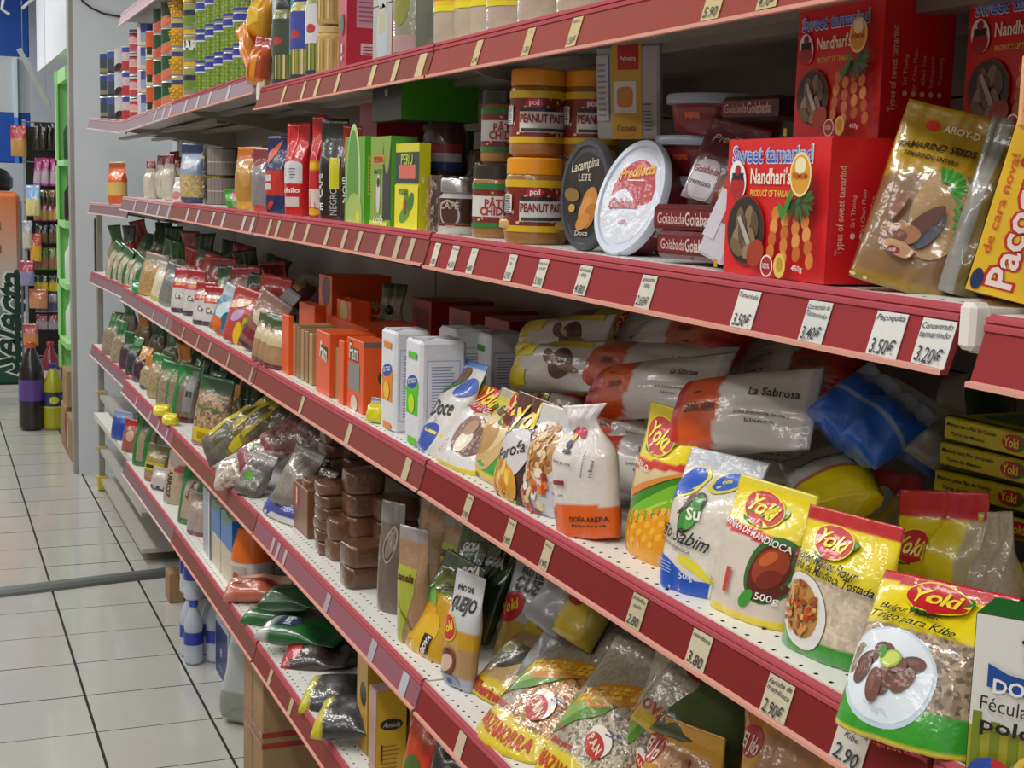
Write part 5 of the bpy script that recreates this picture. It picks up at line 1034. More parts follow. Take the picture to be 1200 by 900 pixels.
# ---------------------------------------------------------------- fourth level
s4 = [
 (129, 52, .11, ('8a7a64', '9a8a72', '2a6a34'), 'tan bean bag with green tie, first from the white wall', .5, None),
 (139, 50, .10, ('9a8c74', 'a09076', '2c6a38'), 'pale bean bag with green tie, second from the white wall', .5, None),
 (148, 46, .09, ('3a2430', '4a3040', '1c5a30'), 'dark purple bean bag with green tie, third from the white wall', .7, None),
 (156, 46, .09, ('202434', '30343c', '1c6a30'), 'glossy black bean bag with white glints beside the orange knots', .4, None),
 (165, 44, .10, ('5a1c24', '4a2034', 'c88a2c'), 'maroon bean bag with an orange tie', .8, None),
 (174, 42, .09, ('3a3430', 'a89a70', 'c88428'), 'pale and dark grain bag with orange tie', .5, None),
 (185, 52, .11, ('b09a5c', 'a8946c', '1f7a34'), 'cream grain bag with broad green shoulder', .5, None),
 (196, 54, .11, ('9a8c6c', '9c8a70', '1f6a30'), 'leaning pale grain bag with thin green stripes', .5, lambda A: (A.rect(.1, .1, .2, .9, '2a7a38'), A.rect(.6, .1, .68, .9, '3a8a44'))),
 (214, 68, .11, ('5a1c20', '7a6a5c', '1f7a2c'), 'dark bag with a wide green side band and silver strip', .3, lambda A: (A.rect(.05, 0, .38, .95, '1c7a2c'), A.rect(.62, .2, .9, .9, '8a8c8c'), A.rect(.68, .45, .86, .55, '3a3c3c'))),
 (244, 82, .145, ('a07a54', 'a88a68', '2a5a34'), 'large mottled bean bag with bright yellow label', .95, lambda A: (A.rect(.12, .06, .75, .26, 'd8bc18'), A.rect(.3, .1, .55, .2, 'a88a10'), A.band(np.linspace(0, 1, 6), [.5, .52, .5, .54, .5, .52], [.53, .55, .53, .57, .53, .55], '4a7a3a')))]
for px, hp, w, cols, lb, gr, art in s4: rowbag(4, px, hp, w, cols, lb, grain=gr, art=art, d=.05, knot=px < 180, th=.06, roll=4)
rowbag(4, 190, 14, .07, ('e8d818', 'e8dc20', 'e0d030'), 'bright yellow twist tie bundle lying on the rail edge', d=.0, lean=0, name='yellow_tie', cat='tie'); rowbag(4, 200, 14, .06, ('e0d018', 'e8dc20', 'e0d030'), 'second yellow twist bundle on the rail edge, nearer the green band', d=.0, lean=0, name='yellow_tie', cat='tie')
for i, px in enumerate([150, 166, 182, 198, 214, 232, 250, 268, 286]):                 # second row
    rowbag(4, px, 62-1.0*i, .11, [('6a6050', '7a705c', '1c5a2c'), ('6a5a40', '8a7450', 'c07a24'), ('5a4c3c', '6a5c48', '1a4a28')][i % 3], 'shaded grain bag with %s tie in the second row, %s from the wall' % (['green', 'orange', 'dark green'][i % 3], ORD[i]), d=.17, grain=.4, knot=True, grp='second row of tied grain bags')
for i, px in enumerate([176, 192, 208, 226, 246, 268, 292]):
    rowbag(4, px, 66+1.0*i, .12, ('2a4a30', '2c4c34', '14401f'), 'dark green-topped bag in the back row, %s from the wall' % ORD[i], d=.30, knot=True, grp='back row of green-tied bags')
def heap(s, spec, grp, name='dried_food_bag'):
    for (px, py, d, w, h, rz, ln, rl, cols, lb, art, gr) in spec:
        a = onx(px, py, D+d); a[2] = max(a[2], LVz(s, a[1])+.02); f, m_, t = cols
        o, S = bag(name, w, h, .055, Matrix.Translation(tuple(a)) @ Matrix.Rotation(math.radians(rz), 4, 'Z') @ Matrix.Rotation(math.radians(-ln), 4, 'X') @ Matrix.Rotation(math.radians(rl), 4, 'Y') @ Matrix.Translation((0, 0, -h*.5)), lambda u, v, q: f if v < .14 else (t if v > .76 else (g(m_, gr) if gr else m_)), (COARSE if gr >= .7 else CLEARGRAIN) if gr else FILM, seed=int(px+py), nu=16, nv=18, wr=.005, b0=.4)
        tag(o, lb, 'bag', grp)
        if art: A = Art(S, w, h, .0009, .0003); art(A); A.out('printed_front', PRINT, o)
heap(4, [
 (272, 508, .05, .12, .20, -60, 35, 40, ('5a5048', '6a6254', '2c3a90'), 'blue-topped bag with yellow stripes leaning right of the big bean bag', lambda A: (A.rect(0, .2, .3, .9, 'c8b81c'), A.rect(.5, .25, .7, .95, '4a4420')), .4),
 (290, 498, .09, .11, .19, -60, 35, 38, ('8a7a2c', '6a5c2c', 'b8a824'), 'yellow-striped bag leaning just behind the blue-topped bag', lambda A: (A.rect(.0, .1, .2, .9, 'd0bc1c'), A.rect(.4, .1, .6, .9, 'b8a41c'), A.rect(.8, .1, 1, .9, 'd0bc1c')), .3),
 (310, 492, .13, .11, .18, -60, 35, 36, ('7a6c2c', '5c5028', 'a89a24'), 'second yellow-striped bag leaning nearer the reddish bags', lambda A: (A.rect(.1, .1, .3, .9, 'c8b41c'), A.rect(.55, .1, .75, .9, 'a8961c')), .3),
 (328, 486, .17, .11, .17, -60, 35, 34, ('6a5c28', '504624', '8a8020'), 'third yellow-striped bag half in shade', lambda A: A.rect(.2, .1, .45, .9, 'a8961c'), .3),
 (280, 552, .02, .11, .13, -55, 55, 60, ('c8bcb0', 'b8a898', 'd0c8c4'), 'pale peanut bag hanging over the rail edge', None, .7),
 (300, 556, .04, .09, .13, -50, 30, 10, ('5a5450', '7a7470', '9a9490'), 'small grey seed bag with a green round sticker at the edge', lambda A: A.ell(.5, .4, .16, .12, '4aa834'), .4),
 (318, 525, .10, .12, .20, -60, 45, 45, ('8a3440', '8a6058', 'b8a8a4'), 'red kidney bean bag with glossy film and green sticker', lambda A: (A.ell(.4, .3, .12, .1, '3a8a34'), A.rect(.3, .5, .7, .6, 'b82c3c')), .9),
 (345, 505, .16, .12, .20, -60, 45, 40, ('7a3038', '8a5a54', 'a89490'), 'reddish bean bag behind the kidney bean bag', None, .9),
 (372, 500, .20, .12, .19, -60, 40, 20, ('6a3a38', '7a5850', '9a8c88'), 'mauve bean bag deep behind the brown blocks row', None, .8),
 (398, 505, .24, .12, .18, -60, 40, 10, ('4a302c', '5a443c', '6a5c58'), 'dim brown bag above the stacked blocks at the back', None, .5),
 (350, 560, .08, .10, .16, -50, 25, 12, ('7a7268', '8a8278', '8c8884'), 'clear grey bag leaning behind the blue-footed bag', None, .3),
], 'leaning heap of bean bags')
o, A, w, h = pbag('grain_bag', (300, 598), (345, 620), (375, 545), 4, .06, lambda u, v, s: 'd0ccc8' if v < .12 else ('22308c' if v < .46 else g('8a6c48', .5)), m=CLEARGRAIN, seed=450, label='grain bag with royal blue patches at its foot and a dark name strip')
A.ell(.25, .3, .22, .2, '26389c'); A.rect(.1, .6, .9, .76, '26262a'); A.text('NOVA', .5, .68, .17, 'e0dcd8', bold=.04, fit=.7); A.lines(.55, .9, .2, .4, 5, '7a88d0'); A.out('printed_front', PRINT, o)
# small brown carton
x = D+.05; ya, yb = yat(343, x, Z[4]), yat(360, x, Z[4]); o, A, B, Tp, L = carton('sugar_carton', ya-yb, .05, .115, stand(x, (ya+yb)/2, Z[4]+.001, -90), '7a4c34', CARD, .002); tag(o, 'small brown carton with red strip left of the brown block stacks', 'carton'); A.rect(.15, .5, .4, .95, 'b03028'); A.rect(.25, .55, .33, .9, 'd8c8b8'); A.out('printed_front', CARD, o)
# brown cane sugar blocks, film wrapped
def block(px, d, lev, hz, r, lb, rot=0):
    d += .035; x = D+d; y = yat(px, x, Z[4]); h = hz
    V = []; prof = [(.90, 0), (.97, .06), (1., .2), (1.01, .5), (1., .8), (.97, .94), (.88, 1.)]
    mb = MB(); R = random.Random(int(px*10+lev*100)); n = 24; vv = []
    for (a, b) in prof:
        for k in range(n):
            t = 2*PI*k/n; e = 4.0; cx = math.copysign(abs(math.cos(t))**(2/e), math.cos(t)); cy = math.copysign(abs(math.sin(t))**(2/e), math.sin(t)); q = r*a*(1+R.uniform(-.02, .02)); vv.append((q*cx, q*cy, b*h+R.uniform(-.0008, .0008)*(0 < b < 1)))
    m = len(prof); F = [(i*n+k, i*n+(k+1) % n, (i+1)*n+(k+1) % n, (i+1)*n+k) for i in range(m-1) for k in range(n)]+[tuple(range(n))[::-1], tuple((m-1)*n+k for k in range(n))]
    mb.add(vv, F, ['6c4630', '624028', '744e36'][R.randrange(3)]); o = mb.out('sugar_block', JUTE, None, True); o.matrix_world = stand(x, y, Z[4]+.001+lev, -90+rot); tag(o, lb, 'sugar block', 'brown sugar block stacks'); return o
cols_ = [('leftmost column', 369, .05, .030, .026, 5, 0), ('second column', 390, .045, .040, .0265, 6, 0.), ('tall right column', 425, .095, .045, .050, 4, 0), ('front right column', 425, .03, .0425, .046, 2, 0), ('in-between column', 402, .05, .036, .046, 2, 0), ('shaded back column', 462, .15, .05, .05, 3, 0), ('shaded middle back column', 418, .20, .045, .05, 4, 0), ('back left column', 396, .16, .045, .036, 6, 0)]
for nm, px, d, r, hz, n, lv0 in cols_:
    for k in range(n):
        if nm == 'in-between column' and k > 1: continue
        block(px+random.uniform(-1, 1), d, lv0+k*(hz+.0005), hz, r, 'brown film-wrapped sugar block, %s from the shelf in the %s' % (ORD[k], nm), random.uniform(-6, 6))
# spice pouches
o, A, w, h = pbag('spice_pouch', (440, 715), (462, 722), (462, 588), 4, .035, lambda u, v, s: g('6a5c50', .1) if v < .8 else '8a8684', m=CLEARGRAIN, seed=460, nu=20, nv=30, label='tall grey-brown pouch with a white ringed oval, right of the sugar blocks', wk=1.25)
A.ell(.6, .62, .24, .55, '9a948c', -6); A.ell(.6, .62, .20, .48, '54463c', -6); A.ell(.6, .62, .16, .40, '7c7468', -6); A.out('printed_front', PRINT, o)
for i, (BL, BR, T, lb) in enumerate([((463, 752), (494, 762), (486, 618), 'cinnamon pouch with lime green panel standing in front'), ((515, 700), (545, 712), (536, 605), 'cinnamon pouch with green panel behind the plantain bag'), ((488, 690), (520, 700), (512, 580), 'grey-topped brown pouch between the two cinnamon pouches')]):
    o, A, w, h = pbag('spice_pouch', BL, BR, T, 4, .035, lambda u, v, s: g('a07c5c', .15) if v < .86 else '9a9490', m=CLEARGRAIN, seed=462+i, nu=20, nv=30, label=lb, wk=1.1)
    if i < 2: A.poly([(.05, 0), (.05, .68), (.75, .66), (.72, .45), (.35, .1), (.3, 0)], 'a8b034'); A.band(np.linspace(.05, .7, 8), [.38-.4*t for t in np.linspace(0, .65, 8)], [.41-.38*t for t in np.linspace(0, .65, 8)], '6a7420'); A.text('canela', .40, .58, .2, '5a1c20', bold=.03, shear=.25, fit=.62); A.out('printed_front', PRINT, o)
def cg(u, v, s): return 'c8981c' if v < .58 else ('7a8428' if v < .82 else '2c5424')
o, A, w, h = pbag('plantain_bag', (466, 752), (510, 782), (548, 655), 4, .05, cg, m=FOIL, seed=470, nu=28, nv=40, label='yellow and green plantain chips bag with dark lettered strip', wk=1.0, wr=.004)
A.ell(.35, .30, .33, .2, 'd8a418', 30); A.ell(.6, .2, .2, .25, 'e0b01c', -30); A.ell(.3, .5, .2, .1, '5a9a3c', 30); A.ell(.22, .42, .12, .2, '6aa848', 20); A.ell(.45, .53, .16, .05, '7ab850', -30); A.poly([(.5, .84), (.98, .9), (1, .98), (.6, .95)], '1c1c1c'); A.text('GOYA', .72, .90, .13, 'e8e4dc', rot=16, bold=.05, fit=.4); A.text('Platano', .68, .70, .11, '2c3014', rot=12, bold=.02, fit=.5, shear=.2); A.lines(.4, .8, .6, .66, 3, '4a4c1c'); A.rect(.62, .06, .78, .22, '181818'); A.text('GOYA', .7, .14, .07, 'e8e4dc', rot=70, bold=.05, fit=.2); A.out('printed_front', PRINT, o)
for i, (BL, BR, T, lb) in enumerate([((530, 742), (562, 758), (588, 640), 'dark green snack bag with a lettered black strip behind the cheese bread packet'), ((565, 735), (600, 755), (622, 628), 'second dark green snack bag further right and behind'), ((505, 745), (535, 757), (560, 618), 'shaded olive snack bag behind the plantain bag')]):
    o, A, w, h = pbag('snack_bag', BL, BR, T, 4, .045, lambda u, v, s: '32521f' if v > .3 else '5a6a24', m=FOIL, seed=480+i, label=lb, wk=1.1)
    A.poly([(.1, .74), (.9, .80), (.9, .90), (.1, .85)], '1a1c1a'); A.text('GOIA', .5, .82, .2, 'c8c8bc', bold=.05, rot=4, fit=.55); A.out('printed_front', PRINT, o)
o, A, w, h = pbag('cheese_bread_bag', (512, 795), (545, 815), (553, 672), 4, .04, lambda u, v, s: 'a8b0c4' if v < .10 else ('b08a5c' if v < .36 else ('c8981c' if v < .52 else 'c8c8cc')), m=FILM, seed=490, nu=26, nv=40, label='narrow cheese bread mix packet with grey top, standing at the rail joint')
A.text('PÃO DE', .42, .86, .10, '26262a', rot=4, bold=.03, fit=.55); A.text('QUEIJO', .52, .71, .24, '26262a', bold=.03, rot=4, fit=.78); A.ell(.3, .50, .3, .24, 'e0c828', -8); A.ell(.3, .50, .27, .21, YRED, -8); A.text('Yoki', .3, .5, .18, 'f0e040', bold=.03, rot=30, fit=.4); A.ell(.35, .2, .34, .24, '6a2c1c', 30); A.ell(.38, .2, .22, .14, 'd8b8a0', 30); A.ell(.5, .06, .3, .1, '8a94ac'); A.text('sal', .5, .07, .12, '3a4c8c', bold=.03); A.out('printed_front', PRINT, o)
o, A, w, h = pbag('cheese_bread_bag', (570, 770), (635, 800), (640, 662), 4, .04, lambda u, v, s: 'b4b4b8' if v > .42 else 'b89a3c', m=FILM, seed=492, nu=26, nv=36, label='wide silver cheese bread mix packet reading PÃO DE QUEIJO behind the yellow bag')
A.text('PÃO DE', .34, .885, .08, '2a2a2e', bold=.03, rot=2, fit=.4); A.text('QUEIJO', .48, .74, .16, '2a2a2e', bold=.03, rot=2, fit=.74); A.ell(.22, .52, .24, .17, YRED, 20); A.text('Yoki', .22, .52, .13, 'e8c83a', bold=.03, rot=30, fit=.3); A.out('printed_front', PRINT, o)
for i, (px, py, lb) in enumerate([(665, 690, 'white crumpled packet at the back under the rail'), (655, 760, 'upright silver-lidded packet edge in the gap behind the narrow packet')]):
    heap(4, [(px, py, .16, .08, .15, -55, 30, 20, ('8a8a90', 'a8a8b0', 'b8b8c0'), lb, None, 0)], None, 'flour_bag')
def cy(u, v, s): return 'd4b81c' if v < .20 or v > .76 or u > .84 else g('b89a70', .1)
o, A, w, h = pbag('corn_flour_bag', (543, 806), (598, 836), (655, 730), 4, .05, cy, m=FILM, seed=495, nu=28, nv=40, label='yellow-ended corn flour bag with a dark corn cob picture', wk=.95)
A.text('Milharina', .45, .11, .12, 'b8342c', bold=.04, fit=.7, rot=-3); A.text('Milho', .5, .86, .12, 'c83a2c', bold=.04, rot=-8, fit=.5); A.ell(.45, .42, .34, .16, '5a5a30', 20); A.ell(.5, .40, .22, .12, '3c3a30', 30); A.ell(.35, .5, .16, .08, '8a8a4a', 40); A.rect(.86, .2, .97, .5, 'b83a34'); A.out('printed_front', PRINT, o)
heap(4, [(688, 715, .17, .08, .11, -50, 20, 20, ('b8a030', 'b8a040', 'c8b02c'), 'folded yellow bag corner sticking up behind the clear corn bags', lambda A: (A.poly([(.1, .1), (.8, .2), (.5, .9)], 'c8a81c'), A.ell(.3, .6, .2, .15, 'b83a2c')), 0)], None, 'flour_bag')
COL.objects[-2]['label'] = 'folded yellow bag corner sticking up behind the clear corn bags'
# three mazamorra bags
for i, (BL, BR, T, gc, lb) in enumerate([((545, 852), (622, 902), (708, 742), 'b8803c', 'clear cracked corn bag lettered MAZAMORRA with whole cob, leftmost of three'), ((612, 902), (700, 955), (765, 760), 'b0a48c', 'clear white corn bag lettered MAZAMORRA, middle of three'), ((712, 925), (762, 965), (795, 765), 'a89c88', 'clear pale corn bag mostly hidden behind the middle one, rightmost of three')]):
    def c(u, v, s, gc=gc):
        if v < .22-.03*u: return 'e0c81c'
        return g(gc, 1.) if (u > .35 or s) and v < .62 else g('a8a08c', .3)
    o, A, w, h = pbag('mazamorra_bag', BL, BR, T, 4, .06, c, m=CLEARGRAIN, seed=500+i, nu=36, nv=48, label=lb, group='clear mazamorra corn bags', wk=.92, b0=.7, topv=.9, wr=.005)
    A.text('Maíz para', .30, .235, .045, 'b8401c', bold=.03, rot=3, fit=.34); A.text('MAZAMORRA', .5, .125, .11, 'c8401c', bold=.03, rot=-2, fit=.80); A.text('blanco', .2, .30, .04, 'b8401c')
    A.poly([(.03, .24), (.0, .36), (.08, .50), (.3, .60), (.5, .62), (.75, .60), (.6, .48), (.4, .38), (.2, .30)], '5a8a2c'); A.poly([(.04, .28), (.08, .42), (.24, .54), (.5, .54), (.3, .40)], '84b048')
    A.ell(.56, .60, .44, .12, 'c8841c', 24)
    for k in range(12):
        for q in range(3): A.ell(.22+.062*k, .485+.036*q+.0165*k, .034, .024, 'eabc34' if (k+q) % 2 else 'e0a62c', 24, n=8); A.o -= A.st
    A.o += 4*A.st; A.ell(.70, .33, .15, .11, 'e8e0d8', -20); A.ell(.68, .30, .13, .08, 'b81c20', -20); A.text('P.A.N', .68, .305, .07, 'e8d8b8', rot=-24, bold=.03, fit=.19); A.lines(.74, .9, .37, .42, 2, '3a3a80'); A.out('printed_front', PRINT, o)
heap(4, [(740, 770, .22, .12, .17, -50, 35, 15, ('a8a090', '9c9484', 'b0aaa0'), 'crumpled clear corn bag behind the mazamorra bags near the rail', None, .5), (720, 750, .22, .12, .17, -50, 35, -10, ('a8a090', 'a09684', 'a89a60'), 'clear bag with yellow print high at the back behind the mazamorra bags', lambda A: A.ell(.4, .6, .2, .1, '6a7a2c', 30), .5)], None, 'corn_bag')
# golden bags, near
for i, (BL, BR, T, lb, ln) in enumerate([((742, 965), (828, 1015), (806, 848), 'golden bag with clear window and red script badge, front left of the golden ones', 20), ((855, 1040), (960, 1100), (925, 805), 'golden bag with pointed corner right of the badge bag', 20), ((920, 1060), (1010, 1110), (960, 850), 'golden bag cut by the bottom edge beneath the price rail', 20)]):
    o, A, w, h = pbag('snack_bag', BL, BR, T, 4, .07, lambda u, v, s: 'c8901c' if v > .78 or u < .1 or u > .9 else ('b07a4a' if .28 < u < .9 else 'c8901c'), m=FILM, seed=520+i, nu=26, nv=34, label=lb, group='golden snack bags', wr=.006)
    A.ell(.15, .86, .12, .14, 'c07024'); A.ell(.15, .72, .15, .13, 'a82430'); A.text('El Jdo', .16, .70, .13, 'e8d8c8', rot=-8, bold=.02, fit=.24); food(A, .6, .4, .3, ['c89058', 'a8683c', 'd8a870', '8a5030'], 26, .08, 3, 1.2); A.out('printed_front', PRINT, o)
heap(4, [(812, 815, .17, .11, .15, -50, 30, 25, ('c8a81c', 'b0a890', 'c8aa1c'), 'pale hominy bag with yellow ends and red oval behind the golden bags', lambda A: (A.ell(.5, .72, .22, .14, 'b81c24', 20), A.text('OVA', .3, .2, .14, 'b03028', bold=.03)), .5), (850, 815, .20, .13, .18, -60, 50, 10, ('3a4a24', '4a5a2c', '54602c'), 'olive green bag lying high behind the golden bags', None, 0), (790, 840, .20, .12, .16, -50, 30, 20, ('2c5a24', '8a8070', 'c8a81c'), 'green and yellow bag foot between corn and golden bags', lambda A: A.rect(0, .1, 1, .3, 'b03028'), .4), (905, 850, .27, .13, .2, -60, 30, 10, ('b08420', 'b8881c', 'c0901c'), 'golden bag lying behind the pointed golden bag', None, 0)], None, 'hominy_bag')
# ---------------------------------------------------------------- fifth level
s5 = [
 (142, 34, .13, ('2c4aa0', '2446a4', '8a9ab8'), 'blue shiny packet slumped at the far end of the low shelf', 0, None, -.0),
 (154, 38, .12, ('8a4434', 'a05a4c', 'a82c24'), 'brown and red foil packet next to the blue one', 0, lambda A: A.ell(.5, .5, .2, .2, 'c8a898'), 0),
 (167, 58, .12, ('1f6a2c', '9a8a74', '1c4a28'), 'grain bag with two dark green bands at the rail start', .3, lambda A: (A.rect(.1, 0, .3, .95, '1f7a30'), A.rect(.65, 0, .85, .95, '1f7a30')), 0),
 (182, 44, .12, ('b83a24', '9a8a58', '6a6a3c'), 'clear grain bag with black and yellow label leaning right', .4, lambda A: (A.rect(.1, .3, .9, .52, 'c8b02c'), A.rect(.2, .36, .8, .44, '2c2a1c')), 0),
 (190, 26, .12, ('2a3a70', 'c0b8b4', 'b8b0ac'), 'small white bag with dark blue striped foot at the edge', 0, lambda A: (A.rect(.1, .0, .25, .2, '1c2430'), A.rect(.4, 0, .55, .2, '1c2430'), A.rect(.7, 0, .85, .2, '1c2430')), 0),
 (203, 62, .10, ('b0a08c', 'b8a48c', 'd0c4c0'), 'upright bag with vertical black lettering and clear knotted top', .2, lambda A: (A.text('ARROZ', .4, .38, .2, '3a3834', rot=-90, bold=.03, fit=1.0), A.rect(.5, .62, .9, .74, 'b83834')), 0),
 (222, 66, .11, ('1f7a30', 'b09c88', '14602a'), 'bag with two bright green vertical bands and cream middle', .2, lambda A: (A.rect(.02, .0, .25, 1, '14803a'), A.rect(.72, 0, .95, 1, '14803a'), A.text('Arroz', .48, .6, .12, '5a1c20', rot=80, fit=.6)), 0),
 (232, 50, .10, ('7a2c4a', 'a8988c', '8a7c74'), 'cream bag with maroon foot beside the green-banded bag', .2, None, 0)]
for px, hp, w, cols, lb, gr, art, dz in s5: rowbag(5, px, hp, w, cols, lb, grain=gr or None, art=art, d=.05, roll=3)
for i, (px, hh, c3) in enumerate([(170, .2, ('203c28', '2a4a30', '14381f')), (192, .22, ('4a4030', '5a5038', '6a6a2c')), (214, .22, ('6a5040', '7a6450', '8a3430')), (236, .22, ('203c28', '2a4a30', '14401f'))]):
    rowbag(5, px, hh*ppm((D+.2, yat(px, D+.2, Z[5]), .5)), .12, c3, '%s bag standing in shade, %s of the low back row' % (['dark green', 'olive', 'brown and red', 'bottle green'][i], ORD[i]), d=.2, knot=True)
def lowbox(px0, px1, d, h, c_, lb, art=None, side=None, dp=.07, dz=0, nm='milk_carton', cat='carton', grp=None, s=5, rz=-90):
    x = D+d; ya, yb = yat(px0, x, Z[s]), yat(px1, x, Z[s]); o, A, B, Tp, L = carton(nm, ya-yb, dp, h, stand(x, (ya+yb)/2, LVz(s, ya)+dz+.001, rz), c_, CARD, .002); tag(o, lb, cat, grp)
    if art: art(A); A.out('printed_front', CARD, o)
    if side: side(B); B.out('printed_side', CARD, o)
    return o
lowbox(238, 247, .03, .21, '9aa2ac', 'tall grey-blue carton with white edge, left of the milk cartons', lambda A: (A.rect(.7, 0, .85, 1, 'd8d8d8'), A.rect(.88, 0, 1, 1, '202848')), dp=.05)
for i, (a_, b_) in enumerate([(249, 258), (259, 272)]):
    lowbox(a_, b_, .03, .20, 'c8bca4', ['milk carton with blue top and green cap, left of two', 'milk carton with blue top showing red lettering, right of two'][i], lambda A: (A.rect(0, .52, 1, 1, '1c6ab4'), A.ell(.4, .94, .4, .12, '1c7a5c')), lambda B: (B.rect(0, .52, 1, 1, '1c6ab4'), B.rect(.3, .62, .9, .68, 'c83a3c'), B.text('LECHE', .6, .56, .12, 'd8dce8', bold=.02, fit=.6), B.ell(.6, .86, .12, .1, 'c8d8e8'), B.rect(.2, .2, .5, .24, '8a8070'), B.lines(.2, .6, .28, .45, 4, '8a8070')), dp=.085, grp='blue-topped milk cartons')
e = empty('chocolate_tub', (D+.09, yat(296, D+.09, Z[5]), Z[5]+.001)); tag(e, 'white tub with big orange cap beside the milk cartons', 'tub')
MB().lathe([(.058, 0), (.062, .004), (.062, .08), (.06, .085)], 'ccc4bc', n=32).out('tub_body', PLAST, e, 'a'); MB().lathe([(.063, .085), (.060, .12), (.046, .165), (.044, .175), (.04, .178)], 'd86a1c', n=32).out('cap', PLAST, e, 'a')
A = Art(cyl_surf(.062, .004, .08, -130, 120), .13, .076); A.rect(.1, .1, .6, .9, 'b8a8a4'); A.ell(.3, .5, .1, .1, 'a84a3c'); A.out('label', PRINT, e)
heap(5, [
 (305, 688, .08, .11, .19, -60, 72, 60, ('c87a64', 'b86048', 'd0a898'), 'orange and pink film pack lying left of the green bags', lambda A: (A.rect(.1, .2, .4, .9, 'd8a090'), A.rect(.5, .1, .6, .9, '8a3424')), 0),
 (352, 702, .12, .11, .20, -60, 78, 70, ('1c4a28', '1a4c28', '2a5a34'), 'dark green film bag on top of the other green bags', lambda A: (A.rect(.2, .4, .5, .6, '2a345a'), A.text('BIO', .35, .5, .12, 'c8ccd8', bold=.04)), 0),
 (335, 722, .10, .11, .22, -60, 80, 70, ('1c6a34', '1a5a2c', '6a6c6a'), 'mid green bag with dark blue lettered badge, upper of the two lying flat', lambda A: (A.rect(.2, .15, .6, .38, '26305a'), A.text('Maní', .4, .26, .18, 'd8dce0', bold=.03, fit=.34)), 0),
 (358, 742, .09, .12, .23, -60, 82, 75, ('b8b8b4', '145c28', '1a4c28'), 'lowest green bag with blue lettered badge and clear end over the rail', lambda A: (A.rect(.25, .2, .7, .45, '2a3460'), A.text('Maní', .47, .32, .2, 'd0d4dc', bold=.03, fit=.4)), 0),
 (395, 735, .18, .13, .22, -60, 75, 40, ('26302a', '1c3a24', '202c24'), 'very dark green bag at the back behind the lying green bags', None, 0),
 (372, 800, .10, .12, .17, -60, 70, 60, ('a81c24', '3a2c2c', '4a4444'), 'clear bag of dark fruit with a red twisted tip pointing left', lambda A: A.ell(.5, .2, .3, .16, 'b81c24'), .4),
 (400, 780, .16, .12, .18, -60, 60, 40, ('2a2826', '2c2a28', '3a3836'), 'black wrinkled bag behind the red-tipped clear bag', None, .5),
 (400, 812, .08, .13, .17, -60, 68, 65, ('c8c020', '343434', '5a5a54'), 'black olive bag with bright yellow left end, upper of two', None, .6),
 (418, 840, .05, .13, .17, -60, 68, 65, ('c8bc1c', '2c2c30', '4a4844'), 'black olive bag with yellow left end near the rail, lower of two', lambda A: A.rect(.0, .8, 1, .95, 'b8b01c'), .6),
], 'bags lying on the lowest level')
lowbox(418, 430, .05, .20, 'b8921c', 'yellow tea carton with black oval, left of two', lambda A: (A.rect(0, 0, 1, 1, 'c89a1c'), A.ell(.6, .62, .3, .34, '201c18'), A.text('té', .5, .3, .3, '8a3a1c', rot=90)), dp=.09, nm='tea_carton')
lowbox(432, 440, .03, .185, 'c8a0a0', 'yellow tea carton with black oval on its broad face, right of two', lambda A: A.rect(0, 0, 1, 1, 'b8908c'), lambda B: (B.rect(0, 0, 1, 1, 'c8a01c'), B.ell(.5, .62, .38, .2, '201c18'), B.text('Amada', .5, .62, .17, '9a9488', shear=.3, bold=.03, fit=.6), B.lines(.15, .85, .08, .42, 7, 'a06a1c'), B.rect(.15, .2, .22, .4, '8a2c24')), dp=.062, nm='tea_carton')
lowbox(470, 480, .10, .20, 'b8901c', 'yellow carton in shade between tea carton and orange packet', lambda A: A.ell(.5, .6, .3, .4, '1c1a18'), dp=.08, nm='tea_carton')
heap(5, [(505, 880, .06, .10, .19, -50, 10, 5, ('c8a020', 'c0441c', 'a83a1c'), 'orange and red packet standing under the rail joint', lambda A: (A.ell(.3, .3, .2, .3, '4a6a2c'), A.ell(.7, .5, .2, .2, 'c83024')), 0), (545, 905, .08, .14, .16, -50, 20, 5, ('2a2a2e', '2c2a2c', '3a383a'), 'black packet with grey script at the bottom of the view', lambda A: A.text('café', .5, .5, .2, '7a7a7a', shear=.3), 0), (600, 935, .12, .14, .16, -50, 20, -5, ('2a2422', '2c2826', '302c2a'), 'dark packet almost hidden under the fourth level', None, 0)], None, 'snack_bag')
# ---------------------------------------------------------------- top level
def can(name, px, d, dz, r, h, cols, lb, grp, s=1, art=None, cat='can', parts=True, m=FILM, rz=-50):
    """cols: list of (fraction, colour) bands from the bottom"""
    y = yat(px, D+d, Z[s]); e_z = LVz(s, y)+dz+.001
    prof = [(r*.95, 0, 'a8a8a8'), (r, .003, 'b0b0b0')]; z0 = .004
    for f, c_ in cols: prof += [(r*.995, z0, c_), (r*.995, f*(h-.004), c_)]; z0 = f*(h-.004)+.0002
    prof += [(r, h-.003, 'b8b8b8'), (r*.95, h, 'b8b8b8')]
    o = MB().lathe(prof, 'b0b0b0', n=24).out(name, m, None, 'a'); o.matrix_world = stand(D+d, y, e_z, rz); tag(o, lb, cat, grp)
    if art: A = Art(cyl_surf(r, .004, h-.004, -90, 200), r*3.4, h-.008, .0005, .0002); art(A); A.out('label', PRINT, o)
    return o
lv = ['bottom', 'second', 'third', 'fourth']
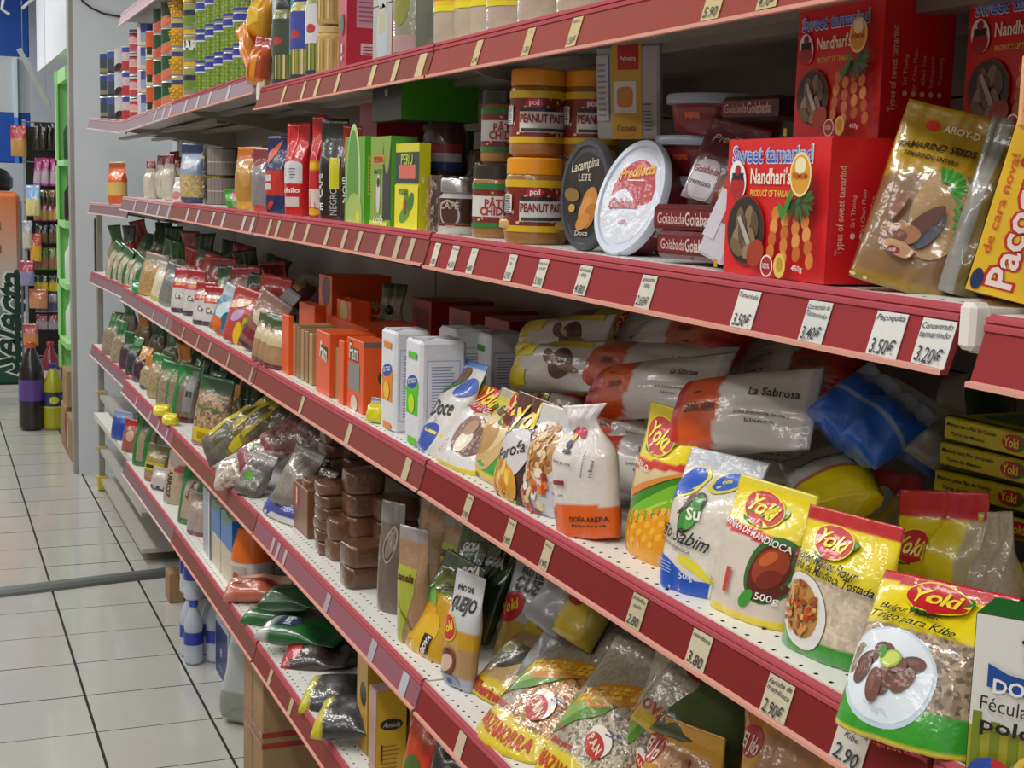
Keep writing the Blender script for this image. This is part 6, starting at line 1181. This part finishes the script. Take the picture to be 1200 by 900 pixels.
stacks = [
 (127, 'dark grey and blue', [(.12, '2a2a2c'), (.3, '8a8468'), (.75, '3a4450'), (1, '3a4a8a')], 3, .10, None),
 (136, 'charcoal and violet-blue', [(.12, '2a2c3c'), (.7, '40485a'), (1, '4a5aa0')], 3, .10, None),
 (145, 'white and brown', [(.28, '6a3a30'), (1, 'c8c8cc')], 3, .10, lambda A: A.ell(.5, .2, .2, .1, '2a1c1c', 30)),
 (154, 'white, red and blue', [(.2, 'b8383c'), (.8, 'c8b8bc'), (1, '3a4aa0')], 3, .10, lambda A: A.rect(.3, 0, .7, .4, 'b82c34')),
 (163, 'black-lettered red', [(.35, 'b83a4a'), (.45, 'd8c890'), (.8, 'b83a4a'), (1, '2c3430')], 4, .088, lambda A: (A.ell(.5, .55, .2, .1, 'd8a0a8'), A.rect(.2, .85, .8, .95, 'c8c8b8'))),
 (173, 'light blue and pink', [(.2, 'd8c890'), (.6, '8ab0c8'), (1, '3a5aa8')], 4, .088, lambda A: A.rect(.3, 0, .5, 1, 'd8c0d0')),
 (183, 'orange and cream', [(.35, 'd8d0a0'), (1, 'd05a2c')], 3, .10, lambda A: A.rect(.4, .1, .6, .4, '2a2a1c')),
 (192, 'dark green with red sausages', [(.3, 'c8604a'), (.4, 'd8ccb0'), (1, '1c4a30')], 4, .09, lambda A: (A.ell(.4, .2, .2, .1, 'd8704c', 30), A.ell(.6, .35, .2, .08, 'c85a44', 30))),
 (202, 'green and salmon', [(.3, 'c86a50'), (.45, '6a9a3c'), (1, '24522e')], 4, .09, lambda A: A.ell(.5, .25, .3, .1, 'd87a58', 30)),
 (214, 'yellow sweetcorn', [(.06, '2c3a70'), (.72, 'd8a41c'), (.9, '34407c'), (1, 'c8b070')], 4, .092, lambda A: [A.ell(.1+.08*(k % 11), .12+.11*(k//11), .035, .03, ['e8bc2c', 'c8901c'][k % 2], n=6) for k in range(55)]),
 (229, 'olive with MAR lettering', [(.16, 'd8b01c'), (.3, '8a8c78'), (.62, '6a8a2c'), (.8, '26305a'), (1, '9aa05a')], 4, .10, lambda A: A.rect(.1, .62, .9, .82, '1c2440'))]
for px, ds, cols, n, h, art in stacks:
    first = None
    for k in range(n):
        if px == 229 and k == 1: art = lambda A: (A.rect(.1, .55, .9, .85, '1c2440'), A.text('MAR', .48, .7, .24, 'e8e8e8', bold=.05, fit=.6))
        elif px == 229: art = lambda A: A.rect(.1, .62, .9, .75, '1c2440')
        can('food_can', px, .05, k*(h+.001), .037, h, cols, '%s tin can, %s of its stack on the top level' % (ds, lv[k]), 'stacked food tins', art=art)
PEA = '74902c'
def peas(A):
    for k in range(70): A.ell(.06+.066*(k % 14), .10+.12*(k//14)+(.06 if k % 2 else 0), .03, .03, ['8aa834', '6a8a26', 'a0b848', '5a7a22'][k % 4], n=6); A.o -= A.st
    A.o += A.st*2; A.rect(0, .74, 1, .80, 'd8d8e0'); A.rect(0, 0, 1, .08, '2c3a9c'); A.rect(0, .80, 1, .96, '2c3ca0'); A.lines(.1, .9, .82, .95, 2, 'c8ccdc')
for i, px in enumerate([244, 255, 266, 277, 289]):
    for k in range(4): can('pea_can', px, .05, k*.093, .037, .092, [(.76, PEA), (1, '2c3a9c')], 'blue-banded green pea can, %s column from left, %s up on the top level' % (ORD[i], lv[k]), 'green pea cans', art=peas)
def jar1(px, d, dz, r, h, body, lidc, lb, art=None, s=1, name='preserve_jar', grp='glass preserve jars', m=FILM):
    y = yat(px, D+d, Z[s]); e = empty(name, (D+d, y, LVz(s, y)+dz+.001)); e.rotation_euler[2] = math.radians(-50); tag(e, lb, 'jar', grp)
    MB().lathe([(r*.9, 0), (r, .006), (r, h*.8), (r*.8, h*.87), (r*.8, h*.88)], body, n=24).out('jar', m, e, 'a')
    MB().lathe([(r*.82, h*.87), (r*.86, h*.88), (r*.86, h*.98), (r*.8, h)], lidc, n=24).out('lid', PLAST, e, 'a')
    if art: A = Art(cyl_surf(r, .006, h*.8, -90, 200), r*3.4, h*.8-.006, .0006, .0002); art(A); A.out('label', PRINT, e)
# packets hanging at the joint
heap(1, [(294, 64, -.015, .04, .17, -60, 5, -34, ('d87a2c', 'd8823a', 'd8862c'), 'orange sausage-shaped packet leaning over the rail end', lambda A: A.ell(.5, .75, .25, .12, 'b03424'), 0),
 (306, 72, .0, .06, .12, -60, 5, 8, ('d88a1c', 'b84a24', '9a2c2c'), 'red and yellow striped packet beside the orange packet', lambda A: (A.rect(.1, .1, .35, .7, 'd8a01c'), A.rect(.5, .1, .75, .7, 'd88a1c')), 0),
 (306, 18, .02, .075, .15, -60, 5, 12, ('c83424', 'd89a1c', 'b02c34'), 'red and gold packet hanging higher above the striped one', lambda A: A.poly([(.2, .2), (.8, .4), (.5, .9)], 'e0b82c'), 0),
 (322, -4, .06, .16, .10, -60, 5, 0, ('5a1c24', '6a1c24', '5a1c24'), 'dark red lettered packet at the top above the blue carton', lambda A: A.rect(.1, .45, .9, .55, 'a8646c'), 0)], None, 'snack_packet')
def lowb1(px0, px1, d, h, c_, lb, art=None, side=None, dp=.06, nm='food_carton', dz=0): return lowbox(px0, px1, d, h, c_, lb, art, side, dp, dz, nm, 'carton', None, 1)
lowb1(318, 331, .03, .21, '1c3c8c', 'blue and turquoise carton standing at the start of the second bay', lambda A: (A.rect(0, 0, 1, .55, '3aa090'), A.rect(.1, .35, .9, .9, 'a8c8c8'), A.ell(.5, .5, .3, .3, '4ab098')), lambda B: (B.rect(0, 0, 1, 1, '1c3c8c'), B.rect(.2, .45, .6, .6, '7a8ad0'), B.lines(.2, .7, .15, .4, 5, '6a7ac0')), dp=.05)
for i, (px, top, b1, lidc) in enumerate([(338, '3a4a3c', '7a7a3c', '2c2c2c'), (349, '7ab8b0', 'a8a850', '3a8a9c'), (359, '3a4a9c', 'b0a850', '2c3a9a'), (369, 'd8d8dc', '8a9a3c', 'd8d8d8'), (378, 'd0d0d8', '7a8a2c', 'c8c8cc')]):
    jar1(px, .04+.02*(i % 2), 0, .036, .20, b1, lidc, 'tall asparagus jar with %s label, %s from left on the top level' % (['dark', 'turquoise', 'blue', 'white', 'pale grey'][i], ORD[i]), lambda A, top=top: ([A.rect(.04+.09*k, .02, .08+.09*k, .5, ['c8c080', '8a8a4a', 'd8cc98', '5a6a2c'][k % 4]) for k in range(10)], A.rect(0, .42, 1, .95, top), A.ell(.45, .62, .1, .08, 'b8343c'), A.rect(0, 0, 1, .05, '2c3450')), grp='tall asparagus jars')
for k in range(2): jar1(389, .04, .105*k, .034, .10, 'c8a868', 'c8b070', 'cream-coloured jar of pale spears, %s of two stacked' % ['lower', 'upper'][k], lambda A: [A.rect(.04+.09*k2, .05, .07+.09*k2, .9, ['d8c890', 'a88a50'][k2 % 2]) for k2 in range(10)])
lowb1(396, 406, .012, .23, 'b0243c', 'tall crimson carton with a green bottle-shaped emblem, standing out of line', lambda A: (A.rect(0, .62, 1, .75, 'c8ccc8'), A.text('Nusil', .5, .69, .22, '3a6a54', bold=.04, fit=.8), A.ell(.5, .38, .22, .34, '8a2c24'), A.ell(.5, .39, .17, .28, '2c5a34'), A.rect(.42, .14, .58, .22, 'd8d0c8'), A.rect(.42, .08, .58, .11, 'd8d0c8')), lambda B: (B.rect(0, 0, 1, 1, 'b0243c'), B.rect(.2, .35, .95, 1, 'c08c9c'), B.lines(.25, .9, .40, .95, 14, '9a5a70'), B.rect(.3, .12, .95, .22, 'd8a8b4'), B.lines(.35, .9, .13, .21, 3, '8a2c44')), dp=.095)
for k in range(2): lowb1(437, 459, .02, .10, 'c06a60', 'clear-wrapped pack with pink contents and silver front, %s of two' % ['lower', 'upper'][k], lambda A: (A.rect(0, 0, 1, 1, 'a8a8a0'), A.ell(.5, .45, .3, .5, 'b0bcc0'), A.rect(.35, .5, .65, .95, 'b8b08c')), lambda B: (B.rect(0, 0, 1, 1, 'c8705c'), B.rect(0, .9, 1, 1, '6a6a50')), dp=.06, dz=.102*k)
jar1(488, .05, 0, .042, .19, '8a8c74', 'a8a8a0', 'clear jar with yellow-green contents and pink foot', lambda A: (A.ell(.4, .6, .16, .3, '8a8c44'), A.rect(0, 0, 1, .2, 'b08c90')), m=FOIL); jar1(508, .07, 0, .036, .19, '6a6c60', '8a8a84', 'greenish glass jar just left of the yellow-labelled jars', m=FOIL)
def yl(A): A.rect(0, .42, 1, 1, 'e8c81c'); A.rect(0, .55, 1, 1, 'd8701c'); A.rect(0, .62, 1, .9, 'e0882c'); A.rect(0, .40, 1, .48, 'e8dc20'); A.rect(.2, .7, .5, .76, 'f0e0c0'); A.ell(.7, .8, .15, .1, 'c8401c')
for i, (px, nm) in enumerate([(535, 'first'), (560, 'second'), (578, 'third')]): jar1(px, .04+.012*i, 0, .038, .15, 'c8b8a4', 'd8b020', 'glass jar with yellow and orange label, %s of three above the rail' % nm, yl, m=CLEARGRAIN, grp='yellow-labelled jars')
for i, (px, cc, nm) in enumerate([(602, 'd8c01c', 'yellow'), (640, 'b8a89a', 'beige'), (688, '5a7a2c', 'green and yellow')]): jar1(px, .05, 0, .042, .14, 'b8a494', 'c8c0b0', 'glass jar of pale grain with %s label near the two crimson tags' % nm, lambda A, cc=cc: (A.rect(0, .35, 1, 1, cc), A.rect(0, .30, 1, .36, '8ab02c' if cc[0] == '5' else 'e0d020')), m=CLEARGRAIN, grp='jars of pale grain')
# boards of the level above, dangling cable
pts = [onx(94, -6, D+.03), onx(100, 8, D+.02), onx(116, 14, D+.0), onx(138, 19, D+.0)]
# ---------------------------------------------------------------- price tags
def tags(s, lst, c='ddd6c2'):
    for it in lst:
        px = it[0]; w = it[1] if len(it) > 1 else .03; tx = it[2] if len(it) > 2 else ('', '')
        y = yat(px, D-.012, Z[s]-.03); b = next(i for i in range(6) if YB[i] <= y < YB[i+1])
        o = price_tag(None, px, D if b < 5 else D+.028, LVz(s, y), w, it[3] if len(it) > 3 else .042, it[4] if len(it) > 4 else c, tx, Y=y); o.parent = TOPX[(b, s)]
        M = TOPX[(b, s)].parent.location
        o.matrix_parent_inverse = Matrix.Identity(4)
tags(2, [(1096, .042, ('Concentrado', 'tamarindo', '3.20€'), .042, 'd8d8d4'), (1041, .042, ('Paçoquita', '', '3.50€'), .042, 'd8d8d4'), (957, .038, ('Concentrado de', 'Tamarindo', '3.40€'), .042, 'd0d0cc'), (875, .040, ('Tamarindo', '', '3.50€'), .044, 'dad8d0'), (758, .035, ('guayaba', '500g', '2.60€')), (684, .035, ('Goiabada', '600g', '4.80')), (635, .030, ('doce leite', 'c manjar', '3.90')), (599, .028, ('leche', '500', '2.95')), (554, .026, ('mani', '', '4.80')), (532, .030, ('mani pasta', '', '4.10')), (511, .026, ('pcd', '', '3.80'))], 'cfcbbd')
tags(2, [(p, .024, ('', '')) for p in (482, 466, 446, 421, 404, 384, 360, 344, 326, 316)], 'b8a886'); tags(2, [(p, .03, ('', '')) for p in (296, 286, 262, 250, 232, 220)], 'c0b0b8'); tags(2, [(198, .04), (186, .04), (172, .04), (158, .04)], 'b8a4ac')
tags(1, [(905, .036, ('', 'preço', '4.70€')), (838, .036, ('palmito', '5.90')), (674, .030, ('tahini', '1.50€')), (620, .026, ('mel', '1.30')), (560, .024, ('', '2.4')), (494, .036, ('', '')), (464, .024, ('', '')), (437, .026, ('', '')), (396, .022, ('', '')), (372, .024, ('', '')), (356, .018, ('', '')), (333, .022, ('', ''))], 'c0ae78')
tags(1, [(p, .03, ('', '')) for p in (268, 246, 232, 218, 200, 192, 182)], 'b8aeb8')
tags(3, [(912, .044, ('Farinha de', 'mandioca', '2.90€'), .046, 'c9bfa2'), (820, .040, ('mandioca', '3.80'), .044, 'c9bfa2'), (747, .035, ('polvilho', 'azedo', '2.80')), (641, .027, ('farinha', '195')), (598, .027, ('Farofa', '195')), (549, .026, ('polvilho', '2.95')), (477, .030, ('', '')), (409, .026, ('', '')), (354, .022, ('', '')), (998, .046, ('Trigo para', 'Kibe', '2.90'), .044, 'd0ccc0')], 'bfb290')
tags(3, [(p, .022, ('', '')) for p in (295, 268, 246, 232, 215, 196, 180)], 'a8957c')
tags(4, [(474, .034, ('', ''), .044, 'b8bcc4'), (437, .032, ('', ''), .044, 'b0a8b0'), (384, .03, ('', ''), .04, 'b0a0aa'), (334, .022), (326, .022), (320, .022), (540, .030, ('', ''), .042, 'c9b8a0')], 'c0a8a8'); tags(4, [(p, .03) for p in (196, 186, 176, 160)], 'b8a0b4')
tags(5, [(317, .024, ('', ''), .042, 'c8b48c'), (341, .026, ('', ''), .042, 'c0aa84')], 'c8b48c')
# ---------------------------------------------------------------- under the shelves, on the floor
def onfloor(px, py): return onz(px, py, 0)
# bottled water packs
def bottle(x, y, z, r, h, body, capc, parent=None, lab=None, name='bottle', m=CLEARP, n=20):
    e = empty(name, (x, y, z)) if parent is None else parent
    mb = MB().lathe([(r*.8, 0), (r, .008), (r, h*.18), (r*.93, h*.22), (r, h*.26), (r, h*.5), (r*.94, h*.54), (r, h*.58), (r*.95, h*.68), (r*.45, h*.88), (r*.38, h*.9), (r*.38, h*.93)], body, n=n)
    b_ = mb.out('bottle_body', m, e, 'a'); c_ = MB().lathe([(r*.45, h*.915), (r*.46, h*.92), (r*.46, h*.985), (r*.4, h)], capc, n=16).out('cap', PLAST, e, 'a')
    if lab: 
        A = Art(cyl_surf(r*1.01, h*.32, h*.52, -90, 359), r*6.28, h*.2, .0004); A.rect(0, 0, 1, 1, lab[0]); 
        if len(lab) > 1: A.rect(.4, .2, .62, .8, lab[1])
        A.out('label', PRINT, e)
    return e, b_
base = onfloor(262, 775)
WATER = mat('water_plastic', .1, .3, 0, spec=.6)
k = 0
for row in range(2):
    for i in range(2):
        for j in range(3):
            e, b_ = bottle(.83+.075*j, base[1]+.10-.085*i, .001+row*.23, .033, .222, 'b8c0cc', '2a5ac0', None, ('2438a0', 'd8dce8'), 'water_bottle', WATER)
            tag(e, 'small water bottle with blue label and cap, %s layer, %s column, %s bottle' % (['lower', 'upper'][row], ['far', 'near'][i], ORD[j]), 'bottle', 'shrink-wrapped water bottles'); e.rotation_euler[2] = 2.2
for i in range(2):
    o, A, B, Tp, L = carton('drink_case', .22, .16, .20, stand(.885, base[1]-.20, .001+.205*i, -90), 'ccd0d8', CARD, .003); tag(o, 'blue-sided drink case with white frame, %s of two stacked' % ['lower', 'upper'][i], 'case', 'blue drink cases')
    for X in (A, B): X.rect(.05, .05, .95, .93, '1c2c6c'); X.text('e', .5, .5, .2, 'b8c4e0', bold=.02); X.rect(.3, .2, .7, .24, '6a7ab8')
    A.out('printed_front', CARD, o); B.out('printed_side', CARD, o)
SACK = mat('sack_film', .22, .8, 1.0, 9)
# see-through sack slumped on the floor
q = onfloor(285, 850)
o, S = bag('plastic_sack', .36, .52, .26, stand(.95, q[1]+.02, .002, -75, 6), lambda u, v, s: '8e9488' if v < .2 else ('b4babc' if v < .5 else 'd4dce4'), SACK, seed=601, nu=40, nv=46, wr=.035, b0=.8, taper=.3, topv=.95); tag(o, 'large translucent grey sack slumped under the shelf on the floor', 'sack')  # paler upper part: white highlight of the film put into its colour
# cardboard boxes
CB = flatmat('cardboard', 'a2825c', .8, .15, 9, 0, .2)
def cbox(px, py, w, dp, h, lb, rz=-90, red=True, c_='a2825c', x=None, y=None, z=0):
    q = onfloor(px, py) if x is None else np.array([x, y, 0]); o, A, B, Tp, L = carton('cardboard_box', w, dp, h, None, 'ffffff', CB, .003); r = math.radians(rz)
    o.matrix_world = stand(q[0]+w/2*math.cos(r), q[1]+w/2*math.sin(r), z+.001, rz); tag(o, lb, 'box')
    if red: 
        for X in (A, B): X.rect(0, .52, 1, .56, '9a3028'); X.rect(0, .44, 1, .48, '9a3028'); 
        A.rect(.45, 0, .47, 1, '8a6c48')
        A.out('printed_front', CARD, o); B.out('printed_side', CARD, o)
    return o
cbox(0, 0, .24, .36, .37, 'cardboard box with two red stripes under the lowest shelf', x=.80, y=onx(296, 880, .80)[1]+.12)
cbox(0, 0, .3, .3, .3, 'plain cardboard box in shade further along under the shelf', red=False, x=.84, y=2.55)
cbox(0, 0, .10, .06, .12, 'tiny wooden-looking carton in the shade left of the water', red=False, x=.86, y=onfloor(214, 702)[1]+.05)
# ---------------------------------------------------------------- beyond the white wall
# cardboard boxes and bottles on the floor
q = onfloor(70, 505)
cbox(0, 0, .30, .3, .27, 'open cardboard carton on the floor at the corner of the wall', red=False, x=.768, y=9.2)
o = cbox(0, 0, .30, .3, .25, 'cardboard carton with red panel, nearest the wall corner', red=False, x=.768, y=8.85); 
cbox(0, 0, .28, .28, .22, 'cardboard carton with a dark hand slot, stacked on the corner boxes', red=False, x=.775, y=9.15, z=.272)
A = Art(plane_surf((.7675, 8.98, .0), (0, -.26, 0), (0, 0, .25)), .26, .25); A.rect(.1, .1, .6, .95, '8a342c'); A.rect(.65, .2, .95, .8, 'c8c4bc'); a_ = A.out('printed_front', CARD, None); a_.parent = o; a_.matrix_parent_inverse = o.matrix_world.inverted()
def soda(px, py, r, h, liq, capc, lab, lb, lab2=None):
    q = onfloor(px, py); e = empty('soda_bottle', (q[0], q[1], 0)); tag(e, lb, 'bottle', 'large drink bottles on the floor')
    MB().lathe([(r*.75, 0), (r, .02), (r, h*.5), (r*.96, h*.6), (r*.9, h*.7), (r*.45, h*.88), (r*.3, h*.92), (r*.3, h*.94)], liq, n=24).out('bottle_body', FILM, e, 'a'); MB().lathe([(r*.36, h*.93), (r*.36, h*.99), (r*.3, h)], capc, n=16).out('cap', PLAST, e, 'a')
    A = Art(cyl_surf(r, h*.34, h*.58, -90, 359), r*6.28, h*.24, .001, .0004); A.rect(0, 0, 1, 1, lab)
    if lab2: A.ell(.5, .5, .08, .06, lab2); A.rect(0, 0, 1, .1, lab2)
    A.out('label', PRINT, e)
soda(38, 503, .082, .58, '1a1418', 'c8482c', '5a3a8c', 'dark cola bottle with purple label and orange-red cap beside the fridge')
soda(63, 503, .065, .44, 'a8a41c', '2a3a9c', '26305c', 'yellow soft drink bottle with dark blue label, nearest on the floor', 'c8c030')
soda(60, 478, .07, .48, '7a2438', 'a82c34', 'c8b8bc', 'ruby red drink bottle behind the nearest yellow one')
soda(78, 470, .06, .42, '8a9420', '3a5ab0', '7a8a1c', 'olive yellow bottle with blue cap behind the boxes')
soda(90, 462, .06, .42, '9a8c2c', 'c8482c', 'b85a34', 'yellow bottle with orange-red cap and label behind the boxes')
# fridge with the painted panel
FY = 11.5
e = empty('drinks_fridge', (.345, FY, 0)); tag(e, 'fridge with orange to green fading panel and dark green script', 'fridge')
m = bpy.data.materials.new('faded_panel'); m.use_nodes = True; nt = m.node_tree; N = nt.nodes; L_ = nt.links; tc = N.new('ShaderNodeTexCoord'); sp = N.new('ShaderNodeSeparateXYZ'); L_.new(tc.outputs['Generated'], sp.inputs[0]); rp = N.new('ShaderNodeValToRGB'); L_.new(sp.outputs[2], rp.inputs[0])
els = rp.color_ramp.elements; els[0].position = 0; els[0].color = lin('1c4a38')[:3]+(1,); els[1].position = 1; els[1].color = lin('d8743c')[:3]+(1,)
for pp, cc in ((.22, '1c4a38'), (.40, '6a8a84'), (.56, 'b8b4b0'), (.78, 'd0987a')): q_ = els.new(pp); q_.color = lin(cc)[:3]+(1,)
L_.new(rp.outputs[0], N['Principled BSDF'].inputs['Base Color']); N['Principled BSDF'].inputs['Roughness'].default_value = .35
MB().bbox(-.45, 0, .05, .34, .5, 1.52, 'ffffff', .03).out('fridge_body', m, e)
MB().box(-.44, .01, 0, .33, .5, .05, 'c8c8c4').out('foot', PLAST, e)
MB().box(.335, -.004, .05, .352, .02, 1.46, 'b8bcc0').out('metal_edge', TIN, e)
A = Art(plane_surf((-.45, -.001, .05), (.79, 0, 0), (0, 0, 1.45)), .79, 1.45, .001, .001)
A.text('Selecta', .86, .33, .34, 'd8dcd8', rot=84, bold=.06, shear=.35, fit=1.02); A.text('Selecta', .86, .33, .32, '14382c', rot=84, bold=.02, shear=.35, fit=.98); A.band(np.linspace(.93, .985, 5), [.12]*5, [.60, .61, .615, .61, .59], '14382c')
A.rect(.80, .70, .82, .74, '7a5a44'); A.rect(.80, .82, .82, .86, '7a5a44'); A.out('lettering', CARD, e)
# dark helmet-like thing on the fridge
MB().lathe([(.12, 0), (.15, .03), (.15, .09), (.11, .15), (.04, .18), (.001, .183)], '16161a', n=24).out('hat', PLAST, None, 'a').location = (.50, FY+.2, 1.53); tag(COL.objects[-1], 'dark rounded cap lying on top of the fridge', 'cap')
# candy rack with hanging bags
RX0, RX1, RY = .66, .96, 10.9
e = empty('candy_rack', (.83, RY, 0)); tag(e, 'wire candy rack with dark frame behind the cola bottle', 'rack')
for xx in (.685, 1.02): MB().box(xx-.01-.83, .0, 0, xx+.01-.83, .03, 2.05, '9aa0a6').out('post', STEEL, e)
for zz in (.35, .80, 1.12, 1.46, 1.75, 2.03): MB().tube([(-.155, -.03, zz), (.2, -.03, zz)], .005, 'a8acb0').out('cross_bar', TIN, e)
MB().box(-.15, .05, .2, .2, .08, 2.0, '2a2626').out('backing', STEEL, e)
MB().box(-.16, -.12, .30, .2, .05, .32, '8a8a8c').out('tray', STEEL, e)
rows = [(1.93, '1a1818', '2a2420', .19, 6, 'black foil'), (1.68, 'b83c8a', 'd0b8cc', .20, 5, 'pink and white twisted'), (1.50, '6a5420', '3a2c1c', .11, 7, 'gold and brown'), (1.40, 'a03a7c', 'c8a050', .14, 6, 'magenta and gold'), (1.24, '1c1c26', '6a5430', .15, 6, 'navy and bronze'), (1.06, '5a7a2c', 'a06a54', .16, 6, 'green-topped salmon'), (.88, '1c3a24', 'd0b820', .13, 6, 'dark green and yellow'), (.74, '8a8494', '4a4c6c', .14, 7, 'silver-grey'), (.60, '8a2c3c', 'a8a0b4', .12, 7, 'red and lilac')]
for zz, c1, c2, h, n, nm in rows:
    for k in range(n):
        xx = RX0+.10+(RX1-RX0-.08)*k/(n-1)+(.0 if k % 2 else .004)
        o, S = bag('candy_bag', .055, h, .03, stand(xx, RY-.06-.01*(k % 2), zz-h*.5, -15+random.uniform(-8, 8), 0, random.uniform(-5, 5)), lambda u, v, s: c1 if v > .55 else (c2 if v > .08 else c1), FOIL, seed=int(700+zz*100+k), nu=8, nv=10, wr=.003); tag(o, '%s candy packet hanging on the rack, %s from left in its row' % (nm, ORD[k]), 'packet', 'hanging candy packets')
for i, (px, py, c1, c2, w, h, lb) in enumerate([(22, 165, 'a8343c', 'b88a4c', .11, .22, 'red and gold cellophane bunch at the top left of the rack'), (39, 235, '8ab0e0', 'd8cc8c', .10, .22, 'pale yellow toy bag with blue top hanging left of the pink packets'), (32, 275, '9aa0a8', 'c8c0b0', .07, .20, 'grey-white packet hanging at the left rack edge'), (42, 290, 'b84a34', 'd8a428', .08, .20, 'orange and yellow sweet bag below the pale toy bag'), (32, 320, 'a83a5a', '8a8ab0', .10, .18, 'magenta and lilac bag at the left of the rack'), (45, 350, 'b8684c', 'c88a5c', .13, .14, 'salmon-coloured packet bulging at the left middle of the rack'), (36, 392, 'a84a4c', 'c88a50', .11, .16, 'orange-brown bag near the rack foot'), (80, 222, 'c84a5a', 'b83a24', .08, .36, 'long red packet hanging beside the green shelf')]):
    q = ray(px, py); p = CAM+q*((RY-.12)/q[1]); o, S = bag('candy_bag', w, h, .04, stand(p[0], p[1], p[2]-h/2, -15), lambda u, v, s: c1 if v > .6 else c2, FOIL, seed=800+i, nu=10, nv=14, wr=.006); tag(o, lb, 'packet', 'hanging candy packets')
# light green shelf unit
GRN = 'a4e890'
GX, GY = .795, 8.92
e = empty('green_shelf', (GX, GY, 0)); tag(e, 'light green open shelf unit standing just behind the white wall', 'shelf unit')
MB().box(0, .55, .45, .30, .58, 2.28, GRN).out('far_side', CARD, e); MB().box(-.0, 0, .45, .006, .58, .0, GRN)
MB().box(0, .0, 2.22, .32, .58, 2.30, GRN).out('top_board', CARD, e); MB().box(.30, 0, .45, .32, .58, 2.28, '3a6a3c').out('back_board', CARD, e)
MB().box(-.012, .49, .45, .0, .58, 2.30, GRN).out('front_stile', CARD, e)
for zz in (1.72, 1.35, .98, .62): MB().box(-.012, 0, zz, .30, .58, zz+.035, GRN).out('shelf_board', CARD, e)
for i, (zz, cc, lb) in enumerate([(1.755, '1c4a2c', 'dark green bottle on the top board of the green shelf'), (1.385, '1a1c1c', 'black bottle on the second board of the green shelf'), (1.015, 'd8dcdc', 'white bottle on the third board of the green shelf'), (.655, 'd8dcd8', 'white bottle on the lowest board of the green shelf')]):
    o = MB().lathe([(.035, 0), (.04, .01), (.04, .17), (.016, .22), (.016, .27)], cc, n=16).out('bottle', FILM, None, 'a'); o.location = (GX+.05, GY+.30, zz+.001); tag(o, lb, 'bottle')
# soffit, blue banner, hanging sign
slab('trim_2', .79, 8.32, 2.39, 1.9, 11.0, CEIL, flatmat('soffit_paint', 'e4e8ee', .45, .02))
BL_ = flatmat('blue_fabric', '0f4aa4', .75, .15, 5)
e = empty('blue_display', (.545, 12.6, 0)); tag(e, 'blue fabric display with a pale grey printed band behind the fridge', 'display')
MB().bbox(-.9, 0, 1.75, .30, .3, 3.3, 'ffffff', .01).out('panel', BL_, e)
A = Art(plane_surf((-.9, -.002, .3), (1.2, 0, 0), (0, 0, 3)), 1.2, 3, .001, .001); A.rect(.0, .62, 1, .77, 'b0b8bc'); A.rect(.74, .63, .79, .70, '3a5a4c'); A.rect(.72, .715, .76, .725, '5a6a64'); A.out('printed_band', CARD, e)
MB().box(.17, -.06, 1.75, .2, .0, 2.12, '3c80d8').out('edge_highlight', CARD, e); MB().box(.17, -.06, 2.12, .2, .0, 2.6, 'c0d4e0').out('pale_edge_highlight', CARD, e)  # light along the panel edge, painted as brighter strips
p0 = CAM+ray(22, 57)*(9.6/ray(22, 57)[1]); p1 = CAM+ray(58, 124)*(9.6/ray(58, 124)[1]); dv = p1-p0; L = np.linalg.norm(dv)
sg = MB().bbox(0, -.004, -.016, L, .004, .016, 'b4b4b8', .004).out('hanging_sign', CARD); sg.matrix_world = frame(p0, dv, np.cross(dv/L, [0, 1., 0])); [MB().tube([tuple(p_), (p_[0], p_[1], CEIL)], .0015, '8a8a88', 5).out('cord', MATTE, None) for p_ in ()]
for t_ in (.12, .88):
    pw = p0+dv*t_; c_o = MB().tube([tuple(pw), (pw[0], pw[1], CEIL)], .0015, '9a9a98', 5).out('cord', MATTE, sg); c_o.matrix_parent_inverse = sg.matrix_world.inverted()
tag(sg, 'slanting grey strip sign hanging before the white soffit', 'sign')
p0 = CAM+ray(2, 10)*(9.0/ray(2, 10)[1]); p1 = CAM+ray(11, 17)*(9.0/ray(11, 17)[1])
for i, (a, b, c3) in enumerate([((4, -4), (2, 11), (11, 17)), ((26, 10), (33, 3), (45, -5))]):
    P = [CAM+ray(*t)*(9.0/ray(*t)[1]) for t in (a, b, c3)]; o = MB().tube(P, .008, 'd8d8dc').out('wire_hook', PLAST); tag(o, ['white bent hook at the top left corner of the view', 'white bent hook just left of the white soffit'][i], 'hook')
P = [CAM+ray(*t)*(8.19/ray(*t)[1]) for t in ((90, -12), (97, 2), (108, 10), (122, 16), (139, 19), (160, 20))]
o = MB().tube(P, .006, '3a3a38', 6).out('cable', MATTE); tag(o, 'thin dark cable sagging across the top of the white wall', 'cable')
